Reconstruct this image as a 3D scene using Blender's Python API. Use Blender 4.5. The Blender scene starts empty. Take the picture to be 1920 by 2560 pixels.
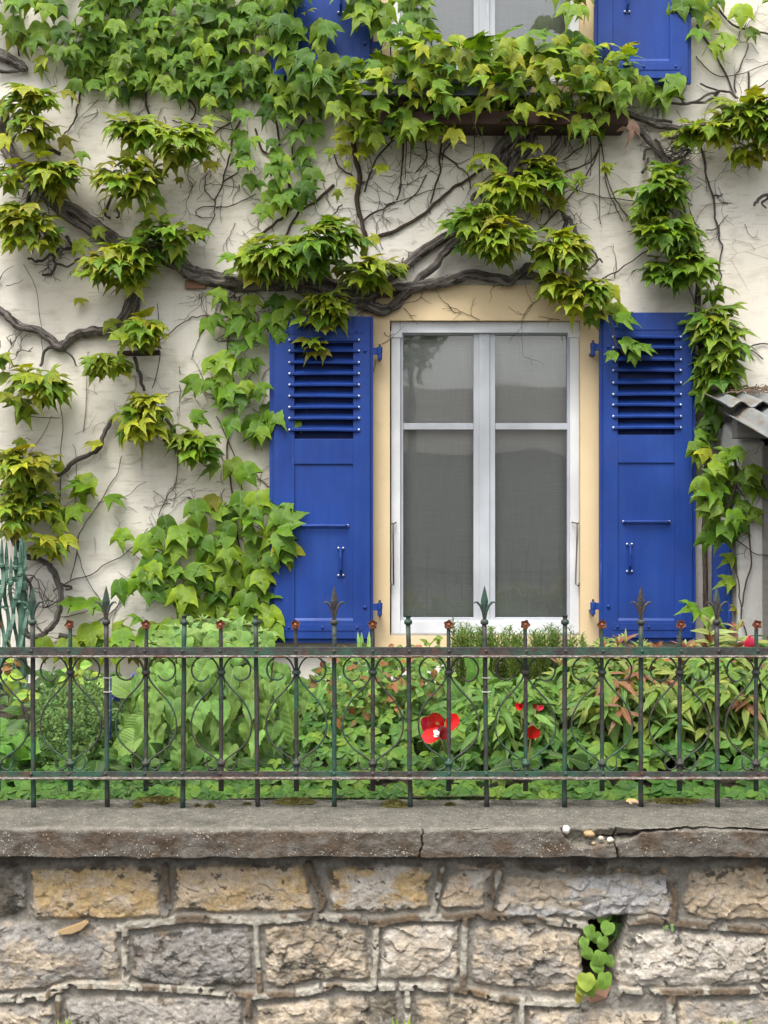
import bpy, math, random
import numpy as np
from mathutils import Vector, Matrix
R = math.radians
rnd = random.Random(7)
rs = np.random.RandomState(11)
scene = bpy.context.scene
C = scene.collection

# ------------------------------------------------------------------ camera, sky, sun, exposure
F = 3290.0            # focal length in photograph pixels (photo is 1920 x 2560, horizon at y = 1280)
CZ = 1.6              # eye height
cam = bpy.data.cameras.new('camera'); camo = bpy.data.objects.new('camera', cam); C.objects.link(camo)
cam.sensor_fit = 'VERTICAL'; cam.sensor_height = 36.0; cam.lens = F/2560*36.0
cam.clip_start = 0.05; cam.clip_end = 2000
camo.location = (0, 0, CZ); camo.rotation_euler = (R(90), 0, 0)
scene.camera = camo
w = bpy.data.worlds.new("World"); scene.world = w; w.use_nodes = True
nt = w.node_tree; nt.nodes.clear()
sky = nt.nodes.new('ShaderNodeTexSky'); sky.sky_type = 'NISHITA'; sky.sun_disc = False
SUN_EL, SUN_AZ = R(62), R(200)     # azimuth clockwise from +Y: behind the camera, slightly left
sky.sun_elevation = SUN_EL; sky.sun_rotation = SUN_AZ; sky.dust_density = 5; sky.ozone_density = 0.6; sky.air_density = 1.2
hs = nt.nodes.new('ShaderNodeHueSaturation'); hs.inputs['Saturation'].default_value = 0.28
bg = nt.nodes.new('ShaderNodeBackground'); bg.inputs[1].default_value = 0.125
wo = nt.nodes.new('ShaderNodeOutputWorld')
nt.links.new(sky.outputs[0], hs.inputs['Color']); nt.links.new(hs.outputs[0], bg.inputs[0]); nt.links.new(bg.outputs[0], wo.inputs[0])
sl = bpy.data.lights.new('sun', 'SUN'); sl.energy = 1.4; sl.angle = R(35); sl.color = (1, 0.97, 0.92)
so = bpy.data.objects.new('sun', sl); C.objects.link(so)
sd = Vector((math.sin(SUN_AZ)*math.cos(SUN_EL), math.cos(SUN_AZ)*math.cos(SUN_EL), math.sin(SUN_EL)))
so.rotation_euler = sd.to_track_quat('Z', 'Y').to_euler(); so.location = (-3, -6, 12)
scene.view_settings.view_transform = 'Standard'; scene.view_settings.look = 'None'
scene.view_settings.gamma = 1; scene.view_settings.exposure = 1.12
scene.cycles.max_bounces = 6; scene.cycles.transparent_max_bounces = 8

# ------------------------------------------------------------------ helpers
def P(px, py, Y): return Vector(((px-960)*Y/F, Y, CZ-(py-1280)*Y/F))
def PX(px, Y): return (px-960)*Y/F
def PZ(py, Y): return CZ-(py-1280)*Y/F
def hsh(ix, iy, seed):
    h = (ix.astype(np.int64)*374761393 + iy.astype(np.int64)*668265263 + seed*1442695041) & 0xffffffff
    h = ((h ^ (h >> 13))*1274126177) & 0xffffffff
    return ((h ^ (h >> 16)) & 0xffffff)/float(0xffffff)
def vn(x, y, seed=0):
    x = np.asarray(x, float); y = np.asarray(y, float)
    ix = np.floor(x); iy = np.floor(y); fx = x-ix; fy = y-iy
    fx = fx*fx*(3-2*fx); fy = fy*fy*(3-2*fy)
    a = hsh(ix, iy, seed); b = hsh(ix+1, iy, seed); c = hsh(ix, iy+1, seed); d = hsh(ix+1, iy+1, seed)
    return (a*(1-fx)+b*fx)*(1-fy)+(c*(1-fx)+d*fx)*fy
def fbm(x, y, seed=0, o=4, g=0.5):
    s = 0; a = 1; t = 0
    for i in range(o):
        s = s+a*vn(x*2**i+i*17.3, y*2**i-i*9.1, seed+i); t += a; a *= g
    return s/t
def sst(a, b, x):
    t = np.clip((x-a)/(b-a), 0, 1); return t*t*(3-2*t)

class MB:
    def __init__(s): s.v = []; s.f = []; s.uv = []
    def add(s, vs, fs, uvs=None):
        o = len(s.v); s.v += [tuple(v) for v in vs]; s.f += [tuple(i+o for i in f) for f in fs]
        s.uv += (list(uvs) if uvs is not None else [(0, 0)]*len(vs))
    def box(s, x0, x1, y0, y1, z0, z1):
        if x0 > x1: x0, x1 = x1, x0
        if y0 > y1: y0, y1 = y1, y0
        if z0 > z1: z0, z1 = z1, z0
        s.add([(x0,y0,z0),(x1,y0,z0),(x1,y1,z0),(x0,y1,z0),(x0,y0,z1),(x1,y0,z1),(x1,y1,z1),(x0,y1,z1)],
              [(0,3,2,1),(4,5,6,7),(0,1,5,4),(1,2,6,5),(2,3,7,6),(3,0,4,7)])
    def tube(s, pts, rad, seg=8, rough=0.0, sx=1.0, sy=1.0, seed=0, twist=0.0, lobes=0.0, cap=True):
        pts = [Vector(p) for p in pts]; n = len(pts)
        if not hasattr(rad, '__len__'): rad = [rad]*n
        up = None; vs = []; uv = []; L = 0
        for i, p in enumerate(pts):
            t = (pts[min(i+1, n-1)]-pts[max(i-1, 0)])
            if t.length < 1e-9: t = Vector((0, 0, 1))
            t.normalize()
            if up is None:
                up = Vector((0, -1, 0)) if abs(t.y) < 0.9 else Vector((1, 0, 0))
            up = (up-t*up.dot(t)); up.normalize(); sd_ = t.cross(up)
            if i: L += (pts[i]-pts[i-1]).length
            for k in range(seg):
                a = 2*math.pi*k/seg+twist*L
                r = rad[i]
                if rough: r *= 1+rough*(float(vn(k*1.3+seed, L*25+seed*3.1, seed+5))-0.5)*2+lobes*math.cos(3*a+L*6+seed)
                vs.append(p+up*(math.cos(a)*r*sx)+sd_*(math.sin(a)*r*sy)); uv.append((k/seg, L))
        fs = []
        for i in range(n-1):
            for k in range(seg):
                k2 = (k+1) % seg
                fs.append((i*seg+k, i*seg+k2, (i+1)*seg+k2, (i+1)*seg+k))
        if cap and seg > 2:
            fs.append(tuple(range(seg-1, -1, -1))); fs.append(tuple((n-1)*seg+k for k in range(seg)))
        s.add(vs, fs, uv)
    def lathe(s, c, prof, seg=14, axis='z'):
        vs = []; fs = []
        for r, h in prof:
            for k in range(seg):
                a = 2*math.pi*k/seg
                if axis == 'z': vs.append((c[0]+r*math.cos(a), c[1]+r*math.sin(a), c[2]+h))
                else: vs.append((c[0]+r*math.cos(a), c[1]-h, c[2]+r*math.sin(a)))
        n = len(prof)
        for i in range(n-1):
            for k in range(seg):
                k2 = (k+1) % seg; q = (i*seg+k, i*seg+k2, (i+1)*seg+k2, (i+1)*seg+k)
                fs.append(q if axis == 'z' else q)
        fs.append(tuple(range(seg-1, -1, -1))); fs.append(tuple((n-1)*seg+k for k in range(seg)))
        s.add(vs, fs)
    def prism(s, poly, y0, y1):   # polygon of (x,z), extruded along Y
        n = len(poly); vs = [(x, y0, z) for x, z in poly]+[(x, y1, z) for x, z in poly]
        fs = [tuple(range(n)), tuple(range(2*n-1, n-1, -1))]+[(i, i+n, (i+1) % n+n, (i+1) % n) for i in range(n)]
        s.add(vs, fs)
def tag(o, label=None, cat=None, group=None, kind=None):
    if label: o['label'] = label
    if cat: o['category'] = cat
    if group: o['group'] = group
    if kind: o['kind'] = kind
    return o
LOCS = {}
def thing(name, loc, label, cat, group=None):
    o = bpy.data.objects.new(name, None); o.empty_display_size = 0.1; C.objects.link(o); o.location = loc
    LOCS[o.name] = Vector(loc)
    return tag(o, label, cat, group)
def link(o, parent=None):
    C.objects.link(o)
    if parent is not None:
        o.parent = parent; o.matrix_parent_inverse = Matrix.Translation(-LOCS.get(parent.name, Vector((0, 0, 0))))
    return o
def obj(name, mb, mat, parent=None, smooth=False, bevel=0, bseg=2, fix=True):
    me = bpy.data.meshes.new(name); me.from_pydata(mb.v, [], mb.f)
    if mb.uv and any(u != (0, 0) for u in mb.uv):
        ul = me.uv_layers.new(name='UVMap'); li = np.zeros(len(me.loops), int); me.loops.foreach_get('vertex_index', li)
        ul.data.foreach_set('uv', np.array(mb.uv, float)[li].ravel())
    if fix:
        import bmesh
        bm = bmesh.new(); bm.from_mesh(me); bmesh.ops.recalc_face_normals(bm, faces=bm.faces); bm.to_mesh(me); bm.free()
    me.materials.append(mat)
    if smooth: me.polygons.foreach_set('use_smooth', [True]*len(me.polygons))
    o = bpy.data.objects.new(name, me); link(o, parent)
    if bevel:
        m = o.modifiers.new('bevel', 'BEVEL'); m.width = bevel; m.segments = bseg; m.limit_method = 'ANGLE'; m.angle_limit = R(40)
    return o
def grid_mesh(name, V, nu, nv, cols, mat, parent=None, uv=None, flip=False):
    idx = np.arange(nu*nv).reshape(nv, nu)
    q = np.stack([idx[:-1, :-1], idx[:-1, 1:], idx[1:, 1:], idx[1:, :-1]], -1).reshape(-1, 4)
    if flip: q = q[:, ::-1]
    me = bpy.data.meshes.new(name)
    me.vertices.add(nu*nv); me.vertices.foreach_set('co', V.ravel().astype(np.float32))
    me.loops.add(q.size); me.loops.foreach_set('vertex_index', q.ravel().astype(np.int32))
    me.polygons.add(len(q)); me.polygons.foreach_set('loop_start', (np.arange(len(q))*4).astype(np.int32))
    me.update(calc_edges=True)
    if cols is not None:
        a = me.color_attributes.new('Col', 'FLOAT_COLOR', 'POINT'); a.data.foreach_set('color', cols.astype(np.float32).ravel())
    me.polygons.foreach_set('use_smooth', [True]*len(q))
    me.materials.append(mat); me.validate()
    o = bpy.data.objects.new(name, me); return link(o, parent)

# ------------------------------------------------------------------ materials
class NM:
    def __init__(s, name):
        s.m = bpy.data.materials.new(name); s.m.use_nodes = True; s.t = s.m.node_tree; s.n = s.t.nodes; s.n.clear()
        s.out = s.n.new('ShaderNodeOutputMaterial'); s.p = s.n.new('ShaderNodeBsdfPrincipled'); s.l(s.p.outputs[0], s.out.inputs[0])
        s.tc = s.n.new('ShaderNodeTexCoord')
    def l(s, a, b): s.t.links.new(a, b)
    def inp(s, node, k, v):
        if v is None: return
        i = node.inputs[k]
        if hasattr(v, 'node'): s.l(v, i)
        else:
            if isinstance(v, tuple) and len(v) == 3 and i.type == 'RGBA': v = v+(1,)
            i.default_value = v
    def mapv(s, scale=(1, 1, 1), src='Object'):
        m = s.n.new('ShaderNodeMapping'); s.l(s.tc.outputs[src], m.inputs[0]); m.inputs['Scale'].default_value = scale; return m.outputs[0]
    def noise(s, scale, detail=4, rough=0.55, vec=None, dist=0):
        n = s.n.new('ShaderNodeTexNoise'); s.l(vec if vec is not None else s.tc.outputs['Object'], n.inputs['Vector'])
        n.inputs['Scale'].default_value = scale; n.inputs['Detail'].default_value = detail; n.inputs['Roughness'].default_value = rough
        n.inputs['Distortion'].default_value = dist; return n.outputs['Fac']
    def voro(s, scale, vec=None, feat='F1', out='Distance'):
        n = s.n.new('ShaderNodeTexVoronoi'); n.feature = feat; s.l(vec if vec is not None else s.tc.outputs['Object'], n.inputs['Vector'])
        n.inputs['Scale'].default_value = scale; return n.outputs[out]
    def ramp(s, fac, stops):
        n = s.n.new('ShaderNodeValToRGB'); s.l(fac, n.inputs[0]); e = n.color_ramp.elements
        while len(e) < len(stops): e.new(0.5)
        for el, (p, c) in zip(e, stops):
            el.position = p; el.color = (c if len(c) == 4 else tuple(c)+(1,)) if hasattr(c, '__len__') else (c, c, c, 1)
        return n.outputs[0]
    def mix(s, fac, a, b, mode='MIX'):
        n = s.n.new('ShaderNodeMix'); n.data_type = 'RGBA'; n.blend_type = mode
        s.inp(n, 0, fac); s.inp(n, 6, a); s.inp(n, 7, b); return n.outputs[2]
    def math(s, op, a, b=0.0, c=None):
        n = s.n.new('ShaderNodeMath'); n.operation = op; s.inp(n, 0, a); s.inp(n, 1, b); s.inp(n, 2, c); return n.outputs[0]
    def attr(s, name='Col'):
        n = s.n.new('ShaderNodeAttribute'); n.attribute_name = name; return n
    def sep(s, v):
        n = s.n.new('ShaderNodeSeparateXYZ'); s.l(v, n.inputs[0]); return n.outputs
    def bump(s, h, st=0.3, dist=0.01, nrm=None):
        n = s.n.new('ShaderNodeBump'); s.l(h, n.inputs['Height']); n.inputs['Strength'].default_value = st; n.inputs['Distance'].default_value = dist
        if nrm is not None: s.l(nrm, n.inputs['Normal'])
        return n.outputs[0]
    def set(s, **k):
        for a, b in k.items(): s.inp(s.p, {'base': 'Base Color', 'rough': 'Roughness', 'nrm': 'Normal', 'metal': 'Metallic', 'spec': 'Specular IOR Level', 'coat': 'Coat Weight'}[a], b)
        return s.m

def m_plaster(name, c1, c2, stain, hs_=1.0, rough_sc=140, lines=True):
    m = NM(name)
    big = m.noise(0.9, 5, 0.6); med = m.noise(5, 5, 0.6, m.mapv((1, 1, 2.2)))
    base = m.mix(m.ramp(big, [(0.35, 0), (0.65, 1)]), c1, c2)
    st = m.ramp(med, [(0.52, 0), (0.72, 1)])
    base = m.mix(m.math('MULTIPLY', m.sep(st)[0], 0.5), base, stain)
    drip = m.ramp(m.noise(1, 5, 0.6, m.mapv((5, 5, 0.7))), [(0.55, 0), (0.75, 1)])
    base = m.mix(m.math('MULTIPLY', m.sep(drip)[0], 0.28), base, (0.33, 0.31, 0.25))
    ck_ = m.ramp(m.voro(1.6, m.mapv((1, 1, 1.7)), 'DISTANCE_TO_EDGE'), [(0, 1), (0.006, 0)])
    ckm = m.ramp(m.noise(1.3, 4), [(0.55, 0), (0.6, 1)])
    base = m.mix(m.math('MULTIPLY', m.math('MULTIPLY', m.sep(ck_)[0], m.sep(ckm)[0]), 0.5), base, (0.2, 0.16, 0.12))
    # horizontal float marks of the render
    ln = m.noise(1, 6, 0.65, m.mapv((9, 9, 75)), 0.6)
    lm = m.ramp(ln, [(0.56, 0), (0.66, 1)])
    msk = m.ramp(m.noise(3.1, 3, 0.5), [(0.42, 0), (0.6, 1)])
    f = m.math('MULTIPLY', m.sep(lm)[0], m.sep(msk)[0])
    if lines: base = m.mix(m.math('MULTIPLY', f, 0.5), base, stain)
    # little pits and specks
    sp = m.ramp(m.voro(26, m.mapv((1, 1, 1.2))), [(0.0, 1), (0.10, 0)])
    sm = m.ramp(m.noise(9, 2), [(0.54, 0), (0.6, 1)])
    base = m.mix(m.math('MULTIPLY', m.math('MULTIPLY', m.sep(sp)[0], m.sep(sm)[0]), 0.55), base, (0.12, 0.1, 0.08))
    fine = m.noise(rough_sc, 5, 0.7)
    h = m.math('ADD', m.math('MULTIPLY', fine, 0.6), m.math('MULTIPLY', f, -0.7 if lines else 0))
    h = m.math('ADD', h, m.math('MULTIPLY', ln, 0.8 if lines else 0))
    return m.set(base=base, rough=0.92, spec=0.2, nrm=m.bump(h, 0.55*hs_, 0.006))
M = {}
M['plaster'] = m_plaster('cream_plaster', (0.74, 0.685, 0.585), (0.79, 0.755, 0.685), (0.42, 0.36, 0.27))
M['plaster_rough'] = m_plaster('rough_white_plaster', (0.47, 0.46, 0.43), (0.58, 0.57, 0.54), (0.30, 0.27, 0.22), 2.2, 75, False)
def m_yellow():
    m = NM('yellow_render')
    b = m.mix(m.ramp(m.noise(2.2, 4), [(0.35, 0), (0.7, 1)]), (0.70, 0.535, 0.315), (0.76, 0.60, 0.375))
    b = m.mix(m.math('MULTIPLY', m.sep(m.ramp(m.noise(7, 5, 0.6), [(0.58, 0), (0.75, 1)]))[0], 0.4), b, (0.50, 0.40, 0.26))
    cr = m.ramp(m.voro(9, m.mapv((1, 1, 1)), 'DISTANCE_TO_EDGE'), [(0, 1), (0.008, 0)])
    cm = m.ramp(m.noise(4.3, 2), [(0.6, 0), (0.66, 1)])
    b = m.mix(m.math('MULTIPLY', m.math('MULTIPLY', m.sep(cr)[0], m.sep(cm)[0]), 0.5), b, (0.2, 0.13, 0.07))
    sp = m.ramp(m.voro(22), [(0.0, 1), (0.09, 0)]); sm = m.ramp(m.noise(6, 2), [(0.56, 0), (0.6, 1)])
    b = m.mix(m.math('MULTIPLY', m.math('MULTIPLY', m.sep(sp)[0], m.sep(sm)[0]), 0.7), b, (0.12, 0.08, 0.05))
    return m.set(base=b, rough=0.8, spec=0.25, nrm=m.bump(m.noise(60, 5, 0.6), 0.25, 0.004))
M['yellow'] = m_yellow()
def m_paint(name, c, c2, rough=0.42, chip=(0.45, 0.45, 0.45), chips=0.585, dirt=0.4):
    m = NM(name)
    v = m.mapv((14, 14, 1.6))
    b = m.mix(m.ramp(m.noise(1.0, 5, 0.6, v), [(0.3, 0), (0.7, 1)]), c, c2)
    b = m.mix(m.math('MULTIPLY', m.sep(m.ramp(m.noise(3.5, 5, 0.65), [(0.45, 0), (0.75, 1)]))[0], dirt), b, tuple(x*0.55+0.02 for x in c))
    sp = m.ramp(m.voro(42, m.mapv((1.5, 1.5, 0.8))), [(0.0, 1), (0.085, 0)]); sm = m.ramp(m.noise(5, 3), [(chips, 0), (chips+0.05, 1)])
    b = m.mix(m.math('MULTIPLY', m.sep(sp)[0], m.sep(sm)[0]), b, chip)
    scr = m.ramp(m.noise(1.0, 3, 0.6, m.mapv((85, 85, 4.5))), [(0.70, 0), (0.73, 1)])
    b = m.mix(m.math('MULTIPLY', m.sep(scr)[0], 0.5), b, tuple(min(1, x*1.3+.10) for x in c))
    fade = m.ramp(m.noise(1.7, 3), [(0.35, 0.82), (0.7, 1.25)])
    b = m.mix(1.0, b, fade, 'MULTIPLY')
    h = m.math('ADD', m.noise(1.0, 4, 0.6, m.mapv((120, 120, 6))), m.math('MULTIPLY', m.noise(30, 3), 0.6))
    rg = m.ramp(m.noise(6, 4), [(0.3, rough-0.08), (0.7, rough+0.12)])
    return m.set(base=b, rough=m.sep(rg)[0], spec=0.25, nrm=m.bump(h, 0.28, 0.004))
M['blue'] = m_paint('blue_paint', (0.012, 0.041, 0.215), (0.017, 0.056, 0.255))
M['blue_shaded'] = m_paint('shaded_louvre_blue', (0.008, 0.018, 0.085), (0.011, 0.024, 0.11), 0.6)  # shutter blue darkened to carry the shade inside the louvres
M['blue_worn'] = m_paint('peeling_blue_paint', (0.024, 0.075, 0.36), (0.032, 0.095, 0.42), 0.5, (0.5, 0.5, 0.48), 0.47)
M['white'] = m_paint('white_frame_paint', (0.62, 0.64, 0.67), (0.69, 0.70, 0.72), 0.4, (0.25, 0.22, 0.18), 0.64, 0.12)
M['sash'] = m_paint('grey_white_sash_paint', (0.40, 0.42, 0.45), (0.46, 0.48, 0.51), 0.45, (0.3, 0.28, 0.25), 0.64, 0.12)
M['sill'] = m_paint('weathered_sill', (0.33, 0.31, 0.29), (0.43, 0.41, 0.38), 0.8)
m = NM('rivet_metal'); M['rivet'] = m.set(base=(0.5, 0.53, 0.6), rough=0.4, metal=0.2)
m = NM('dark_pin'); M['pin'] = m.set(base=m.mix(m.noise(200, 2), (0.03, 0.025, 0.02), (0.09, 0.06, 0.04)), rough=0.7)
m = NM('brown_rod'); M['rod'] = m.set(base=m.mix(m.noise(90, 3), (0.09, 0.07, 0.045), (0.2, 0.16, 0.1)), rough=0.55, metal=0.3)
def m_glass():
    m = NM('window_glass'); tr = m.n.new('ShaderNodeBsdfTransparent'); gl = m.n.new('ShaderNodeBsdfGlossy'); mx = m.n.new('ShaderNodeMixShader')
    tr.inputs[0].default_value = (0.97, 0.985, 0.98, 1); gl.inputs['Roughness'].default_value = 0.025
    m.l(m.bump(m.noise(2.2, 2, 0.4), 0.10, 0.02), gl.inputs['Normal'])
    fr = m.n.new('ShaderNodeFresnel'); fr.inputs['IOR'].default_value = 1.5
    m.l(m.math('ADD', m.math('MULTIPLY', fr.outputs[0], 1.0), 0.062), mx.inputs[0]); m.l(tr.outputs[0], mx.inputs[1]); m.l(gl.outputs[0], mx.inputs[2])
    m.l(mx.outputs[0], m.out.inputs[0]); return m.m
M['glass'] = m_glass()
def m_screen(name, c1, c2):
    m = NM(name)
    a = m.noise(1, 2, 0.5, m.mapv((420, 1, 6))); b = m.noise(1, 2, 0.5, m.mapv((6, 1, 420)))
    wv = m.math('MULTIPLY', m.math('ADD', a, b), 0.5)
    base = m.mix(m.ramp(wv, [(0.42, 0), (0.6, 1)]), c1, c2)
    base = m.mix(m.ramp(m.noise(1.6, 3, 0.5, m.mapv((2.5, 1, 0.4))), [(0.3, 0), (0.7, 0.35)]), base, tuple(x*0.8 for x in c1))
    return m.set(base=base, rough=0.95, spec=0.1)
M['screen'] = m_screen('grey_net_curtain', (0.47, 0.455, 0.44), (0.57, 0.555, 0.54))
M['curtain'] = m_screen('pale_net_curtain', (0.42, 0.40, 0.41), (0.52, 0.5, 0.51))
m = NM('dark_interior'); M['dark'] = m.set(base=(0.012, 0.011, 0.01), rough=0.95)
def m_bark(name, c1, c2, c3):
    m = NM(name); v = m.mapv((9, 14, 1), 'UV')
    a = m.noise(1.0, 6, 0.7, v, 0.8); b = m.noise(14, 5, 0.6)
    col = m.mix(m.ramp(a, [(0.42, 0), (0.56, 1)]), c1, c2)
    col = m.mix(m.math('MULTIPLY', m.sep(m.ramp(b, [(0.5, 0), (0.7, 1)]))[0], 0.6), col, c3)
    return m.set(base=col, rough=0.9, spec=0.2, nrm=m.bump(a, 1.0, 0.03, m.bump(m.noise(160, 3), 0.4, 0.004)))
M['bark'] = m_bark('gnarled_vine_bark', (0.06, 0.05, 0.044), (0.27, 0.235, 0.21), (0.30, 0.28, 0.26))
M['twig'] = m_bark('thin_vine_twig', (0.09, 0.06, 0.045), (0.19, 0.14, 0.105), (0.13, 0.10, 0.08))
m = NM('green_stem'); M['petiole'] = m.set(base=m.mix(m.noise(20, 2), (0.14, 0.05, 0.02), (0.13, 0.17, 0.03)), rough=0.6)
def m_leaf(name, rough=0.36, trans=0.3, vein=0.5, nveins=9, tip=(1.9, 1.55, 0.9), spec=0.5, ang=0.9):
    m = NM(name); at = m.attr(); uv = m.sep(m.tc.outputs['UV'])
    au = m.math('ABSOLUTE', uv[0])
    edge = m.math('POWER', at.outputs['Alpha'], 2.5)
    tipc = m.mix(1.0, at.outputs['Color'], tip+(1,), 'MULTIPLY')
    col = m.mix(m.math('MULTIPLY', edge, 0.6), at.outputs['Color'], tipc)
    mot = m.ramp(m.noise(35, 3), [(0.3, 0.82), (0.7, 1.18)])
    col = m.mix(1.0, col, mot, 'MULTIPLY')
    mid = m.math('LESS_THAN', au, 0.022)
    sv = m.math('SINE', m.math('MULTIPLY', m.math('SUBTRACT', uv[1], m.math('MULTIPLY', au, ang)), nveins*6.283))
    svm = m.math('GREATER_THAN', sv, 0.93)
    vm = m.math('MAXIMUM', mid, m.math('MULTIPLY', svm, 0.5))
    col = m.mix(m.math('MULTIPLY', vm, vein), col, (0.30, 0.38, 0.10))
    nb = m.bump(m.math('ABSOLUTE', sv), 0.5, 0.0022)
    m.set(base=col, rough=rough, spec=spec, nrm=nb)
    tl = m.n.new('ShaderNodeBsdfTranslucent'); m.l(m.mix(1.0, col, (1.5, 1.35, 0.5, 1), 'MULTIPLY'), tl.inputs[0])
    mx = m.n.new('ShaderNodeMixShader'); mx.inputs[0].default_value = trans
    m.l(m.p.outputs[0], mx.inputs[1]); m.l(tl.outputs[0], mx.inputs[2]); m.l(mx.outputs[0], m.out.inputs[0]); return m.m
M['ivy'] = m_leaf('creeper_leaf', 0.36, 0.33, 0.3, spec=0.36)
M['soft'] = m_leaf('soft_leaf', 0.5, 0.16, 0.4, 6, (1.3, 1.25, 1.0), 0.25)
M['herb'] = m_leaf('herb_leaf', 0.36, 0.24, 0.3, 7, (1.3, 1.25, 1.0), 0.4)
m = NM('red_petal'); at = m.attr(); M['petal'] = m.set(base=m.mix(1, at.outputs['Color'], m.ramp(m.noise(30, 3), [(0.3, 0.8), (0.7, 1.1)]), 'MULTIPLY'), rough=0.35, spec=0.5)
def m_iron():
    m = NM('weathered_green_iron')
    n1 = m.noise(9, 6, 0.7); n2 = m.noise(38, 5, 0.7); big = m.noise(3.3, 2)
    g = m.mix(m.ramp(n2, [(0.3, 0), (0.7, 1)]), (0.013, 0.045, 0.029), (0.034, 0.10, 0.064))
    d = m.mix(m.ramp(n2, [(0.35, 0), (0.65, 1)]), (0.022, 0.02, 0.021), (0.06, 0.054, 0.05))
    k = m.math('ADD', m.math('MULTIPLY', n1, 0.6), m.math('MULTIPLY', big, 0.4))
    c = m.mix(m.ramp(k, [(0.48, 0), (0.58, 1)]), d, g)
    rust = m.ramp(m.noise(24, 6, 0.75), [(0.56, 0), (0.66, 1)])
    c = m.mix(m.math('MULTIPLY', m.sep(rust)[0], 0.75), c, (0.10, 0.042, 0.022))
    pale = m.ramp(m.noise(70, 5, 0.8), [(0.64, 0), (0.72, 1)])
    c = m.mix(m.math('MULTIPLY', m.sep(pale)[0], 0.6), c, (0.36, 0.36, 0.32))
    return m.set(base=c, rough=0.55, spec=0.45, nrm=m.bump(m.math('ADD', n2, m.noise(150, 3)), 0.5, 0.003))
M['iron'] = m_iron()
def m_rail():
    m = NM('peeling_rail_iron')
    v = m.mapv((1, 1, 3)); n2 = m.noise(60, 6, 0.8, v)
    c = m.mix(m.ramp(n2, [(0.35, 0), (0.6, 1)]), (0.05, 0.04, 0.035), (0.16, 0.12, 0.10))
    c = m.mix(m.sep(m.ramp(m.noise(85, 5, 0.8, v), [(0.52, 0), (0.6, 1)]))[0], c, (0.42, 0.41, 0.37))
    c = m.mix(m.sep(m.ramp(m.noise(12, 4, 0.7, v), [(0.55, 0), (0.62, 1)]))[0], c, (0.10, 0.05, 0.03))
    return m.set(base=c, rough=0.75, nrm=m.bump(n2, 0.6, 0.004))
M['rail'] = m_rail()
m = NM('rusty_rosette'); M['rust'] = m.set(base=m.mix(m.ramp(m.noise(60, 5, 0.7), [(0.3, 0), (0.7, 1)]), (0.11, 0.032, 0.014), (0.34, 0.13, 0.06)), rough=0.7, nrm=m.bump(m.noise(140, 4), 0.5, 0.003))
m = NM('verdigris_gate_iron'); M['gate'] = m.set(base=m.mix(m.ramp(m.noise(14, 5, 0.7), [(0.3, 0), (0.7, 1)]), (0.03, 0.08, 0.055), (0.085, 0.17, 0.12)), rough=0.6, nrm=m.bump(m.noise(80, 4), 0.4, 0.003))
def m_stone():
    m = NM('limestone_and_mortar'); at = m.attr()
    f = m.ramp(m.noise(60, 6, 0.75), [(0.28, 0.62), (0.5, 1.0), (0.72, 1.32)])
    c = m.mix(1.0, at.outputs['Color'], f, 'MULTIPLY')
    pit = m.ramp(m.noise(33, 5, 0.7), [(0.60, 0), (0.68, 1)])
    c = m.mix(m.math('MULTIPLY', m.sep(pit)[0], 0.5), c, (0.07, 0.065, 0.055))
    och = m.ramp(m.noise(11, 5, 0.65), [(0.55, 0), (0.68, 1)])
    c = m.mix(m.math('MULTIPLY', m.sep(och)[0], 0.3), c, (0.36, 0.22, 0.10))
    h = m.math('ADD', m.noise(45, 7, 0.75), m.math('MULTIPLY', m.voro(38, None, 'DISTANCE_TO_EDGE'), 0.7))
    return m.set(base=c, rough=0.88, spec=0.25, nrm=m.bump(h, 0.9, 0.009))
M['stone'] = m_stone()
def m_coping():
    m = NM('exposed_aggregate_concrete'); at = m.attr()
    c = m.mix(1.0, at.outputs['Color'], m.ramp(m.noise(30, 6, 0.7), [(0.3, 0.65), (0.7, 1.3)]), 'MULTIPLY')
    g = m.ramp(m.voro(125), [(0.0, 1), (0.26, 1), (0.36, 0)])
    gm = m.ramp(m.voro(125, None, 'F1', 'Color'), [(0.66, 0), (0.70, 1)])
    mm = m.math('MULTIPLY', m.math('MULTIPLY', m.sep(g)[0], m.sep(gm)[0]), at.outputs['Alpha'])
    c = m.mix(m.math('MULTIPLY', mm, 0.8), c, (0.62, 0.56, 0.47))
    g2 = m.ramp(m.voro(150, m.mapv((1, 1, 1.1))), [(0.0, 1), (0.32, 0)])
    c = m.mix(m.math('MULTIPLY', m.math('MULTIPLY', m.sep(g2)[0], m.sep(m.ramp(m.noise(90, 2), [(0.55, 0), (0.6, 1)]))[0]), 0.8), c, (0.04, 0.035, 0.03))
    h = m.math('ADD', m.noise(90, 6, 0.75), m.math('MULTIPLY', mm, 0.5))
    return m.set(base=c, rough=0.9, spec=0.25, nrm=m.bump(h, 1.0, 0.01))
M['coping'] = m_coping()
m = NM('dark_soil'); M['soil'] = m.set(base=m.mix(m.noise(25, 5), (0.02, 0.014, 0.01), (0.06, 0.045, 0.03)), rough=0.95, nrm=m.bump(m.noise(40, 5), 0.8, 0.03))
m = NM('asphalt'); M['asphalt'] = m.set(base=m.mix(m.noise(80, 5), (0.04, 0.04, 0.04), (0.075, 0.073, 0.07)), rough=0.9, nrm=m.bump(m.noise(150, 3), 0.6, 0.005))
m = NM('moss'); M['moss'] = m.set(base=m.mix(m.noise(60, 4), (0.04, 0.036, 0.008), (0.13, 0.115, 0.02)), rough=0.95)
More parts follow.
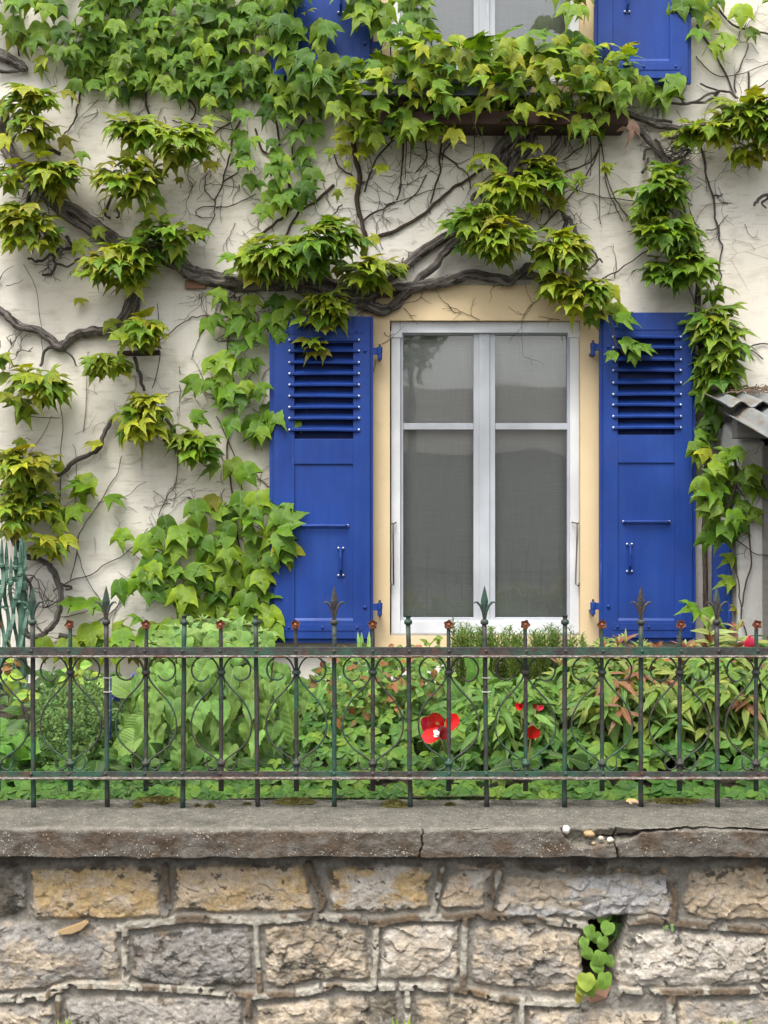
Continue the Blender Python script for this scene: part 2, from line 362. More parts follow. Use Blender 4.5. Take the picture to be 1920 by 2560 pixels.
m = NM('brown_timber'); M['timber'] = m.set(base=m.mix(m.noise(1, 5, 0.6, m.mapv((3, 40, 40))), (0.022, 0.010, 0.008), (0.075, 0.032, 0.022)), rough=0.8, nrm=m.bump(m.noise(1, 5, 0.6, m.mapv((4, 90, 90))), 0.5, 0.005))
m = NM('grey_timber'); M['gtimber'] = m.set(base=m.mix(m.noise(1, 6, 0.7, m.mapv((3, 50, 50))), (0.10, 0.09, 0.08), (0.26, 0.245, 0.23)), rough=0.85, nrm=m.bump(m.noise(1, 5, 0.6, m.mapv((5, 110, 110))), 0.6, 0.005))
m = NM('grey_painted_metal'); M['trough'] = m.set(base=m.mix(m.noise(9, 4), (0.08, 0.095, 0.13), (0.12, 0.135, 0.17)), rough=0.45)
def m_sheet():
    m = NM('stained_corrugated_sheet')
    a = m.noise(1, 5, 0.65, m.mapv((9, 2.2, 2.2)))
    c = m.ramp(a, [(0.30, (0.08, 0.11, 0.17)), (0.42, (0.17, 0.19, 0.20)), (0.54, (0.21, 0.21, 0.20)), (0.62, (0.16, 0.125, 0.09)), (0.7, (0.25, 0.25, 0.235))])
    c = m.mix(m.sep(m.ramp(m.noise(30, 5, 0.7), [(0.55, 0), (0.7, 0.6)]))[0], c, (0.10, 0.12, 0.06))
    return m.set(base=c, rough=0.6, nrm=m.bump(m.noise(50, 4), 0.3, 0.004))
M['sheet'] = m_sheet()
def m_simple(name, c1, c2, sc=30, rough=0.7):
    m = NM(name); return m.set(base=m.mix(m.noise(sc, 4), c1, c2), rough=rough, nrm=m.bump(m.noise(sc*2.5, 4), 0.3, 0.004))
M['tile'] = m_simple('roof_tile', (0.11, 0.09, 0.08), (0.19, 0.16, 0.145), 6)
M['far_wall'] = m_simple('pale_far_wall', (0.28, 0.27, 0.25), (0.34, 0.33, 0.3), 3)
M['crown'] = m_simple('far_foliage', (0.02, 0.045, 0.012), (0.05, 0.09, 0.02), 2, 0.8)
M['brick'] = m_simple('old_brick', (0.22, 0.11, 0.07), (0.34, 0.2, 0.14), 25, 0.9)
M['bluestick'] = m_simple('blue_plastic', (0.02, 0.05, 0.25), (0.03, 0.07, 0.3), 30, 0.4)
M['tie'] = m_simple('pale_tie', (0.5, 0.5, 0.48), (0.6, 0.6, 0.58), 30, 0.5)

# ------------------------------------------------------------------ leaves
def template(half, cols=(0, .5, 1), fold=.18, droop=.3, side=.25, wave=.0, asym=0.0, seed=0):
    r = np.random.RandomState(seed); n = len(half)
    L = half[-1][1]; V = []; UV = []; E = []; rows = []
    arc = [0]
    for i in range(1, n): arc.append(arc[-1]+math.hypot(half[i][0]-half[i-1][0], half[i][1]-half[i-1][1]))
    for s in (-1, 1):
        for i, (x, y) in enumerate(half):
            my = L*min(1, (arc[i]/arc[-1])**1.15)
            for c in cols:
                X = s*x*c; Yy = my*(1-c)+y*c
                Z = fold*abs(X)-droop*Yy*Yy-side*X*X-(.05*abs(Yy)**3.5+.12*abs(X)**3 if len(half) > 16 else 0)+wave*math.sin(9*Yy+4*X+seed)*abs(X)+asym*X*Yy
                V.append((X, Yy, Z)); UV.append((X, Yy)); E.append(c if 0 < i < n-1 else 0.9 if i else 0)
    V = np.array(V); V[:, :2] += (r.rand(len(V), 2)-0.5)*0.0
    Fq = []; k = len(cols)
    for si in range(2):
        o = si*n*k
        for i in range(n-1):
            for j in range(k-1):
                q = [o+i*k+j, o+i*k+j+1, o+(i+1)*k+j+1, o+(i+1)*k+j]
                Fq.append(q if si else q[::-1])
    return V, np.array(Fq), np.array(UV), np.array(E)
IVY = [(0,0),(.10,-.09),(.26,-.12),(.40,-.02),(.47,.10),(.55,.20),(.58,.34),(.66,.46),(.72,.64),(.80,.86),(.64,.72),(.50,.60),(.32,.50),(.31,.66),(.24,.78),(.18,.92),(.08,1.06),(0,1.32)]
IVY2 = [(0,0),(.12,-.10),(.30,-.08),(.38,.06),(.50,.16),(.52,.30),(.66,.42),(.72,.55),(.88,.72),(.64,.62),(.46,.55),(.28,.48),(.29,.64),(.22,.78),(.20,.90),(.09,1.05),(0,1.36)]
IVY3 = [(0,0),(.12,-.06),(.28,-.03),(.42,.10),(.52,.25),(.56,.40),(.62,.60),(.68,.82),(.50,.68),(.36,.60),(.34,.74),(.24,.90),(.11,1.06),(0,1.28)]
HEART = [(0,0),(.09,-.11),(.23,-.15),(.36,-.07),(.43,.06),(.40,.11),(.45,.2),(.40,.26),(.43,.38),(.36,.44),(.37,.55),(.28,.62),(.27,.75),(.17,.85),(.08,1.02),(0,1.25)]
OVATE = [(0,0),(.12,.05),(.24,.16),(.33,.30),(.35,.45),(.31,.62),(.22,.78),(.10,.93),(0,1.02)]
LANCE = [(0,0),(.07,.08),(.13,.22),(.16,.40),(.14,.62),(.08,.84),(0,1.05)]
NEEDLE = [(0,0),(.075,.3),(.065,.7),(0,1.0)]
ROUND = [(0,0),(.10,-.05),(.26,-.06),(.40,.06),(.47,.25),(.46,.42),(.40,.60),(.27,.78),(.12,.88),(0,.95)]
PETAL = [(0,0),(.14,.08),(.25,.25),(.33,.45),(.34,.65),(.27,.84),(.13,.96),(0,1.0)]
TINY = [(0,0),(.22,.35),(.2,.65),(0,1.0)]
TPL = {'ivy': [], 'heart': [], 'ovate': [], 'lance': [], 'needle': [], 'tiny': [], 'petal': [], 'round': []}
for i in range(9):
    TPL['ivy'].append(template([IVY, IVY2, IVY3][i % 3], (0, .5, 1), .10+.05*(i % 4), .18+.10*(i % 5), .28+.12*(i % 3), .10, (-.12, 0, .12)[i % 3], i))
for i in range(5):
    TPL['heart'].append(template(HEART, (0, .5, 1), .34, .08+.10*i, .62, .14, (-.1, 0, .1)[i % 3], i))
    TPL['ovate'].append(template(OVATE, (0, .5, 1), .5, .1+.14*i, .9, .12, (-.1, 0, .1)[i % 3], i))
    TPL['lance'].append(template(LANCE, (0, 1), .5, .1+.2*i, .3, .1, (-.2, 0, .2)[i % 3], i))
    TPL['round'].append(template(ROUND, (0, .5, 1), .15, .1+.1*i, .35, .15, (-.15, 0, .12)[i % 3], i))
    TPL['petal'].append(template(PETAL, (0, .5, 1), .1, -.25, -.7, .12, 0, i))
    TPL['needle'].append(template(NEEDLE, (0, 1), .3, .1*i, 0, 0, 0, i))
    TPL['tiny'].append(template(TINY, (0, 1), .3, .1*i, 0, 0, 0, i))
def nz(v): return v/(np.linalg.norm(v)+1e-9)
def leaf_obj(name, kind, leaves, mat, parent=None, pet=None):
    """leaves: (pos, tipdir, normal, size, colour)"""
    tp = TPL[kind]; VV = []; FF = []; UU = []; CC = []; o = 0
    for (p, t, n, s, c) in leaves:
        V, Fq, UV, E = tp[rnd.randrange(len(tp))]
        t = nz(np.array(t, float)); n = np.array(n, float); n = nz(n-t*np.dot(n, t)); x = np.cross(t, n)
        sx = s*rnd.uniform(.88, 1.12)
        W = V[:, :1]*sx*x+V[:, 1:2]*s*t+V[:, 2:3]*s*n+np.array(p)
        VV.append(W); FF.append(Fq+o); o += len(V); UU.append(UV)
        cc = np.empty((len(V), 4)); cc[:, :3] = c; cc[:, 3] = E; CC.append(cc)
    if not VV: return None
    V = np.vstack(VV); Q = np.vstack(FF); U = np.vstack(UU); Cc = np.vstack(CC)
    me = bpy.data.meshes.new(name)
    me.vertices.add(len(V)); me.vertices.foreach_set('co', V.ravel().astype(np.float32))
    me.loops.add(Q.size); me.loops.foreach_set('vertex_index', Q.ravel().astype(np.int32))
    me.polygons.add(len(Q)); me.polygons.foreach_set('loop_start', (np.arange(len(Q))*4).astype(np.int32))
    me.update(calc_edges=True)
    me.uv_layers.new(name='UVMap').data.foreach_set('uv', U[Q.ravel()].ravel().astype(np.float32))
    a = me.color_attributes.new('Col', 'FLOAT_COLOR', 'POINT'); a.data.foreach_set('color', Cc.ravel().astype(np.float32))
    me.polygons.foreach_set('use_smooth', [True]*len(Q)); me.materials.append(mat); me.validate()
    ob = bpy.data.objects.new(name, me); return link(ob, parent)
def lerp3(a, b, t): return tuple(a[i]*(1-t)+b[i]*t for i in range(3))
G_DARK = (0.045, 0.125, 0.010); G_MID = (0.10, 0.215, 0.013); G_LIGHT = (0.185, 0.295, 0.018); G_YEL = (0.31, 0.36, 0.024); G_OLIVE = (0.20, 0.20, 0.015)
def pick(w):  # w: weights for dark, mid, light, yellow, olive
    pal = (G_DARK, G_MID, G_LIGHT, G_YEL, G_OLIVE); a, b = rnd.choices(range(5), w, k=2); f = rnd.uniform(.82, 1.2)
    return tuple(x*f for x in lerp3(pal[a], pal[b], rnd.uniform(0, .6)))
def inpoly(x, y, poly):
    r = False; j = len(poly)-1
    for i in range(len(poly)):
        xi, yi = poly[i]; xj, yj = poly[j]
        if (yi > y) != (yj > y) and x < (xj-xi)*(y-yi)/(yj-yi)+xi: r = not r
        j = i
    return r
def scatter(poly, sp, keep=1.0):
    xs = [p[0] for p in poly]; ys = [p[1] for p in poly]; out = []; row = 0; y = min(ys)
    while y < max(ys):
        x = min(xs)+(row % 2)*sp*.5
        while x < max(xs):
            X = x+rnd.uniform(-.45, .45)*sp; Yy = y+rnd.uniform(-.4, .4)*sp
            if inpoly(X, Yy, poly) and rnd.random() < keep: out.append((X, Yy))
            x += sp
        y += sp*.8; row += 1
    return out
YW = 7.0     # house wall plane
def curtain(polys, col, size=(.085, .115), Yb=YW, out=(.05, .13), sp=36, keep=1.0, tiltout=.55, aj=28):
    L = []
    for poly in polys:
        for (x, y) in scatter(poly, sp, keep):
            o = rnd.uniform(*out); p = P(x, y-16, Yb-o)
            a = R(rnd.gauss(0, aj))
            t = (math.sin(a), -rnd.uniform(.25, .25+tiltout), -math.cos(a)*rnd.uniform(.7, 1.1))
            n = (rnd.uniform(-.3, .3), -1, rnd.uniform(.3, 1.1))
            if rnd.random() < .06: t = (math.sin(a)*2.5, -.6, .1)
            L.append((p, t, n, rnd.uniform(*size)*(1 if rnd.random() > .18 else .7), col()))
    return L
def tuft(cx, cy, rx, ry, col, n=None, size=(.058, .09), Yb=YW-.02, depth=.24, mbt=None, mbp=None):
    c = P(cx, cy, Yb-depth*.45); sc = (Yb-.2)/F; rX = rx*sc; rZ = ry*sc; L = []
    if n is None: n = int(rx*ry*math.pi/285)
    subs = [(rnd.uniform(-.38, .38), rnd.uniform(-.3, .1), rnd.uniform(-.32, .32), rnd.uniform(.6, .85)) for _ in range(3)]
    for i in range(n):
        while 1:
            d = np.array((rnd.uniform(-1, 1), rnd.uniform(-1, .35), rnd.uniform(-1, 1)))
            if .25 < np.linalg.norm(d) < 1: break
        d = nz(d)*rnd.uniform(.45, .82)
        p = np.array(c)+d*np.array((rX, depth*.75, rZ))
        sb = subs[i % 3]
        if i % 5: p = np.array(c)+(d*sb[3]+np.array(sb[:3]))*np.array((rX, depth*.75, rZ))
        elif rnd.random() < .5: p = np.array(c)+d*np.array((rX, depth*.6, rZ))*1.25
        if p[1] > Yb-.03: p[1] = Yb-.03-rnd.random()*.03
        up = max(0, d[2])
        t = nz(np.array((d[0]*1.7, -.5-.6*abs(d[1])-.3*rnd.random(), -.22-.5*max(0, -d[2])+up*.55))+rs.uniform(-.38, .38, 3))
        nn = np.array((d[0]*.35, -.6, 1.0))+rs.uniform(-.4, .4, 3)
        k = col()
        if d[2] > .2: k = lerp3(k, G_OLIVE, rnd.uniform(0, .5))
        L.append((p, t, nn, rnd.uniform(*size), k))
        if mbp is not None:
            base = np.array(c)+d*np.array((rX, depth, rZ))*.25+np.array((0, .03, -.02))
            mbp.tube([base, (base+p)/2+np.array((0, -.005, .012)), p], [.0022, .0018, .0014], 4, cap=False)
    if mbt is not None:
        for i in range(max(4, n//9)):
            a = rnd.uniform(0, 6.28); q = np.array(c)+np.array((0, depth*.42, 0))
            pts = [q]
            for k in range(5):
                a += rnd.uniform(-.6, .6); q = q+np.array((math.cos(a)*rX*.13, -depth*.09, math.sin(a)*rZ*.13-.004)); pts.append(q)
            mbt.tube(pts, [.008, .0075, .006, .005, .004, .003], 5, .3, seed=i)
    return L
def wig(pts, Y, amp=3, sub=5, seed=0):
    """photo polyline -> wiggly 3D path near depth Y"""
    out = []; n = len(pts)
    for i in range(n-1):
        a = pts[max(i-1, 0)]; b = pts[i]; c = pts[i+1]; d = pts[min(i+2, n-1)]
        for k in range(sub):
            t = k/sub
            f = lambda j: 0.5*((2*b[j])+(-a[j]+c[j])*t+(2*a[j]-5*b[j]+4*c[j]-d[j])*t*t+(-a[j]+3*b[j]-3*c[j]+d[j])*t**3)
            x, y = f(0), f(1)
            x += amp*(float(vn(len(out)*.45, seed*7.3, 3))-.5)*2; y += amp*(float(vn(len(out)*.45, seed*3.7+50, 9))-.5)*2
            yy = Y(i+t) if callable(Y) else Y
            out.append(P(x, y, yy+.012*(float(vn(len(out)*.3, seed+20, 4))-.5)))
    out.append(P(pts[-1][0], pts[-1][1], Y(n-1) if callable(Y) else Y)); return out
def branch(mb, pts, w0, w1, Y=YW-.03, amp=3, seg=10, seed=0, rough=.22, sub=6, lobes=.12):
    p = wig(pts, Y, amp, sub, seed); n = len(p); sc = YW/F
    mb.tube(p, [((w0*(1-i/(n-1))+w1*i/(n-1))/2)*sc for i in range(n)], seg, rough, seed=seed, lobes=lobes)
def twiglet(mb, x, y, ang, L, w, Y=YW-.008, depth=0, seed=0):
    """small branching tendril creeping over the wall, px units"""
    pts = [(x, y)]; a = ang; st = 8; w *= .72
    for i in range(max(2, int(L/st))):
        a += rnd.gauss(0, .3); x += math.cos(a)*st; y -= math.sin(a)*st; pts.append((x, y))
        if depth < 2 and rnd.random() < .17: twiglet(mb, x, y, a+rnd.choice((-1, 1))*rnd.uniform(.4, .9), L*rnd.uniform(.25, .5), w*.9, Y, depth+1)
    sc = YW/F; n = len(pts)
    mb.tube([P(px, py, Y) for px, py in pts], [max(.35, w*(1-.6*i/n))/2*sc for i in range(n)], 5 if depth == 0 else 4, cap=False)

# ------------------------------------------------------------------ ground
g = MB(); g.box(-60, 60, -60, 60, -0.4, 0); tag(obj('ground', g, M['asphalt']), kind='structure')
def pbox(mb, x0, x1, y0, y1, Ya, Yb, Yr=None):   # photo rectangle at depth Ya, extruded to Yb
    Yr = Yr or Ya
    mb.box(PX(x0, Yr), PX(x1, Yr), Ya, Yb, PZ(y1, Yr), PZ(y0, Yr))

# ------------------------------------------------------------------ house
house = thing('house', (0, 7, 0), 'cream plastered house wall with blue shuttered windows behind the creeper', 'house')
mb = MB(); Y1 = 7.4
a0, a1 = PX(905, YW), PX(1530, YW); zt1, zb1 = PZ(712, YW), PZ(1652, YW)
u0, u1 = PX(905, YW), PX(1530, YW); zt2, zb2 = PZ(-620, YW), PZ(232, YW)
mb.box(-7, a0, YW, Y1, 0, 7); mb.box(a1, 7, YW, Y1, 0, 7)
mb.box(a0, a1, YW, Y1, 0, zb1); mb.box(a0, a1, YW, Y1, zt1, zb2); mb.box(a0, a1, YW, Y1, zt2, 7)
obj('wall', mb, M['plaster'], house)
def surround(x0, x1, y0, y1, X0, X1, T, B):
    mb = MB(); Ya, Yb = YW-.008, YW+.2
    pbox(mb, x0, X0, y0, y1, Ya, Yb); pbox(mb, X1, x1, y0, y1, Ya, Yb)
    pbox(mb, X0, X1, y0, T, Ya, Yb); pbox(mb, X0, X1, B, y1, Ya, Yb)
    return obj('window_surround', mb, M['yellow'], house)
surround(905.5, 1529.5, 712.5, 1651.5, 975, 1451, 801, 1590)
surround(905.5, 1529.5, -619.5, 231.5, 975, 1451, -560, 215)
def window(dy, X0=978, X1=1448, T=804, B=1583, bar=1066, cur='screen'):
    wn = thing('window', (PX(1212, YW), YW, PZ(B+dy, YW)), None, None); wn.parent = house
    wn.matrix_parent_inverse = Matrix.Translation(-LOCS[house.name])
    Yf = YW+.03
    f = MB(); pbox(f, X0, X0+23, T+dy, B+dy, Yf, Yf+.05); pbox(f, X1-23, X1, T+dy, B+dy, Yf, Yf+.05)
    pbox(f, X0+23, X1-23, T+dy, T+dy+28, Yf-.004, Yf+.05); pbox(f, X0+23, X1-23, B+dy-31, B+dy, Yf-.002, Yf+.05)
    pbox(f, X0-2, X0+28, T+dy+24, T+dy+40, Yf-.008, Yf-.001); pbox(f, X1-28, X1+2, T+dy+24, T+dy+40, Yf-.008, Yf-.001)
    obj('window_frame', f, M['white'], wn, bevel=.003)
    Ys = Yf+.02; s = MB(); xm0, xm1 = 1184, 1238
    for (l, r) in ((X0+23, xm0+24), (xm1-24, X1-23)):
        pass
    t2, b2 = T+dy+28, B+dy-31
    pbox(s, X0+23.5, X0+30, t2+.5, b2-.5, Ys, Ys+.04); pbox(s, X1-30, X1-23.5, t2+.5, b2-.5, Ys, Ys+.04)
    pbox(s, xm0, 1210, t2+.5, b2-.5, Ys, Ys+.04); pbox(s, 1212, xm1, t2+.5, b2-.5, Ys, Ys+.04)
    pbox(s, 1198, 1224, t2+.5, b2-.5, Ys-.008, Ys-.001)
    for (l, r) in ((X0+30, xm0), (xm1, X1-30)):
        pbox(s, l, r, t2+.5, t2+5, Ys, Ys+.04); pbox(s, l, r, b2-8, b2-.5, Ys, Ys+.04)
        pbox(s, l, r, bar+dy-8, bar+dy+8, Ys+.004, Ys+.04)
    obj('sash', s, M['sash'], wn, bevel=.002)
    for (l, r) in ((X0+30, xm0), (xm1, X1-30)):
        for (t, b) in ((t2+5, bar+dy-8), (bar+dy+8, b2-8)):
            gl = MB(); pbox(gl, l-1, r+1, t-1, b+1, Ys+.022, Ys+.026); obj('pane', gl, M['glass'], wn)
    c = MB(); nx, nz_ = 60, 2
    xs = np.linspace(PX(X0+20, Yf), PX(X1-20, Yf), nx); z0, z1 = PZ(b2+4, Yf), PZ(t2-4, Yf)
    yy = Ys+.075+(.008*np.sin(xs*38) if cur == 'curtain' else 0*xs)
    for i in range(nx): c.v += [(xs[i], yy[i], z0), (xs[i], yy[i], z1)]; c.uv += [(0, 0)]*2
    for i in range(nx-1): c.f.append((2*i, 2*i+2, 2*i+3, 2*i+1))
    obj('net_curtain', c, M[cur], wn, smooth=True)
    sl_ = MB(); pbox(sl_, X0-1, X1+1, B+dy+.5, B+dy+8, YW+.005, YW+.1); obj('sill', sl_, M['sill'], wn, bevel=.002)
    return wn
wl = window(0); tag(wl, 'white four-pane casement window between two open blue shutters')
wu = window(-1380, cur='curtain'); tag(wu, 'upper window with pale net curtain above the leafy ledge')
# bent rods on the lower frame
for pts in ([(990, 1306), (983, 1309), (983, 1340), (984, 1462), (977, 1464), (978, 1458)], [(1430, 1306), (1443, 1308), (1443, 1340), (1439, 1461), (1446, 1465), (1448, 1458)]):
    r = MB(); r.tube([P(x, y, YW-.004 if 0 < i < 5 else YW+.02) for i, (x, y) in enumerate(pts)], .0045, 8)
    r.lathe(tuple(P(pts[1][0], pts[1][1], YW+.0)), [(.008, -.004), (.011, 0), (.008, .004)], 10)
    obj('rod_handle', r, M['rod'], wl, smooth=True)
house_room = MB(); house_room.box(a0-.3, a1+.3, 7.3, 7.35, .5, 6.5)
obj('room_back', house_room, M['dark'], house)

def rrect(x0, x1, z0, z1, r, n=6):
    out = []
    for (cx, cz, s) in ((x1-r, z1-r, 0), (x0+r, z1-r, 1), (x0+r, z0+r, 2), (x1-r, z0+r, 3)):
        for k in range(n+1):
            a = (s+k/n)*math.pi/2; out.append((cx+r*math.cos(a), cz+r*math.sin(a)))
    return out
def shutter(xl, xr, yt, yb, side, lab, ox, py, sly, tilt=0.0, hand=None):
    """photo rectangle; side = +1 hinge at right (left shutter), -1 hinge at left"""
    sh = thing('shutter', (PX((xl+xr)/2, 6.9), 6.95, PZ(yb, 6.9)), lab, None); sh.parent = house
    sh.matrix_parent_inverse = Matrix.Translation(-LOCS[house.name])
    Yf = 6.885; Yr = 6.9; px = lambda v: PX(v, Yf); pz = lambda v: PZ(v, Yf)
    fl, fr = (xl+12, xr-8) if side > 0 else (xl+8, xr-10); fb = yb-11; ft = yt+1
    o0, o1, ot, ob_ = ox[0], ox[1], yt+67, yt+307; p_t, p_b = py
    f = MB()
    def b(x0, x1, y0, y1, Ya, Yb_): f.box(px(x0), px(x1), Ya, Yb_, pz(y1), pz(y0))
    b(fl, o0, ft, fb, Yf, Yr+.001); b(o1, fr, ft, fb, Yf, Yr+.001)
    b(o0, o1, ft, ot, Yf+.0005, Yr+.001); b(o0, o1, ob_, p_t, Yf+.0005, Yr+.001); b(o0, o1, p_b+7, fb, Yf+.0005, Yr+.001)
    b(o0-1, o1+1, p_t-1, p_b+8, Yf+.009, Yr+.0015)     # recessed panel
    # sloping lower edge of the panel
    x0, x1 = px(o0), px(o1); zt, zb_ = pz(p_b), pz(p_b+7)
    f.add([(x0, Yf+.010, zt), (x1, Yf+.010, zt), (x1, Yf+.001, zb_), (x0, Yf+.001, zb_), (x0, Yf+.012, zb_), (x1, Yf+.012, zb_)], [(0, 1, 2, 3), (3, 2, 5, 4), (0, 3, 4), (1, 5, 2), (0, 4, 5, 1)])
    # back board
    def b2(x0, x1, y0, y1): f.box(px(x0), px(x1), Yr, Yr+.026, pz(y1), pz(y0))
    b2(xl, o0-.3, yt, yb); b2(o1+.3, xr, yt, yb); b2(o0-.3, o1+.3, yt, ot-.3); b2(o0-.3, o1+.3, ob_+.3, yb)
    fo = obj('board', f, M['blue'], sh, bevel=.0018)
    bk = MB(); bk.box(px(o0-4), px(o1+4), Yr+.027, Yr+.031, pz(ob_+4), pz(ot-4)); obj('louvre_gap_shade', bk, M['blue_shaded'], sh)  # added dark panel standing in for the shade behind the slats
    for i, y in enumerate(sly):
        x0, x1 = px(o0-12), px(o1+14); z = pz(y); s = MB(); dz = .003*math.sin(i*2.1+xl)
        prof = [(Yf-.0035, .0075), (Yf-.014, .002), (Yf-.012, -.008), (Yf-.0035, -.0095)]
        xs = [x0-.004, x0+.012, (x0+x1)/2, x1-.012, x1+.004]; vs = []; fs = []
        for j, X in enumerate(xs):
            k = .45 if j in (0, 4) else 1
            zz = z+dz*(j-2)/2+(.0015 if j == 2 else 0)
            for (yy, h) in prof: vs.append((X, Yf-.0035+(yy-Yf+.0035)*k, zz+h))
        for j in range(4):
            for q in range(4): fs.append((j*4+q, j*4+(q+1) % 4, (j+1)*4+(q+1) % 4, (j+1)*4+q))
        fs += [(3, 2, 1, 0), (16, 17, 18, 19)]; s.add(vs, fs)
        # louvre board behind
        s.add([(px(o0), Yf+.004, z+.007), (px(o1), Yf+.004, z+.007), (px(o1), Yf+.036, z+.03), (px(o0), Yf+.036, z+.03),
               (px(o0), Yf+.004, z-.002), (px(o1), Yf+.004, z-.002), (px(o1), Yf+.036, z+.021), (px(o0), Yf+.036, z+.021)],
              [(0, 1, 2, 3), (7, 6, 5, 4), (0, 4, 5, 1), (3, 2, 6, 7), (0, 3, 7, 4), (1, 5, 6, 2)])
        so_ = obj('slat', s, M['blue'], sh, bevel=.0012)
        for X in (x0, x1):
            rv = MB(); rv.lathe((X, Yf-.0045, z), [(.0072, 0), (.0068, .003), (.004, .0055), (.0005, .0062)], 10, 'y')
            obj('rivet', rv, M['rivet'], sh, smooth=True)
    for k, (a, c_) in enumerate(((yt+32, yt+45), (yb-48, yb-31))):
        st = MB(); X0, X1 = px(fl+21), px(fr-18)
        st.prism(rrect(X0, X1, pz(c_), pz(a), .012), Yf-.003, Yf+.0003)
        for q in (.08, .5, .93) if k else (.06, .92): st.lathe((X0+(X1-X0)*q, Yf-.003, pz((a+c_)/2)), [(.008, 0), (.007, .005), (.002, .007)], 8, 'y')
        obj('strap', st, M['blue'], sh, bevel=.001)
    # bar across the panel
    br = MB(); yb_ = yt+524; X0, X1 = px(o0+10), px(o1-10); z = pz(yb_)
    br.prism(rrect(X0, X1, z-.009, z+.009, .0085), Yf+.004, Yf+.0085)
    br.tube([(X0+.008, Yf+.003, z), (X0+.02, Yf-.012, z), ((X0+X1)/2, Yf-.014, z+.001), (X1-.02, Yf-.012, z), (X1-.008, Yf+.003, z)], .0058, 8)
    obj('cross_bar', br, M['blue'], sh, smooth=False)
    for X in (X0+.009, X1-.009):
        rv = MB(); rv.lathe((X, Yf+.003, z), [(.0078, 0), (.007, .004), (.0005, .006)], 10, 'y'); obj('screw_head', rv, M['rivet'], sh, smooth=True)
    # pull handle
    hx = px(hand); zt_ = pz(yt+580); zb_ = pz(yt+648); hd = MB()
    for zc, s in ((zt_, 1), (zb_, -1)):
        hd.prism([(hx-.018, zc+.009), (hx-.018, zc-.009), (hx-.007, zc-.016*s if s > 0 else zc-.009), (hx+.007, zc-.016*s if s > 0 else zc-.009), (hx+.018, zc-.009), (hx+.018, zc+.009), (hx, zc+(.009 if s > 0 else .009))], Yf+.004, Yf+.0085)
    hd.prism([(hx-.007, zb_+.0095), (hx+.007, zb_+.0095), (hx+.007, zt_-.0165), (hx-.007, zt_-.0165)], Yf+.0045, Yf+.0085)
    hd.tube([(hx, Yf+.004, zt_-.004), (hx, Yf-.022, zt_-.012), (hx, Yf-.03, zt_-.05), (hx, Yf-.024, zb_+.03), (hx, Yf+.003, zb_+.006)], .006, 8)
    obj('pull_handle', hd, M['blue'], sh, smooth=False)
    for zc in (zt_, zb_):
        for q in (-.0125, .0125):
            rv = MB(); rv.lathe((hx+q, Yf+.0035, zc), [(.0062, 0), (.005, .003), (.0005, .005)], 10, 'y'); obj('screw_head', rv, M['rivet'], sh, smooth=True)
    ex = xr if side > 0 else xl; d = side
    for y in (yt+87, yb-90):
        h = MB(); z = pz(y)
        h.box(px(ex)-d*.004, px(ex)+d*.034, Yf+.012, Yf+.017, z-.018, z+.018)
        hx2 = px(ex)+d*.034
        h.lathe((hx2, Yf+.016, z-.044), [(.0115, 0), (.0125, .003), (.0125, .03), (.0145, .033), (.0145, .064), (.0125, .066)], 12)
        h.tube([(hx2, Yf+.016, z-.03), (hx2, Yf+.06, z-.03), (hx2, YW+.03, z-.03)], .009, 8)
        obj('hinge', h, M['blue'], sh, bevel=.0008)
        pn = MB(); pn.lathe((hx2, Yf+.016, z+.0225), [(.0065, 0), (.0065, .012), (.005, .014)], 10); pn.lathe((hx2, Yf+.016, z-.055), [(.003, 0), (.006, .011)], 8)
        obj('hinge_pin', pn, M['pin'], sh)
        bt = MB(); bt.lathe((px(ex-d*21), Yf, z), [(.0105, 0), (.010, .004), (.006, .008), (.0005, .0095)], 12, 'y'); obj('bolt', bt, M['blue'], sh, smooth=True)
    if tilt:
        sh.rotation_euler = (0, tilt, 0)
    return sh
SL = [60, 87, 116, 144, 172, 200, 228, 255.5, 284.5]
shutter(673, 933, 790, 1608, 1, 'blue louvred shutter left of the lower window, ivy over its left edge', (736, 883), (1160, 1545), [790+v for v in SL], hand=852)
SR = [62.5, 89, 119, 146, 177, 206, 232, 261, 289]
shutter(1500, 1741, 780, 1606, -1, 'blue louvred shutter right of the lower window, one leafy shoot across its slats', (1545, 1687), (1157, 1545), [780+v for v in SR], hand=1574)
shutter(673, 933, -618, 200, 1, 'upper blue shutter mostly hidden behind hanging ivy', (736, 883), (-248, 137), [-618+v for v in SL], hand=852)
shutter(1487, 1730, -620, 206, -1, 'upper blue shutter right of the upper window with worn paint', (1532, 1674), (-240, 145), [-620+v for v in SR], hand=1568)
# vertical slit (iron pin) over the left edge of the left shutter
mb = MB(); mb.tube([P(708, 1335, 6.86), P(708, 1392, 6.86)], .004, 6); mb.tube([P(708, 1365, 6.86), P(700, 1365, 6.99)], .004, 6)
obj('shutter_stay', mb, M['blue'], house)
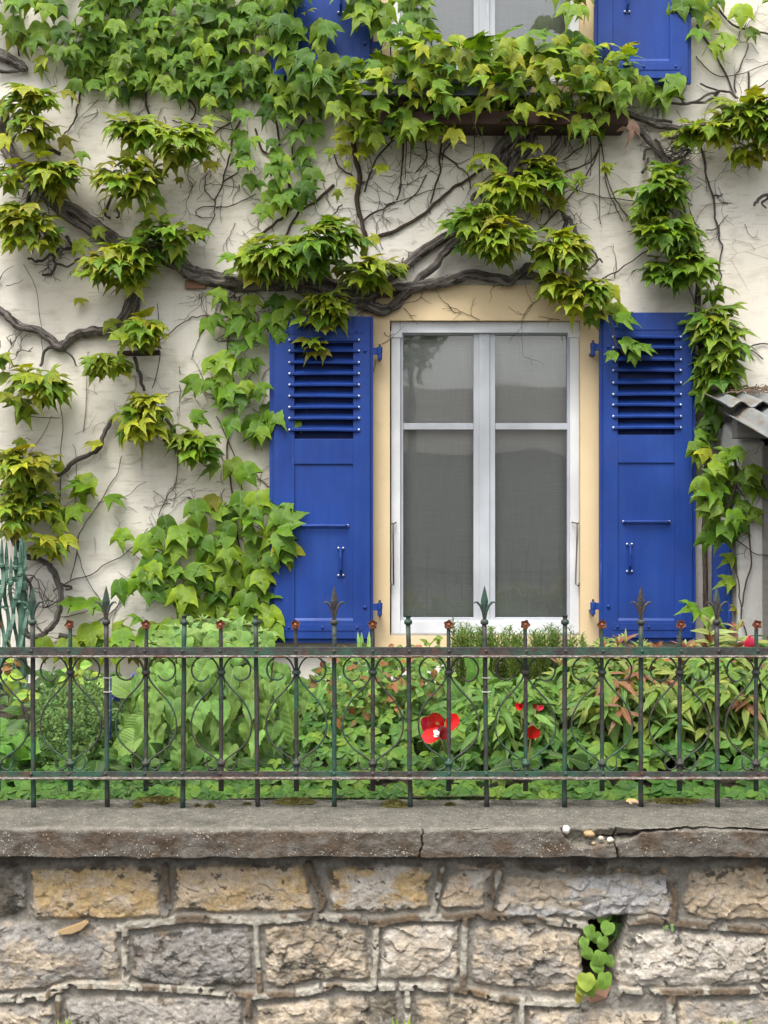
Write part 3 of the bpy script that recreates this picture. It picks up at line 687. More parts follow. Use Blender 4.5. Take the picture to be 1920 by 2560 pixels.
# window ledge and planter
mb = MB(); pbox(mb, 950, 1572, 277, 310, 6.78, 6.998); obj('ledge_beam', mb, M['timber'], house, bevel=.006)
for x in (1000, 1270, 1530):
    mb = MB(); mb.prism([(PX(x, 6.9)-.02, PZ(241, 6.9)), (PX(x, 6.9)+.02, PZ(241, 6.9)), (PX(x, 6.9)+.02, PZ(275, 6.9)), (PX(x, 6.9)-.02, PZ(275, 6.9))], 6.80, 6.997)
    obj('ledge_bracket', mb, M['timber'], house)
trough = thing('planter_trough', (PX(1055, 6.8), 6.85, PZ(240, 6.8)), 'grey metal planter trough half hidden by creeper on the upper ledge', 'planter')
mb = MB(); x0, x1 = PX(897, 6.76), PX(1330, 6.76); z0, z1 = PZ(236, 6.76), PZ(209, 6.76)
mb.box(x0+.01, x1-.01, 6.77, 6.777, z0, z1); mb.box(x0+.01, x1-.01, 6.96, 6.967, z0, z1); mb.box(x0+.01, x0+.017, 6.777, 6.96, z0, z1); mb.box(x1-.017, x1-.01, 6.777, 6.96, z0, z1); mb.box(x0+.017, x1-.017, 6.777, 6.96, z0, z0+.006)
obj('trough_body', mb, M['trough'], trough, bevel=.001)
mb = MB(); mb.box(x0, x1, 6.755, 6.78, z1, z1+.022); mb.box(x0, x1, 6.96, 6.985, z1, z1+.022); mb.box(x0, x0+.025, 6.78, 6.96, z1, z1+.022); mb.box(x1-.025, x1, 6.78, 6.96, z1, z1+.022)
obj('rim', mb, M['trough'], trough, bevel=.003)
mb = MB(); mb.box(x0+.018, x1-.018, 6.778, 6.959, z1-.05, z1-.02); obj('soil', mb, M['soil'], trough)
# rust stained iron stub low on the wall, brick showing, timber stub
mb = MB(); c = P(808, 1662, 6.98); mb.lathe((c.x, 7.0, c.z), [(.02, 0), (.018, .01), (.009, .014), (.008, .03), (.001, .03)], 10, 'y'); obj('rusty_iron_stub', mb, M['rust'], house)
mb = MB(); pbox(mb, 462, 515, 700, 722, 6.975, 7.0-.0015, 6.98); obj('bare_brick', mb, M['brick'], house, bevel=.006)
mb = MB(); p0 = P(295, 884, 6.95); p1 = P(400, 882, 6.93); mb.tube([p0, (p0+p1)/2, p1], .016, 8, .15); obj('timber_stub', mb, M['timber'], house)

# ------------------------------------------------------------------ shed on the right
shed = thing('lean_to_shed', (1.9, 6.8, .6), 'rough white lean-to shed with stained corrugated roof right of the shutters', 'shed')
XB = PX(1846, 6.55); YS = 6.55
mb = MB()
zt = 2.05
mb.add([(XB, YS, .3), (1.90, YS, .3), (1.90, YS, zt-.10), (XB, YS, zt-.10), (XB, 6.995, .3), (1.90, 6.995, .3), (1.90, 6.995, zt+.06), (XB, 6.995, zt+.06)],
       [(0, 1, 2, 3), (3, 2, 6, 7), (0, 3, 7, 4), (1, 5, 6, 2), (4, 7, 6, 5)])
o = obj('wall', mb, M['plaster_rough'], shed, bevel=.02, bseg=3)
mb = MB(); mb.box(1.901, 3.2, 6.9, 6.99, .3, 2.05); mb.box(2.75, 3.2, 6.5, 6.9, .3, 1.98); obj('doorway', mb, M['dark'], shed)
mb = MB(); mb.box(1.885, 1.93, YS-.01, YS+.07, .3, 1.93); obj('door_post', mb, M['gtimber'], shed, bevel=.003)
mb = MB(); mb.box(PX(1836, 6.5), 3.3, 6.46, 6.548, PZ(1096, 6.5), PZ(1046, 6.5)); obj('wall_plate', mb, M['gtimber'], shed, bevel=.004)
# corrugated sheets sloping towards the viewer
def sheet(x0, x1, yb, yf, zb, zf, per=.105, amp=.016, name='roof_sheet', curl=0):
    nu, nv = 90, 14; V = np.zeros((nv, nu, 3))
    for j in range(nv):
        t = j/(nv-1)
        for i in range(nu):
            x = x0+(x1-x0)*i/(nu-1)
            e = math.exp(-((x-x0)/.05)**2)
            V[j, i] = (x, yb+(yf-yb)*t, zb+(zf-zb)*t+amp*math.cos((x-x0)/per*2*math.pi+.4)-curl*e*.04)
    o = grid_mesh(name, V.reshape(-1, 3), nu, nv, None, M['sheet'], shed)
    md = o.modifiers.new('t', 'SOLIDIFY'); md.thickness = .006; md.offset = -1
    return o
sheet(1.655, 3.3, 6.99, 6.45, 2.235, 2.125, name='upper_roof_sheet')
sheet(1.70, 3.3, 6.60, 5.75, 2.125, 1.935, name='lower_roof_sheet', curl=1)
# dry debris on the roof
mb = MB()
for i in range(170):
    x = rnd.uniform(1.75, 2.25); y = rnd.uniform(6.72, 6.99); z = 2.235-(6.99-y)*.2+.022
    a = rnd.uniform(0, 6.28); l = rnd.uniform(.01, .05)
    mb.tube([(x, y, z+rnd.uniform(0, .02)), (x+math.cos(a)*l, y+math.sin(a)*l, z+rnd.uniform(0, .025))], rnd.uniform(.0015, .004), 4)
obj('dry_debris', mb, m_simple('dry_debris', (0.09, 0.045, 0.03), (0.24, 0.17, 0.11), 60), shed)
# blue board fixed flat to the side face of the shed
mb = MB(); xs = XB-.03
y0_, y1_ = 6.97, 6.63; z_t = PZ(1358, 6.75); z_b = 1.01
n = 7; poly = [(y0_, z_t), (y1_+.03, z_t+.0), (y1_, z_t-.03)]+[(y1_+.05*(1-math.cos(k/6*1.57)), z_b+.05*(1-math.sin(k/6*1.57))) for k in range(7)]+[(y0_, z_b+.02)]
vs = [(xs, a, b) for a, b in poly]+[(xs+.026, a, b) for a, b in poly]; k = len(poly)
mb.add(vs, [tuple(range(k)), tuple(range(2*k-1, k-1, -1))]+[(i, i+k, (i+1) % k+k, (i+1) % k) for i in range(k)])
obj('side_shutter', mb, M['blue_worn'], shed, bevel=.004)
mb = MB(); mb.box(XB-.012, XB-.001, 6.6, 6.985, z_b-.2, z_t+.12); obj('side_frame', mb, M['gtimber'], shed)
mb = MB(); q = P(1762, 1440, 6.96); mb.tube([P(1766, 1440, 6.97), P(1762, 1442, 6.94), P(1762, 1480, 6.94), P(1757, 1490, 6.94)], .006, 6); obj('shutter_catch', mb, M['blue'], shed)

# ------------------------------------------------------------------ folded green gate, far left
gate = thing('folding_gate', (PX(20, 6.4), 6.4, .6), 'folded green iron gate with wavy bars at the left edge', 'gate')
YG = 6.4
for k in range(9):
    x = -30+k*11.5; mb = MB(); n = 26; pts = []; top = 1352+(k % 3)*22 if k % 2 else 1358
    for i in range(n):
        t = i/(n-1); y = top+30+(1800-top-30)*t
        pts.append(P(x+6*math.sin(t*16+k*1.9)*min(1, t*4), y, YG+.03*math.sin(t*16+k*1.9+1.3)*min(1, t*4)-.02*(k % 2)))
    mb.tube(pts, .0105, 6, sx=.35, sy=1, twist=0)
    mb.tube([P(x, top+34, YG-.02*(k % 2)), P(x, top+20, YG-.02*(k % 2)), P(x, top-10, YG-.02*(k % 2))], [.009, .0075, .001], 6)
    mb.lathe(tuple(P(x, top+62, YG-.02*(k % 2))), [(.009, -.012), (.014, -.006), (.014, .006), (.009, .012)], 10)
    mb.lathe(tuple(P(x+rnd.uniform(-2, 2), top+150+rnd.uniform(-20, 20), YG-.03)), [(.007, -.006), (.011, -.002), (.011, .004), (.007, .008)], 10)
    obj('wavy_bar', mb, M['gate'], gate)
mb = MB(); mb.tube([P(54, 1340, YG), P(54, 1362, YG), P(54, 1400, YG), P(55, 1830, YG)], [.002, .012, .017, .018], 8); mb.lathe(tuple(P(55, 1466, YG)), [(.022, -.02), (.027, -.018), (.027, .02), (.022, .024)], 12)
obj('post', mb, M['gate'], gate)
for y in (1452, 1660):
    mb = MB(); mb.tube([P(-60, y+6, YG+.015), P(0, y+4, YG+.015), P(36, y-4, YG+.012), P(54, y, YG)], .011, 6, sx=.5, sy=1.4); obj('cross_bar', mb, M['gate'], gate)

# ------------------------------------------------------------------ what the panes reflect: a low house and a tree across the street
opp = thing('low_house', (1, -18, 0), 'low pale house with tiled roof across the street, seen as a reflection in the panes', 'house')
mb = MB(); mb.box(-9, 12, -22, -18, 0, 3.1); obj('wall', mb, M['far_wall'], opp)
mb = MB(); mb.add([(-9.4, -17.6, 3.0), (12.4, -17.6, 3.0), (12.4, -20, 4.75), (-9.4, -20, 5.0), (-9.4, -22.4, 3.0), (12.4, -22.4, 3.0)], [(0, 1, 2, 3), (3, 2, 5, 4), (0, 3, 4), (1, 5, 2), (0, 4, 5, 1)]); obj('roof', mb, M['tile'], opp)
tr = thing('street_tree', (.6, -15, 0), 'dark leafy tree across the street, seen as a reflection in the left pane', 'tree')
mb = MB(); mb.tube([(.4, -15, 0), (.5, -15, 2), (.6, -15, 4.2), (.7, -15, 5.4)], [.2, .16, .11, .04], 8, .1); obj('trunk', mb, M['bark'], tr)
L = []
for i in range(1500):
    d = nz(rs.randn(3))*rnd.uniform(.35, 1)**.5; L.append(((.4+d[0]*1.15, -15+d[1]*1.2, 5.9+d[2]*1.5), rs.randn(3), rs.randn(3), .22, pick((4, 2, 0, 0, 0))))
leaf_obj('crown', 'tiny', L, M['ivy'], tr)

# ------------------------------------------------------------------ creepers on the wall
def vine(name, loc, label, cat='creeper', group=None):
    return thing(name, loc, label, cat, group)
yel = lambda: pick((1, 4, 6, 5, 3)); mid = lambda: pick((2.5, 6, 4, .15, .1)); brt = lambda: pick((.6, 3, 6, 3, 1)); drk = lambda: pick((5, 5, 2, 0, .2))
def grow(v, tufts, col, stems=None, **kw):
    for t in tufts:
        c = t[5] if len(t) > 5 and callable(t[5]) else col
        mbt, mbp = MB(), MB(); d = t[6] if len(t) > 6 else .26
        L = tuft(t[0], t[1], t[2], t[3], c, t[4] if len(t) > 4 else None, depth=d, mbt=mbt, mbp=mbp, **kw)
        leaf_obj('leaf_cluster', 'ivy', L, M['ivy'], v); obj('spur', mbt, M['bark'], v, smooth=True, fix=False); obj('leaf_stalks', mbp, M['petiole'], v, smooth=True, fix=False)
def add_stalks(v, L):
    mb = MB()
    for (p, t, n, s, c) in L:
        p = Vector(p); q = Vector((p.x+rnd.uniform(-.03, .03), YW-.006, p.z+rnd.uniform(-.04, .01)))
        mb.tube([q, (p+q)/2+Vector((0, -.006, .012)), p], [.0019, .0016, .0013], 4, cap=False)
    obj('leaf_stalks', mb, M['petiole'], v, smooth=True, fix=False)

# the old gnarled vine across the left half
v1 = vine('gnarled_vine', P(0, 780, 6.95), 'old gnarled vine whose thick grey trunk crosses from the left edge to above the window')
mb = MB()
branch(mb, [(-60, 215), (-20, 250), (2, 270), (8, 300), (4, 340), (18, 375), (50, 415), (95, 470), (150, 512), (215, 548), (262, 582), (310, 612), (372, 622), (432, 652), (476, 681), (534, 699), (600, 708), (680, 706), (740, 702), (800, 712), (840, 724)], 26, 44, seed=1, amp=4, seg=14)
branch(mb, [(800, 700), (850, 722), (890, 748), (934, 770), (955, 778), (985, 766), (1016, 734), (1045, 712)], 40, 18, seed=2, seg=12)
branch(mb, [(740, 715), (800, 735), (860, 748), (905, 745), (945, 730), (985, 722), (1040, 716), (1100, 706), (1134, 698), (1170, 688), (1234, 693), (1272, 703), (1292, 694), (1312, 676), (1330, 666)], 34, 22, Y=YW-.045, seed=3, seg=12)
branch(mb, [(1290, 688), (1335, 692), (1355, 705), (1373, 710), (1392, 704), (1410, 700)], 22, 12, Y=YW-.04, seed=4, seg=10)
branch(mb, [(880, 722), (930, 712), (967, 692), (1010, 668), (1050, 632), (1100, 600), (1140, 575), (1180, 545), (1221, 520)], 26, 20, Y=YW-.03, seed=5, seg=12)
branch(mb, [(975, 770), (1010, 735), (1045, 700), (1080, 670), (1110, 630), (1150, 600), (1200, 560), (1234, 525)], 18, 24, Y=YW-.055, seed=6, seg=12)
branch(mb, [(360, 625), (362, 660), (347, 705), (328, 748), (307, 792), (278, 824), (230, 828), (191, 838), (160, 858), (145, 866), (118, 842), (87, 824), (50, 815), (30, 802), (8, 780), (-30, 760)], 26, 18, seed=7, amp=3, seg=12)
branch(mb, [(352, 740), (342, 775), (325, 800)], 10, 8, seed=8)
branch(mb, [(85, 470), (70, 500), (70, 540)], 14, 8, seed=9); branch(mb, [(95, 470), (140, 520), (200, 565), (262, 600), (330, 640)], 20, 12, Y=YW-.06, seed=10)
branch(mb, [(-10, 135), (20, 145), (45, 160), (62, 172)], 30, 18, seed=11, seg=12); branch(mb, [(-20, 178), (20, 178), (50, 176)], 9, 6, seed=12)
branch(mb, [(145, 872), (125, 872), (108, 884), (101, 915)], 9, 6, seed=13); branch(mb, [(150, 868), (180, 890), (192, 915)], 6, 3, seed=14)
branch(mb, [(291, 1043), (272, 1062), (258, 1090), (249, 1118), (232, 1132), (191, 1150), (165, 1172), (139, 1190), (100, 1210), (58, 1218), (-10, 1220)], 11, 12, seed=15, seg=8)
branch(mb, [(338, 892), (345, 920), (352, 950), (360, 978)], 10, 7, seed=16, seg=8)
branch(mb, [(415, 1045), (432, 1070), (440, 1110), (445, 1140)], 9, 7, seed=17, seg=8)
branch(mb, [(230, 545), (244, 580), (255, 600), (250, 612)], 9, 6, seed=18); branch(mb, [(165, 590), (180, 608), (188, 620), (170, 622), (145, 622), (132, 640), (140, 665), (125, 690), (108, 685)], 8, 6, seed=19, amp=5)
branch(mb, [(135, 640), (118, 642), (100, 655), (82, 650), (70, 645)], 6, 5, seed=20, amp=5); branch(mb, [(140, 660), (175, 664), (195, 650), (215, 655)], 6, 4, seed=21, amp=4)
branch(mb, [(68, 355), (72, 330), (90, 350), (120, 370), (150, 385)], 14, 10, seed=22, amp=4); branch(mb, [(110, 355), (100, 330), (85, 345), (78, 365)], 7, 5, seed=23)
branch(mb, [(285, 480), (270, 520), (262, 540), (275, 545)], 8, 5, seed=24, amp=5); branch(mb, [(290, 520), (300, 535), (290, 545)], 6, 4, seed=25)
# loop of old wood low on the left
branch(mb, [(35, 1410), (62, 1392), (95, 1396), (122, 1412), (140, 1440), (152, 1475), (150, 1515), (140, 1550), (122, 1575), (100, 1592), (70, 1590), (60, 1560)], 15, 13, Y=YW-.09, seed=26, seg=10)
branch(mb, [(60, 1385), (35, 1350), (20, 1290), (15, 1230)], 18, 22, Y=YW-.07, seed=27, seg=10); branch(mb, [(62, 1440), (80, 1470), (72, 1520), (66, 1580)], 8, 6, Y=YW-.05, seed=28)
branch(mb, [(88, 1375), (100, 1385), (125, 1382), (118, 1360)], 6, 5, seed=29); branch(mb, [(152, 1460), (170, 1465), (180, 1468), (165, 1475)], 6, 4, seed=30)
branch(mb, [(150, 1590), (190, 1595), (230, 1605), (270, 1600)], 14, 8, Y=YW-.06, seed=31)
obj('trunk', mb, M['bark'], v1, smooth=True, fix=False)
mb = MB()
for i in range(26):
    x, y = rnd.choice(((60, 1480), (85, 1440), (120, 1500), (100, 1470), (80, 1540), (110, 1520))); twiglet(mb, x, y, rnd.uniform(0, 6.28), rnd.uniform(40, 100), rnd.uniform(2.5, 5), YW-rnd.uniform(.02, .08))
for (x, y) in ((240, 600), (130, 660), (90, 620), (15, 850), (30, 880), (60, 500), (150, 640), (20, 420), (110, 500), (1010, 640), (920, 780), (270, 540), (5, 700), (300, 700)):
    for k in range(5): twiglet(mb, x+rnd.uniform(-15, 15), y+rnd.uniform(-15, 15), rnd.uniform(0, 6.28), rnd.uniform(25, 70), rnd.uniform(2.5, 5), YW-rnd.uniform(.01, .05))
obj('twigs', mb, M['bark'], v1, smooth=True, fix=False)
grow(v1, [(85, 250, 82, 48, None, yel), (95, 315, 62, 42, None, yel), (35, 440, 50, 32, None, yel), (145, 432, 90, 52, None, yel), (345, 335, 75, 48, None, brt, .3), (455, 350, 95, 58, None, brt, .3), (330, 445, 92, 62, None, yel, .3),
          (75, 555, 88, 75, None, yel, .3), (430, 588, 92, 46, None, mid), (300, 658, 108, 66, None, yel, .3), (690, 640, 100, 62, None, brt, .3), (820, 605, 110, 66, None, mid, .34), (930, 665, 80, 48, None, brt),
          (640, 655, 70, 45, 40, brt), (810, 780, 72, 62, 42, brt, .22), (355, 825, 62, 42, None, yel), (262, 900, 62, 36, None, yel), (95, 962, 90, 46, None, brt), (352, 1040, 68, 72, None, yel), (480, 1100, 58, 56, None, mid, .2),
          (55, 1170, 90, 62, None, yel, .3), (65, 1265, 78, 66, None, brt, .3), (120, 1350, 48, 28, 12, yel), (30, 1000, 40, 28, None, brt), (0, 900, 25, 30, 8, yel), (800, 865, 30, 32, 7, yel, .15)], yel)
L = curtain([[(175, 1190), (240, 1180), (260, 1230), (210, 1260), (180, 1240)], [(140, 1270), (210, 1270), (200, 1300), (150, 1300)]], mid, sp=46, size=(.08, .1)); leaf_obj('loose_leaves', 'ivy', L, M['ivy'], v1); add_stalks(v1, L)
leaf_obj('loose_leaves', 'ivy', [(P(250, 1105, 6.93), (-.9, -.5, -.1), (0, -.5, 1), .08, pick((0, 0, 1, 1, 0))), (P(225, 1212, 6.9), (-.8, -.5, .25), (0, -.5, 1), .12, G_MID), (P(268, 1240, 6.93), (.9, -.4, -.2), (0, -.5, 1), .09, G_MID),
    (P(215, 1505, 6.9), (-.8, -.3, .1), (0, -.5, 1), .12, G_MID), (P(218, 1500, 6.9), (.9, -.3, -.2), (0, -.6, 1), .09, G_MID), (P(195, 745, 6.97), (.5, -.5, -.4), (0, -.5, 1), .05, G_YEL)], M['ivy'], v1)

stray = curtain([[(200, 360), (520, 300), (560, 420), (400, 540), (200, 520)], [(0, 330), (200, 360), (180, 420), (0, 420)], [(180, 540), (420, 560), (400, 640), (200, 640)], [(560, 620), (960, 560), (1010, 680), (700, 720), (560, 700)], [(250, 800), (420, 830), (330, 940), (240, 940)], [(0, 900), (170, 930), (120, 1000), (0, 1000)], [(300, 980), (520, 1050), (540, 1160), (320, 1130)], [(0, 1090), (150, 1150), (170, 1330), (0, 1380)]], yel, sp=52, keep=.5, size=(.05, .085), out=(.06, .2), aj=60)
leaf_obj('stray_leaves', 'ivy', stray, M['ivy'], v1); add_stalks(v1, stray)
# hanging ivy, upper left
v2 = vine('hanging_ivy', P(420, -200, 6.95), 'dense dark green ivy hanging down from the top left corner')
Pd = [(200, -60), (228, 60), (165, 105), (140, 140), (168, 180), (195, 220), (255, 232), (280, 252), (345, 235), (405, 222), (450, 250), (500, 268), (560, 262), (640, 260), (730, 262), (800, 240), (830, 215), (775, 170), (740, 205), (705, 160), (745, 110), (725, 50), (722, -60)]
L = curtain([Pd], lambda: pick((4, 6, 3, .1, 0)), sp=29, aj=27, size=(.058, .09), out=(.03, .15))+curtain([Pd], drk, sp=46, aj=30, out=(.02, .05), size=(.06, .085))
L += curtain([[(-40, -60), (200, -60), (205, 60), (140, 130), (60, 110), (-20, 130)]], mid, sp=50)
L += curtain([[(0, 120), (50, 100), (48, 150), (0, 150)], [(90, 150), (160, 150), (200, 235), (100, 190)]], yel, sp=48, keep=.6)
leaf_obj('leaf_curtain', 'ivy', L, M['ivy'], v2); add_stalks(v2, L)
L = curtain([[(560, 250), (800, 235), (822, 330), (790, 430), (785, 505), (720, 535), (650, 535), (640, 480), (600, 440), (590, 390), (550, 330), (540, 280)]], lambda: pick((4, 6, 3, .1, 0)), sp=35, keep=.78, aj=28, size=(.06, .092))
L += curtain([[(690, 560), (800, 540), (700, 590), (620, 600), (590, 580)]], mid, sp=50, keep=.6)
leaf_obj('leaf_curtain', 'ivy', L, M['ivy'], v2); add_stalks(v2, L)
L = curtain([[(790, 60), (840, 50), (830, 140), (770, 130)], [(690, -60), (760, -60), (765, 60), (790, 150), (770, 200), (690, 190)], [(740, 150), (900, 130), (940, 200), (860, 245), (740, 230)], [(850, -60), (915, -60), (915, 40), (870, 30)], [(905, -60), (1075, -60), (1085, 50), (1050, 100), (960, 120), (905, 70), (870, 30), (880, -30)], [(840, -60), (880, -60), (870, 20), (850, 0)]], mid, sp=40, Yb=6.9)
leaf_obj('leaf_curtain', 'ivy', L, M['ivy'], v2)
mb = MB()
for (pts, w0, w1) in (([(370, 140), (367, 200), (364, 243), (372, 280), (384, 316)], 7, 5), ([(215, 190), (205, 220), (195, 262), (191, 289), (178, 315), (160, 335)], 6, 3), ([(510, 395), (540, 330), (590, 300)], 3, 3), ([(430, 300), (455, 305), (530, 315), (620, 330)], 3, 2),
    ([(600, 300), (585, 340), (575, 385), (562, 430), (556, 460), (540, 495), (538, 521), (532, 548), (515, 580)], 5, 2), ([(556, 455), (590, 435), (605, 415), (620, 400)], 4, 2), ([(540, 517), (500, 520), (490, 535), (505, 545), (530, 545)], 2.5, 2), ([(540, 518), (575, 515), (610, 500), (640, 485)], 3.5, 2),
    ([(536, 500), (515, 480), (512, 450), (520, 425)], 3, 2), ([(460, 250), (445, 230), (435, 200)], 5, 4), ([(478, 300), (490, 270), (470, 250)], 5, 4),
    ([(720, 420), (724, 470), (722, 505), (715, 535), (695, 552), (660, 580), (600, 620)], 9, 6), ([(833, 463), (795, 500), (752, 527), (735, 550), (715, 590)], 8, 6), ([(690, 300), (700, 360), (690, 420), (700, 470)], 5, 5), ([(640, 320), (655, 370), (690, 400)], 5, 5), ([(760, 300), (730, 350), (735, 400)], 5, 5),
    ([(880, 300), (885, 380), (900, 440), (893, 500), (903, 550), (915, 600), (912, 640)], 14, 12), ([(905, 555), (930, 535), (962, 520), (985, 505)], 6, 3), ([(902, 480), (880, 440), (850, 420), (830, 380)], 6, 3), ([(815, 560), (840, 530), (855, 510)], 4, 3), ([(912, 480), (940, 400), (985, 350)], 5, 4), ([(100, 20), (120, 90), (110, 150)], 5, 4), ([(30, 0), (40, 80), (48, 140)], 5, 4), ([(820, 0), (830, 60), (880, 100), (940, 115)], 6, 4)):
    branch(mb, pts, w0, w1, Y=YW-.012, seg=6, seed=len(mb.v) % 97, lobes=0, amp=2.5)
for i in range(60):
    x, y = rnd.choice(((200, 150), (300, 240), (360, 300), (450, 260), (600, 330), (560, 420), (700, 500), (760, 480), (650, 450), (60, 60), (130, 120), (540, 440), (620, 600), (590, 480)))
    twiglet(mb, x+rnd.uniform(-60, 60), y+rnd.uniform(-50, 50), rnd.uniform(3.5, 6), rnd.uniform(30, 110), rnd.uniform(1.5, 3.2))
obj('stems', mb, M['twig'], v2, smooth=True, fix=False)

# mass on the window ledge
v3 = vine('ledge_creeper', P(1250, 300, 6.9), 'bright yellow-green creeper heaped over the upper window ledge')
def ledge_leaves(poly, sp, col, dmin, dmax, size=(.058, .09), upfrac=.3):
    L = []
    for (x, y) in scatter(poly, sp):
        d = rnd.uniform(dmin, dmax)*(1 if y < 260 else .75); p = P(x, y-12, YW-d); a = R(rnd.gauss(0, 40))
        if rnd.random() < upfrac: t = (math.sin(a)*1.4, -.6, .15+rnd.random()*.4); n = (0, -.6, 1)
        else: t = (math.sin(a), -.5, -.9*math.cos(a)); n = (rnd.uniform(-.3, .3), -.9, .8)
        L.append((p, t, n, rnd.uniform(*size), col()))
    return L
Lp = [(845, 235), (880, 165), (960, 140), (1040, 108), (1130, 100), (1230, 105), (1300, 92), (1385, 100), (1440, 95), (1500, 118), (1560, 135), (1600, 170), (1625, 215), (1600, 245), (1550, 285), (1475, 310), (1425, 330), (1380, 345), (1340, 322), (1280, 335), (1200, 318), (1165, 345), (1110, 335), (1060, 345), (1010, 335), (960, 345), (910, 345), (870, 300), (830, 280)]
L = ledge_leaves(Lp, 26, lambda: pick((1, 4, 6, 3, .8)), .12, .36)+ledge_leaves(Lp, 46, mid, .10, .24)
L += ledge_leaves([(1000, 118), (1260, 100), (1430, 92), (1440, 150), (1000, 165)], 36, mid, .1, .3, (.09, .12), .6)
leaf_obj('leaf_mass', 'ivy', L, M['ivy'], v3)
L = curtain([[(840, 330), (930, 330), (915, 400), (870, 430), (820, 400)], [(860, 430), (890, 420), (880, 470), (850, 470)], [(835, 480), (860, 480), (850, 560), (830, 560)]], lambda: pick((0, 1, 3, 6, 0)), sp=33, size=(.05, .075), Yb=6.95)
leaf_obj('yellow_shoot', 'ivy', L, M['ivy'], v3); add_stalks(v3, L)
Ls = []
for (x, y, s) in ((1290, 322, .065), (1310, 318, .06), (1318, 365, .07), (1345, 368, .06), (1370, 395, .065), (1350, 408, .05), (1475, 305, .075), (1480, 330, .055), (1515, 415, .06), (1512, 428, .045), (1000, 325, .08), (1035, 335, .06), (1205, 392, .095), (1225, 410, .05), (1385, 400, .06), (960, 420, .07), (1180, 420, .06)):
    a = R(rnd.gauss(0, 40)); Ls.append((P(x, y-8, 6.86), (math.sin(a)*.9, -.6, -.3), (0, -.7, .8), s, lerp3(G_LIGHT, G_YEL, rnd.random())))
leaf_obj('dangling_leaves', 'ivy', Ls, M['ivy'], v3)
mb = MB()
for (x, y0, y1) in ((1015, 300, 450), (1025, 310, 420), (1345, 280, 390), (1385, 270, 410), (1375, 290, 350), (1475, 250, 440), (1500, 300, 560), (1185, 300, 390), (1330, 330, 400), (1300, 250, 330), (1240, 270, 320)):
    branch(mb, [(x, y0), (x+rnd.uniform(-6, 6), (y0+y1)/2), (x+rnd.uniform(-12, 12), y1)], 3, 2, Y=6.85, seg=5, seed=x % 13, lobes=0)
for i in range(50): twiglet(mb, rnd.uniform(960, 1580), rnd.uniform(200, 300), rnd.uniform(0, 6.28), rnd.uniform(40, 120), rnd.uniform(2.5, 5), YW-rnd.uniform(.08, .28))
obj('stems', mb, M['twig'], v3, smooth=True, fix=False)

# bundle of trunks above the lower window
v4 = vine('twisted_vine', P(1240, 500, 6.95), 'bundle of twisted bare trunks climbing to the ledge above the lower window')
mb = MB()
for i, (pts, w0, w1) in enumerate((([(1190, 560), (1221, 520), (1252, 440), (1262, 385), (1285, 330)], 22, 20), ([(1205, 560), (1240, 500), (1268, 455), (1300, 400), (1330, 340), (1350, 300)], 26, 22), ([(1215, 575), (1255, 520), (1290, 470), (1330, 420), (1370, 380), (1400, 340)], 16, 14),
    ([(1225, 545), (1250, 500), (1240, 450), (1255, 400), (1300, 340), (1360, 300)], 20, 24), ([(1180, 500), (1195, 480), (1220, 510)], 12, 10), ([(1232, 400), (1255, 360), (1300, 330), (1380, 305)], 24, 26), ([(1260, 360), (1275, 400), (1290, 425), (1330, 445), (1370, 440)], 10, 8),
    ([(1310, 430), (1350, 425), (1380, 430), (1386, 465), (1393, 497), (1402, 520), (1411, 545), (1418, 572), (1424, 585)], 9, 12), ([(1411, 540), (1428, 556), (1441, 583), (1457, 606), (1470, 632), (1463, 655), (1462, 674)], 11, 7), ([(1457, 608), (1478, 622), (1490, 640), (1494, 655), (1480, 668), (1470, 672)], 6, 4), ([(1490, 648), (1500, 650), (1506, 655)], 4, 3), ([(1395, 470), (1410, 473)], 7, 3), ([(1432, 590), (1440, 620), (1442, 650), (1432, 665)], 7, 5))):
    branch(mb, pts, w0, w1, Y=YW-.03-.02*(i % 3), seg=10, seed=40+i, amp=4)
obj('trunk', mb, M['bark'], v4, smooth=True, fix=False)
mb = MB()
for i in range(46):
    x, y = rnd.choice(((1380, 500), (1370, 520), (1360, 440), (1400, 480), (1340, 420), (1290, 500), (1450, 560), (1300, 380), (1420, 340), (1480, 340)))
    twiglet(mb, x+rnd.uniform(-20, 20), y+rnd.uniform(-15, 15), rnd.uniform(0, 6.28), rnd.uniform(30, 90), rnd.uniform(2, 4.5), YW-rnd.uniform(.01, .06))
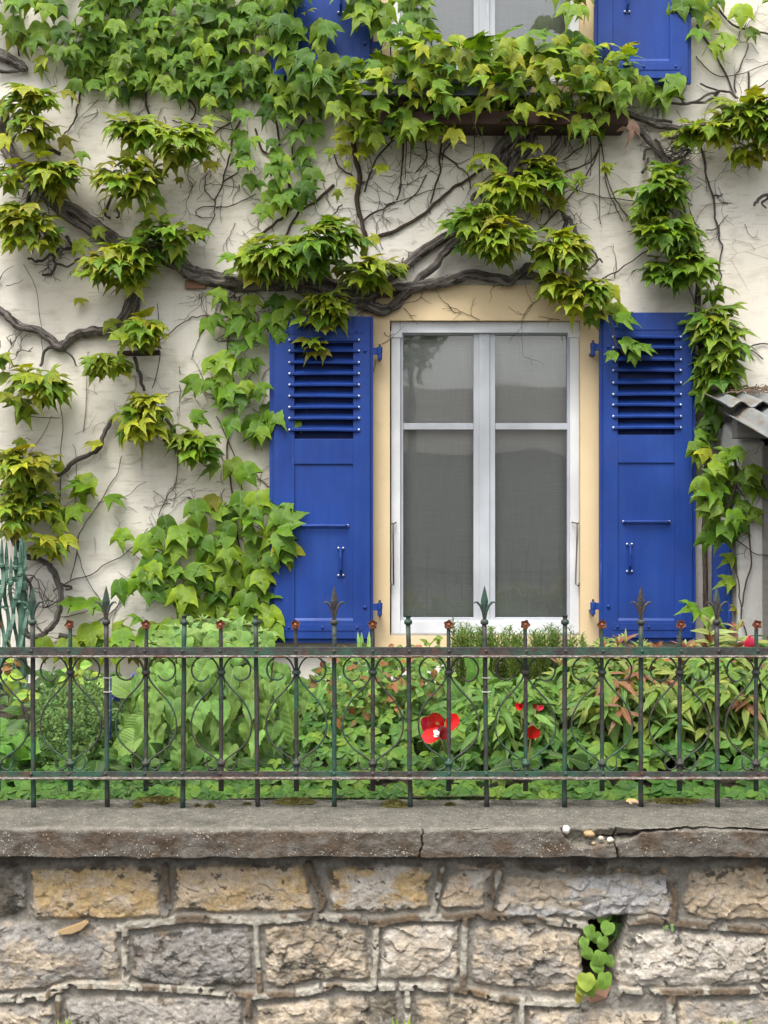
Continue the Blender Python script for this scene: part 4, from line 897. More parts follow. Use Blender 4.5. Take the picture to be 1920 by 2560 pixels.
for (pts, w0, w1) in (([(940, 592), (1000, 570), (1064, 532), (1100, 500), (1134, 469), (1175, 445), (1209, 417), (1240, 380)], 9, 6), ([(1105, 347), (1100, 400), (1099, 434), (1085, 480), (1076, 509)], 5, 4), ([(1099, 380), (1125, 400), (1150, 420), (1170, 435), (1175, 470)], 4, 3), ([(1010, 350), (1004, 420), (1000, 470), (990, 500)], 5, 3), ([(1130, 330), (1140, 345), (1115, 370), (1105, 400)], 4, 3), ([(1064, 440), (1045, 480), (1010, 510)], 3.5, 3), ([(1290, 620), (1350, 570), (1400, 520), (1440, 470), (1470, 430), (1495, 380), (1510, 340)], 4, 3), ([(1380, 440), (1440, 420), (1480, 400), (1500, 370)], 4, 3), ([(1410, 400), (1450, 370), (1470, 340)], 4, 3),
    ([(1500, 320), (1510, 400), (1520, 450), (1540, 500), (1560, 530), (1600, 575), (1622, 590)], 3, 2.5), ([(1512, 430), (1525, 490), (1545, 530), (1558, 552)], 2.5, 2), ([(1500, 700), (1520, 690), (1570, 660), (1620, 625)], 4, 3), ([(1390, 450), (1450, 478), (1520, 495), (1600, 505)], 2.5, 2), ([(960, 510), (990, 505), (1060, 480), (1110, 470)], 2.5, 2), ([(1040, 330), (1060, 350), (1065, 395), (1040, 430)], 5, 3)):
    branch(mb, pts, w0, w1, Y=YW-.012, seg=6, seed=len(mb.v) % 91, lobes=0, amp=2.5)
for i in range(70): twiglet(mb, rnd.uniform(880, 1500), rnd.uniform(320, 560), rnd.uniform(0, 6.28), rnd.uniform(20, 80), rnd.uniform(1.2, 2.4))
for (x, y, a, l) in ((1010, 770, 5.2, 60), (1150, 780, 3.4, 90), (1290, 700, 4, 70), (1350, 745, 3.4, 170), (1060, 720, 3.9, 90), (1400, 800, 3, 60), (960, 830, 5, 70), (955, 860, 0, 45), (1200, 800, 2.9, 110), (940, 900, 4.6, 60)):
    twiglet(mb, x, y, a, l, 2.2, YW-.014)
obj('twigs', mb, M['twig'], v4, smooth=True, fix=False)
grow(v4, [(1185, 560, 62, 55, 48, mid, .3), (1235, 600, 72, 62, 66, brt, .3), (1300, 465, 88, 48, 52, brt, .24), (1385, 455, 52, 26, 14, mid, .18), (1320, 425, 40, 26, 12, brt, .16), (1392, 622, 76, 54, 62, brt, .28), (1400, 712, 50, 46, 34, brt, .22), (1450, 740, 70, 50, 44, brt, .24)], brt)
L = curtain([[(1510, 715), (1565, 700), (1560, 735), (1510, 735)], [(1515, 755), (1560, 755), (1555, 780), (1520, 780)], [(1395, 770), (1500, 780), (1480, 800), (1400, 790)]], mid, sp=30, Yb=6.95)
L += [(P(x, y, 6.82), t, (0, -.7, .8), s, G_MID) for x, y, t, s in ((1545, 795, (1, -.3, .1), .09), (1555, 850, (.6, -.5, -.3), .08), (1580, 862, (.8, -.4, 0), .075), (1540, 880, (-.6, -.4, -.3), .06), (1582, 880, (.2, -.5, -1), .06), (1605, 870, (.9, -.3, .1), .06))]
leaf_obj('loose_leaves', 'ivy', L, M['ivy'], v4)
mb = MB(); branch(mb, [(1500, 770), (1525, 810), (1540, 860), (1560, 885), (1600, 895), (1635, 888)], 5, 2.5, Y=6.84, seg=6, seed=3, lobes=0); obj('shoot', mb, M['twig'], v4, smooth=True, fix=False)

stray = curtain([[(1130, 500), (1290, 520), (1300, 660), (1150, 660)], [(1230, 430), (1460, 430), (1430, 520), (1240, 510)], [(1320, 590), (1480, 600), (1510, 780), (1380, 760)]], brt, sp=50, keep=.5, size=(.05, .08), out=(.06, .2), aj=60)
leaf_obj('stray_leaves', 'ivy', stray, M['ivy'], v4); add_stalks(v4, stray)
mb = MB()
for i in range(110):
    x, y = rnd.choice(((rnd.uniform(850, 1500), rnd.uniform(330, 640)), (rnd.uniform(1500, 1900), rnd.uniform(330, 720)), (rnd.uniform(480, 900), rnd.uniform(330, 620)), (rnd.uniform(900, 1500), rnd.uniform(340, 480)))); twiglet(mb, x, y, rnd.uniform(0, 6.28), rnd.uniform(40, 150), rnd.uniform(1.2, 2.6))
obj('fine_twigs', mb, M['twig'], v4, smooth=True, fix=False)
# vine on the right half
v5 = vine('right_vine', P(1700, 500, 6.95), 'grey vine branch arching from the right edge with leafy tufts hanging from it')
mb = MB()
for i, (pts, w0, w1) in enumerate((([(1540, 280), (1567, 285), (1610, 297), (1648, 312), (1697, 322), (1738, 315), (1792, 306), (1833, 291), (1887, 275), (1960, 262)], 16, 16), ([(1580, 288), (1630, 298), (1680, 306)], 9, 7), ([(1575, 300), (1597, 326), (1626, 356), (1656, 391), (1678, 432), (1688, 478), (1705, 519), (1713, 553), (1718, 600), (1725, 640), (1735, 668), (1746, 710), (1743, 765), (1750, 830), (1758, 900), (1765, 980), (1768, 1080)], 16, 15),
    ([(1640, 350), (1660, 380), (1690, 405), (1700, 412)], 8, 5), ([(1612, 400), (1618, 372), (1640, 372)], 7, 6), ([(1605, 432), (1615, 415), (1622, 396)], 9, 7), ([(1640, 205), (1700, 245), (1720, 258), (1765, 240), (1795, 228), (1820, 230), (1845, 245)], 6, 6), ([(1620, 262), (1680, 258), (1740, 258), (1775, 250), (1797, 228)], 6, 7), ([(1750, 210), (1797, 228)], 4, 5))):
    branch(mb, pts, w0, w1, Y=YW-.04, seg=10, seed=60+i, amp=3)
branch(mb, [(1955, 480), (1920, 485), (1895, 500), (1885, 515)], 10, 6, Y=YW-.1, seed=71); branch(mb, [(1930, 485), (1905, 505), (1915, 520)], 7, 4, Y=YW-.08, seed=72)
obj('trunk', mb, M['bark'], v5, smooth=True, fix=False)
mb = MB()
for (pts, w0, w1) in (([(1745, 350), (1756, 380), (1765, 438), (1784, 492), (1786, 530), (1793, 560), (1800, 600), (1805, 622), (1798, 660), (1803, 690), (1790, 725), (1776, 752)], 5, 4), ([(1784, 488), (1800, 490), (1806, 486)], 4, 3), ([(1768, 575), (1800, 573)], 3, 2.5), ([(1700, 470), (1715, 500), (1730, 512)], 4, 3), ([(1715, 500), (1730, 540), (1748, 570)], 3, 3), ([(1860, 225), (1900, 215), (1940, 180)], 3, 3), ([(1800, 160), (1820, 200), (1838, 240)], 5, 4), ([(1840, 230), (1835, 200), (1850, 170), (1870, 110)], 4, 3), ([(1870, 180), (1872, 230)], 6, 4), ([(1790, 10), (1830, 60), (1900, 80), (1960, 100)], 6, 4), ([(1740, 140), (1760, 165), (1800, 190), (1860, 180), (1940, 150)], 3, 2), ([(1740, 60), (1770, 110), (1790, 140), (1800, 165)], 6, 4), ([(1830, 865), (1870, 870), (1900, 860), (1940, 862)], 5, 3), ([(1820, 840), (1850, 868), (1885, 880), (1908, 898)], 4, 3), ([(1710, 700), (1730, 740), (1740, 770)], 3, 2)):
    branch(mb, pts, w0, w1, Y=YW-.014, seg=6, seed=len(mb.v) % 89, lobes=0, amp=2.5)
for i in range(60): twiglet(mb, 1700+rnd.uniform(-40, 20), 390+rnd.uniform(-22, 18), rnd.gauss(.1, .5) if i % 4 else rnd.uniform(2, 4), rnd.uniform(25, 65), rnd.uniform(2, 4.5), YW-rnd.uniform(.03, .16))
for i in range(45): twiglet(mb, rnd.uniform(1550, 1900), rnd.uniform(200, 330) if i % 3 else rnd.uniform(0, 160), rnd.uniform(0, 6.28), rnd.uniform(30, 90), rnd.uniform(1.5, 3))
for i in range(14): twiglet(mb, rnd.uniform(1850, 1900), rnd.uniform(370, 395), rnd.uniform(3.8, 5.2), 40, 3, YW-rnd.uniform(.05, .2))
obj('twigs', mb, M['bark'], v5, smooth=True, fix=False)
grow(v5, [(1640, 478, 76, 46, 46, mid, .24), (1625, 520, 48, 30, 14, mid, .18), (1668, 590, 84, 46, 50, mid, .28), (1700, 655, 84, 60, 60, mid, .28), (1660, 560, 60, 30, 16, mid, .2), (1700, 330, 60, 24, 18, brt, .22), (1770, 335, 62, 36, 34, brt, .24), (1845, 290, 60, 48, 36, brt, .3), (1900, 300, 70, 72, 74, brt, .34), (1880, 370, 50, 28, 18, yel, .24), (1790, 725, 26, 18, 5, mid, .1), (1680, 420, 50, 18, 7, mid, .14)], mid)
L = curtain([[(1375, -40), (1480, -40), (1500, 60), (1440, 50), (1400, 60)], [(1410, 80), (1480, 110), (1450, 130), (1400, 120)]], mid, sp=44, Yb=6.9)
L += curtain([[(1690, 0), (1720, -40), (1850, -40), (1860, 40), (1900, 70), (1850, 110), (1800, 150), (1730, 140), (1700, 90)], [(1890, -20), (1940, -20), (1940, 40)]], mid, sp=48, keep=.8)
L += curtain([[(1560, 195), (1740, 200), (1740, 235), (1620, 250), (1560, 230)], [(1740, 170), (1800, 165), (1780, 200), (1745, 195)], [(1600, 240), (1650, 240), (1650, 270), (1600, 270)], [(1490, 290), (1560, 300), (1545, 350), (1500, 350)]], mid, sp=48, keep=.65)
leaf_obj('loose_leaves', 'ivy', L, M['ivy'], v5); add_stalks(v5, L)
# a dry curled leaf
leaf_obj('dry_leaf', 'ivy', [(P(1578, 300, 6.86), (.15, -.3, -1), (.8, -1, .1), .095, (.42, .25, .19))], M['petal'], v5)

# ivy beside the left shutter
v6 = vine('shutter_ivy', P(600, 1600, 6.95), 'dark green ivy climbing the wall up the left edge of the left shutter')
L = curtain([[(570, 715), (700, 715), (745, 790), (720, 850), (640, 830), (610, 860), (560, 830), (520, 850), (480, 830), (540, 770)], [(500, 870), (600, 860), (660, 920), (680, 930), (655, 960), (690, 1000), (700, 1020), (690, 1060), (600, 1080), (560, 1050), (530, 1000), (470, 960), (480, 900)], [(620, 1010), (710, 1010), (735, 1060), (700, 1095), (620, 1080)],
    [(540, 1160), (610, 1150), (640, 1180), (540, 1190)]], mid, sp=41, size=(.082, .108), keep=.9, aj=35)
L += curtain([[(470, 1270), (590, 1235), (660, 1215), (720, 1280), (722, 1360), (715, 1420), (690, 1440), (705, 1500), (680, 1550), (620, 1560), (560, 1540), (460, 1540), (420, 1500), (350, 1480), (270, 1470), (270, 1440), (370, 1400), (280, 1350), (280, 1320), (380, 1310)]], mid, sp=42, size=(.085, .12), keep=.95, aj=35)
L += curtain([[(200, 1560), (280, 1540), (420, 1540), (480, 1620), (470, 1680), (340, 1640), (200, 1620)], [(90, 1600), (160, 1590), (170, 1630), (90, 1630)], [(500, 1560), (690, 1560), (690, 1620), (500, 1620)]], mid, sp=44, size=(.10, .13), keep=.8)
L += [(P(x, y, 6.85), t, (.1, -.8, .7), s, G_MID) for x, y, t, s in ((700, 1310, (.3, -.2, 1), .13), (695, 1320, (.9, -.4, .3), .12), (700, 1350, (.6, -.3, -.6), .11), (705, 1395, (.9, -.3, -.1), .05), (690, 1330, (.8, -.4, -.5), .12))]
leaf_obj('leaf_curtain', 'ivy', L, M['ivy'], v6); add_stalks(v6, L)
mb = MB()
for (pts, w0, w1) in (([(600, 1600), (580, 1500), (600, 1400), (590, 1300), (575, 1200), (570, 1100), (590, 1000), (570, 900), (575, 820), (600, 740)], 8, 5), ([(650, 1600), (660, 1500), (640, 1400), (610, 1250), (590, 1150), (540, 1040)], 6, 4), ([(480, 1600), (500, 1500), (430, 1400), (480, 1330), (520, 1250)], 6, 4), ([(600, 785), (560, 790), (500, 790), (470, 800), (430, 830), (390, 860), (365, 880)], 5, 3), ([(200, 1610), (240, 1560), (310, 1500), (350, 1420), (390, 1340)], 5, 3), ([(150, 1545), (210, 1530), (260, 1500)], 4, 3), ([(135, 1475), (170, 1455), (215, 1440), (260, 1415), (320, 1380), (370, 1320)], 5, 3), ([(178, 1450), (190, 1400), (200, 1330), (235, 1280), (290, 1190), (305, 1140)], 4, 3), ([(190, 1380), (215, 1440), (250, 1500), (262, 1520)], 3, 3), ([(395, 1290), (420, 1240), (440, 1200), (445, 1110)], 4, 3), ([(145, 1300), (150, 1200), (155, 1050), (140, 990)], 4, 3), ([(185, 1300), (190, 1150), (180, 1110)], 3, 2), ([(210, 1080), (218, 900), (222, 880)], 3, 2), ([(240, 1270), (255, 1255), (310, 1240), (365, 1205)], 3, 2), ([(395, 860), (400, 900), (380, 970)], 4, 3), ([(395, 760), (398, 850)], 3, 3), ([(60, 660), (90, 720), (100, 800), (107, 880)], 2.5, 2), ([(40, 1030), (80, 1042), (150, 1045)], 4, 3), ([(70, 1140), (110, 1080), (130, 1040)], 2.5, 2)):
    branch(mb, pts, w0*.62, w1*.62, Y=YW-.014, seg=6, seed=len(mb.v) % 83, lobes=0, amp=3)
for i in range(120):
    x, y = rnd.choice(((600, 1000), (590, 1180), (600, 1320), (560, 1450), (640, 1480), (560, 880), (600, 800), (480, 1380), (460, 950), (430, 1300), (350, 1450), (580, 740)))
    twiglet(mb, x+rnd.uniform(-50, 60), y+rnd.uniform(-60, 60), rnd.uniform(0, 6.28), rnd.uniform(30, 110), rnd.uniform(1.5, 3.4))
for i in range(30): twiglet(mb, rnd.uniform(60, 440), rnd.uniform(900, 1500), rnd.uniform(0, 6.28), rnd.uniform(30, 90), rnd.uniform(1, 2))
for i in range(14): twiglet(mb, rnd.uniform(490, 590), 735, rnd.uniform(4.5, 4.9), rnd.uniform(50, 100), 1.8)
obj('stems', mb, M['twig'], v6, smooth=True, fix=False)

# ivy beside the right shutter
v7 = vine('corner_ivy', P(1760, 1500, 6.9), 'green ivy climbing between the right shutter and the shed corner')
grow(v7, [(1785, 790, 55, 35, 26, mid, .24), (1795, 850, 62, 48, 40, mid, .24), (1800, 905, 50, 36, 24, mid, .2), (1790, 945, 36, 30, 14, mid, .2)], mid, size=(.08, .11))
L = curtain([[(1745, 965), (1795, 965), (1800, 1000), (1790, 1110), (1765, 1180), (1742, 1180), (1742, 1050)]], drk, sp=30, size=(.075, .10), Yb=6.9, out=(.0, .06))
L += curtain([[(1712, 1115), (1770, 1110), (1790, 1150), (1745, 1175)]], brt, sp=32, size=(.07, .09), Yb=6.88)
L += curtain([[(1750, 1180), (1780, 1120), (1850, 1130), (1900, 1180), (1885, 1230), (1880, 1290), (1860, 1330), (1810, 1370), (1760, 1350), (1745, 1290)]], lambda: pick((3, 5, 4, .1, 0)), sp=31, size=(.075, .10), Yb=6.62, out=(.05, .16), aj=40)
L += [(P(x, y, 6.6), t, (.1, -.8, .7), s, c) for x, y, t, s, c in ((1845, 1375, (.5, -.3, .1), .06, G_YEL), (1835, 1390, (-.8, -.3, -.3), .07, G_LIGHT), (1850, 1390, (.6, -.3, -.8), .09, G_DARK), (1870, 1405, (.9, -.2, -.4), .09, G_DARK), (1835, 1450, (-.9, -.2, -.1), .08, G_LIGHT), (1745, 1520, (-.6, -.5, .1), .09, G_MID), (1755, 1530, (.7, -.5, -.2), .1, G_MID), (1845, 1520, (-.4, -.5, .1), .05, G_OLIVE))]
leaf_obj('leaf_curtain', 'ivy', L, M['ivy'], v7)
mb = MB()
for (pts, w0, w1) in (([(1872, 1300), (1878, 1400), (1866, 1450), (1858, 1510), (1852, 1530), (1862, 1570), (1868, 1620)], 4, 3), ([(1840, 1400), (1845, 1450), (1850, 1500), (1853, 1540)], 3, 3), ([(1840, 1350), (1880, 1380), (1920, 1390), (1960, 1410)], 3, 2), ([(1835, 1130), (1840, 1200), (1820, 1280), (1830, 1340)], 7, 4), ([(1800, 1150), (1830, 1200), (1860, 1240)], 4, 3), ([(1890, 1180), (1920, 1230), (1960, 1240)], 3, 2)):
    branch(mb, pts, w0, w1, Y=6.53, seg=6, seed=len(mb.v) % 79, lobes=0, amp=3)
for i in range(26): twiglet(mb, 1850+rnd.uniform(-30, 50), 1250+rnd.uniform(-130, 120), rnd.uniform(0, 6.28), rnd.uniform(25, 70), rnd.uniform(1.5, 3), 6.5)
branch(mb, [(1768, 1080), (1765, 1250), (1760, 1400), (1770, 1600)], 14, 12, Y=6.93, seed=77)
obj('stems', mb, M['twig'], v7, smooth=True, fix=False)

# ------------------------------------------------------------------ stone wall and coping
YM = 4.10
swall = thing('stone_wall', (0, 4.2, 0), 'low wall of rough limestone blocks with raised mortar joints under a concrete coping', 'wall')
def c7(*p): return [(x/1.728, 1920+y/1.728) for x, y in p]
def c8(*p): return [(960+x/1.728, 1920+y/1.728) for x, y in p]
TAN, PNK, GRY, DRK, LGT, BEI = (.54, .39, .20), (.55, .44, .31), (.285, .262, .232), (.15, .13, .10), (.58, .53, .46), (.48, .40, .30)
# polygon, main colour, second colour, lichen amount, relief
ST = [
 (c7((-560,410),(-330,400),(-40,405),(70,402),(105,430),(125,470),(125,600),(60,640),(-50,650),(-500,640)), DRK, GRY, .5, 1),
 (c7((128,432),(300,420),(560,415),(692,427),(698,640),(580,652),(380,655),(160,650),(138,600)), TAN, PNK, .35, .8),
 (c7((755,420),(1000,408),(1310,408),(1345,500),(1362,612),(1150,622),(990,626),(748,615)), PNK, TAN, .45, .9),
 (c7((1405,430),(1659,410),(1810,410),(1868,455),(1849,520),(1860,602),(1760,612),(1650,627),(1430,617),(1422,500)), TAN, LGT, .4, 1),
 (c8((270,470),(330,440),(480,432),(450,500),(436,600),(250,612),(243,560)), LGT, PNK, .1, 1),
 (c8((520,455),(700,462),(960,458),(1220,468),(1242,560),(1232,637),(1000,632),(900,655),(780,640),(500,642),(478,600)), (.48,.47,.46), BEI, .1, 1.1),
 (c8((1312,438),(1480,420),(1720,420),(2200,425),(2200,650),(1720,655),(1400,657),(1310,632),(1292,560)), BEI, PNK, .3, 1.1),
 (c8((310,402),(500,400),(552,432),(450,440),(320,440)), DRK, BEI, .3, .5), (c8((560,418),(680,410),(790,415),(792,458),(565,440)), DRK, BEI, .3, .5),
 (c8((795,402),(960,400),(962,468),(797,462)), GRY, DRK, .3, .5), (c8((965,425),(1240,430),(1232,462),(965,458)), DRK, TAN, .3, .5),
 (c7((-560,660),(-50,660),(150,662),(240,698),(400,672),(512,702),(527,900),(420,915),(300,905),(200,958),(-50,970),(-560,970)), (.30,.28,.255), BEI, .15, 1.2),
 (c7((575,722),(700,692),(880,675),(1080,680),(1090,800),(1100,935),(850,950),(640,930),(572,900)), (.255,.238,.22), GRY, .55, 1.4),
 (c7((1140,700),(1200,670),(1400,665),(1590,690),(1595,900),(1550,920),(1400,915),(1200,950),(1142,930)), (.28,.235,.175), BEI, .5, 1.5),
 (c7((1645,690),(1760,665),(1984,667),(1984,925),(1860,905),(1640,915)), (.46,.395,.31), LGT, .15, 1.3),
 (c8((385,690),(450,670),(700,680),(850,700),(852,800),(858,880),(828,970),(650,960),(400,930),(372,900)), (.31,.28,.245), BEI, .3, 1.3),
 (c8((1062,700),(1220,690),(1400,710),(1700,722),(2200,722),(2200,940),(1700,915),(1530,940),(1050,948),(1008,1000),(985,900),(992,800),(1040,740)), (.42,.375,.31), LGT, .35, 1.5),
 (c7((-560,1020),(-50,1020),(232,1012),(240,1070),(222,1230),(-560,1230)), BEI, GRY, .3, 1.2), (c7((280,1000),(500,972),(900,982),(1055,1000),(1052,1230),(275,1230)), (.38,.345,.30), GRY, .35, 1.1),
 (c7((1105,1015),(1400,985),(1659,968),(1720,978),(1735,1230),(1100,1230)), BEI, DRK, .3, 1.1), (c8((122,985),(300,975),(560,1012),(572,1230),(125,1230)), DRK, BEI, .3, 1.1),
 (c8((615,1032),(850,1028),(1000,1040),(1200,1060),(1212,1230),(612,1230)), BEI, GRY, .2, 1.1), (c8((1265,992),(1500,1000),(1720,962),(2200,962),(2200,1230),(1262,1230)), GRY, BEI, .2, 1.1)]
JT = [(c7((718,425),(722,520),(716,650)), 19, 1), (c7((1335,415),(1370,500),(1395,560),(1388,615)), 19, 1), (c8((248,430),(238,500),(215,618)), 17, .6), (c8((492,450),(470,520),(450,610),(470,650)), 20, .5), (c8((1246,500),(1255,560),(1240,660)), 19, 1),
 (c7((512,688),(600,675),(720,657),(830,645),(1050,652),(1100,656),(1370,636),(1560,656),(1659,667)), 20, .6), (c8((-10,662),(100,642),(300,640),(400,625),(520,640),(700,655),(850,672),(880,690)), 20, .5), (c8((1060,660),(1150,650),(1225,660),(1400,678),(1570,690),(1700,697),(2200,700)), 20, .7),
 (c7((545,690),(542,800),(546,925)), 18, .2), (c7((1108,672),(1112,800),(1126,950)), 16, .2), (c7((1626,680),(1622,800),(1612,940)), 18, .3), (c8((350,655),(345,800),(338,940)), 18, .1),
 (c7((-560,1000),(0,992),(200,985),(240,952),(330,932),(430,932),(620,942),(850,952),(1100,977),(1300,965),(1440,937),(1600,942),(1659,942)), 19, .1), (c8((-10,940),(150,940),(330,950),(480,985),(600,1002),(830,1012)), 19, .1), (c8((1030,955),(1300,962),(1560,957),(1700,935),(2200,930)), 19, .3),
 (c7((255,985),(258,1100),(250,1230)), 15, .2), (c7((1076,992),(1066,1230)), 16, .1), (c8((100,960),(106,1230)), 16, .2), (c8((592,1002),(592,1230)), 16, .1), (c8((1238,975),(1238,1230)), 22, .1)]
HOLE = c8((885,662),(930,648),(985,640),(1052,632),(1046,690),(1020,770),(992,850),(985,930),(968,985),(940,960),(880,965),(838,950),(860,880),(852,800),(885,720))
def q4(x0, x1, y0, y1): return [(x0+4, y0+5), ((x0+x1)/2, y0-3), (x1-5, y0+4), (x1, (y0+y1)/2), (x1-4, y1-6), ((x0+x1)/2, y1+3), (x0+5, y1-3), (x0-1, (y0+y1)/2)]
for (x0, x1, y0, y1, ca, cb) in ((-560, -345, 2158, 2288, BEI, GRY), (-730, -580, 2158, 2288, TAN, BEI), (-500, -345, 2305, 2470, GRY, BEI), (-730, -520, 2305, 2470, BEI, LGT), (-610, -345, 2508, 2640, BEI, GRY), (-730, -630, 2508, 2640, GRY, DRK),
        (2256, 2440, 2160, 2292, LGT, BEI), (2460, 2660, 2160, 2292, TAN, GRY), (2256, 2530, 2338, 2462, BEI, GRY), (2550, 2660, 2338, 2462, GRY, BEI), (2256, 2400, 2480, 2640, GRY, BEI), (2420, 2660, 2480, 2640, BEI, LGT)): ST.append((q4(x0, x1, y0, y1), ca, cb, .2, 1.1))
JT += [([(-730, 2297), (-320, 2299)], 20, .5), ([(-730, 2490), (-320, 2496)], 19, .2), ([(2230, 2322), (2660, 2318)], 20, .6), ([(2230, 2458), (2660, 2470)], 19, .3), ([(-335, 2160), (-335, 2290)], 17, .4), ([(-333, 2300), (-333, 2620)], 17, .2), ([(2244, 2160), (2244, 2620)], 17, .4)]
ST_ = 2.4; gx = np.arange(-700, 2621, ST_); gy = np.arange(2118, 2608, ST_); GX, GY = np.meshgrid(gx, gy); nU, nV = len(gx), len(gy)
wx = GX+7*(fbm(GX/22, GY/22, 5, 3)-.5)*2; wy = GY+6*(fbm(GX/22, GY/22, 15, 3)-.5)*2
def sdpoly(X, Y, poly):
    d = np.full(X.shape, 1e9); ins = np.zeros(X.shape, bool); j = len(poly)-1
    for i in range(len(poly)):
        ax, ay = poly[j]; bx, by = poly[i]; ex, ey = bx-ax, by-ay
        t = np.clip(((X-ax)*ex+(Y-ay)*ey)/(ex*ex+ey*ey+1e-9), 0, 1)
        d = np.minimum(d, np.hypot(X-ax-t*ex, Y-ay-t*ey))
        c_ = ((ay > Y) != (by > Y)) & (X < (bx-ax)*(Y-ay)/(by-ay+1e-12)+ax); ins ^= c_; j = i
    return np.where(ins, d, -d)
def sdline(X, Y, pl):
    d = np.full(X.shape, 1e9)
    for (ax, ay), (bx, by) in zip(pl[:-1], pl[1:]):
        ex, ey = bx-ax, by-ay; t = np.clip(((X-ax)*ex+(Y-ay)*ey)/(ex*ex+ey*ey), 0, 1); d = np.minimum(d, np.hypot(X-ax-t*ex, Y-ay-t*ey))
    return d
H = .008*fbm(GX/14, GY/14, 31, 4)-.004
col = np.empty(GX.shape+(3,)); n0 = fbm(GX/30, GY/30, 41, 4)[..., None]
col[:] = np.array((.20, .187, .163))*(1-n0)*1.1+np.array((.34, .315, .27))*n0*1.0
# facets: nearest seed decides a small tilted plane
NS = 2000; sx_ = rs.uniform(-700, 2620, NS); sy_ = rs.uniform(2110, 2610, NS); sa = rs.normal(0, 1, NS); sbx = rs.normal(0, 1, NS); sby = rs.normal(0, 1, NS)
best = np.full(GX.shape, 1e9); bi = np.zeros(GX.shape, int)
fx_ = wx+5*(fbm(GX/9, GY/9, 77, 2)-.5); fy_ = wy*1.6
for k in range(NS):
    x0_ = int((sx_[k]-90+700)/ST_); x1_ = int((sx_[k]+90+700)/ST_); x0_ = max(0, x0_); x1_ = min(nU, max(x1_, 0))
    if x1_ <= x0_: continue
    ya = max(0, int((sy_[k]-60-2118)/ST_)); yb_ = min(nV, max(0, int((sy_[k]+60-2118)/ST_)))
    if yb_ <= ya: continue
    dd = (fx_[ya:yb_, x0_:x1_]-sx_[k])**2+(fy_[ya:yb_, x0_:x1_]-sy_[k]*1.6)**2
    b_ = best[ya:yb_, x0_:x1_]; m_ = dd < b_; b_[m_] = dd[m_]; bi[ya:yb_, x0_:x1_][m_] = k
facet = sa[bi]*.5+sbx[bi]*(GX-sx_[bi])/22+sby[bi]*(GY-sy_[bi])/18
facet = np.clip(facet, -2.2, 2.2)
ridge = 1-np.abs(fbm(wx/26, wy/13, 51, 5)-.5)*2
for si, (poly, ca, cb, lich, rel) in enumerate(ST):
    xs = [p[0] for p in poly]; ys = [p[1] for p in poly]
    X0, X1 = max(0, int((min(xs)-20+700)/ST_)), min(nU, int((max(xs)+20+700)/ST_)); Y0_, Y1_ = max(0, int((min(ys)-20-2118)/ST_)), min(nV, int((max(ys)+20-2118)/ST_))
    if X1 <= X0 or Y1_ <= Y0_: continue
    S = np.s_[Y0_:Y1_, X0:X1]; sd_ = sdpoly(wx[S], wy[S], poly); k = sst(-2, 11, sd_)
    x_, y_ = GX[S], GY[S]
    rr = np.random.RandomState(500+si); q1, q2, q3 = rr.uniform(.6, 1.6), rr.uniform(.7, 1.5), rr.uniform(.3, 1.05)
    if si < 7: q1 *= 1.2; q2 = 1.25; q3 *= .5
    hh = .014+.010*sst(0, 60, sd_)+rel*.68*(.0045*q1*facet[S]*(.2+1.1*fbm(x_/50, y_/50, 70+si, 2))+.020*(fbm(x_/46/q2, y_/34/q2, 60+si, 4, .5)-.5)+.003*(ridge[S]-.7)+.009*q3*(fbm(x_/10, y_/7, 90+si, 4, .7)-.5))
    H[S] = H[S]*(1-k)+hh*k
    f1 = fbm(x_/60, y_/40, 100+si, 5, .6); f2 = fbm(x_/16, y_/12, 130+si, 5, .65); f3 = fbm(x_/34, y_/28, 160+si, 5, .7)
    mx = sst(.38, .62, f1)[..., None]; cc = np.array(ca)*(1-mx)+np.array(cb)*mx
    cc = cc*(.72+.56*f2[..., None]); cc = cc+(np.array((.55, .52, .48))-cc)*(.35*sst(.55, .7, fbm(x_/22, y_/14, 190+si, 5, .7)))[..., None]
    th = .72-.20*lich-.10*(1-sst(0, 26, sd_))-.06*sst(2200, 2150, y_)
    lk = (sst(th, th+.07, f3)*.85)[..., None]; cc = cc*(1-lk)+np.array((.055, .052, .043))*lk
    # crevice shade painted into the clefts of the broken face
    cc = cc*(1-.28*(sst(.93, .99, 1-np.abs(fbm(wx[S]/30, wy[S]/12, 210+si, 5, .6)-.5)*2)*sst(.4, .6, f1*.5+f2*.5)))[..., None]
    kk = k[..., None]; col[S] = col[S]*(1-kk)+cc*kk
for ji, (pl, hw, br) in enumerate(JT):
    hw = hw/1.728*1.0
    d = sdline(GX+3*(fbm(GX/25, GY/25, 7, 2)-.5), GY+3*(fbm(GX/25, GY/25, 8, 2)-.5), pl); k = sst(hw, hw-4.5, d)
    d = d+2.2*(fbm(GX/18, GY/18, 400+ji, 3)-.5)*2; k = sst(hw, hw-3.5, d)*sst(.30, .36, fbm(GX/26, GY/26, 430+ji, 3))
    H = H*(1-k)+(.017+.005*fbm(GX/9, GY/9, 9, 4, .6)+.006*fbm(GX/60, GY/60, 19, 2))*k
    n1 = sst(.5-.25*(br-.4), .56-.25*(br-.4), fbm(GX/60, GY/60, 230, 3))[..., None]
    n1 = n1 if br < .9 else n1*0+1
    cc = (np.array((.43, .40, .335))*(1-n1)+np.array((.16, .122, .085))*n1)*(.8+.4*fbm(GX/12, GY/12, 240, 4)[..., None]); kk = k[..., None]; col = col*(1-kk)+cc*kk
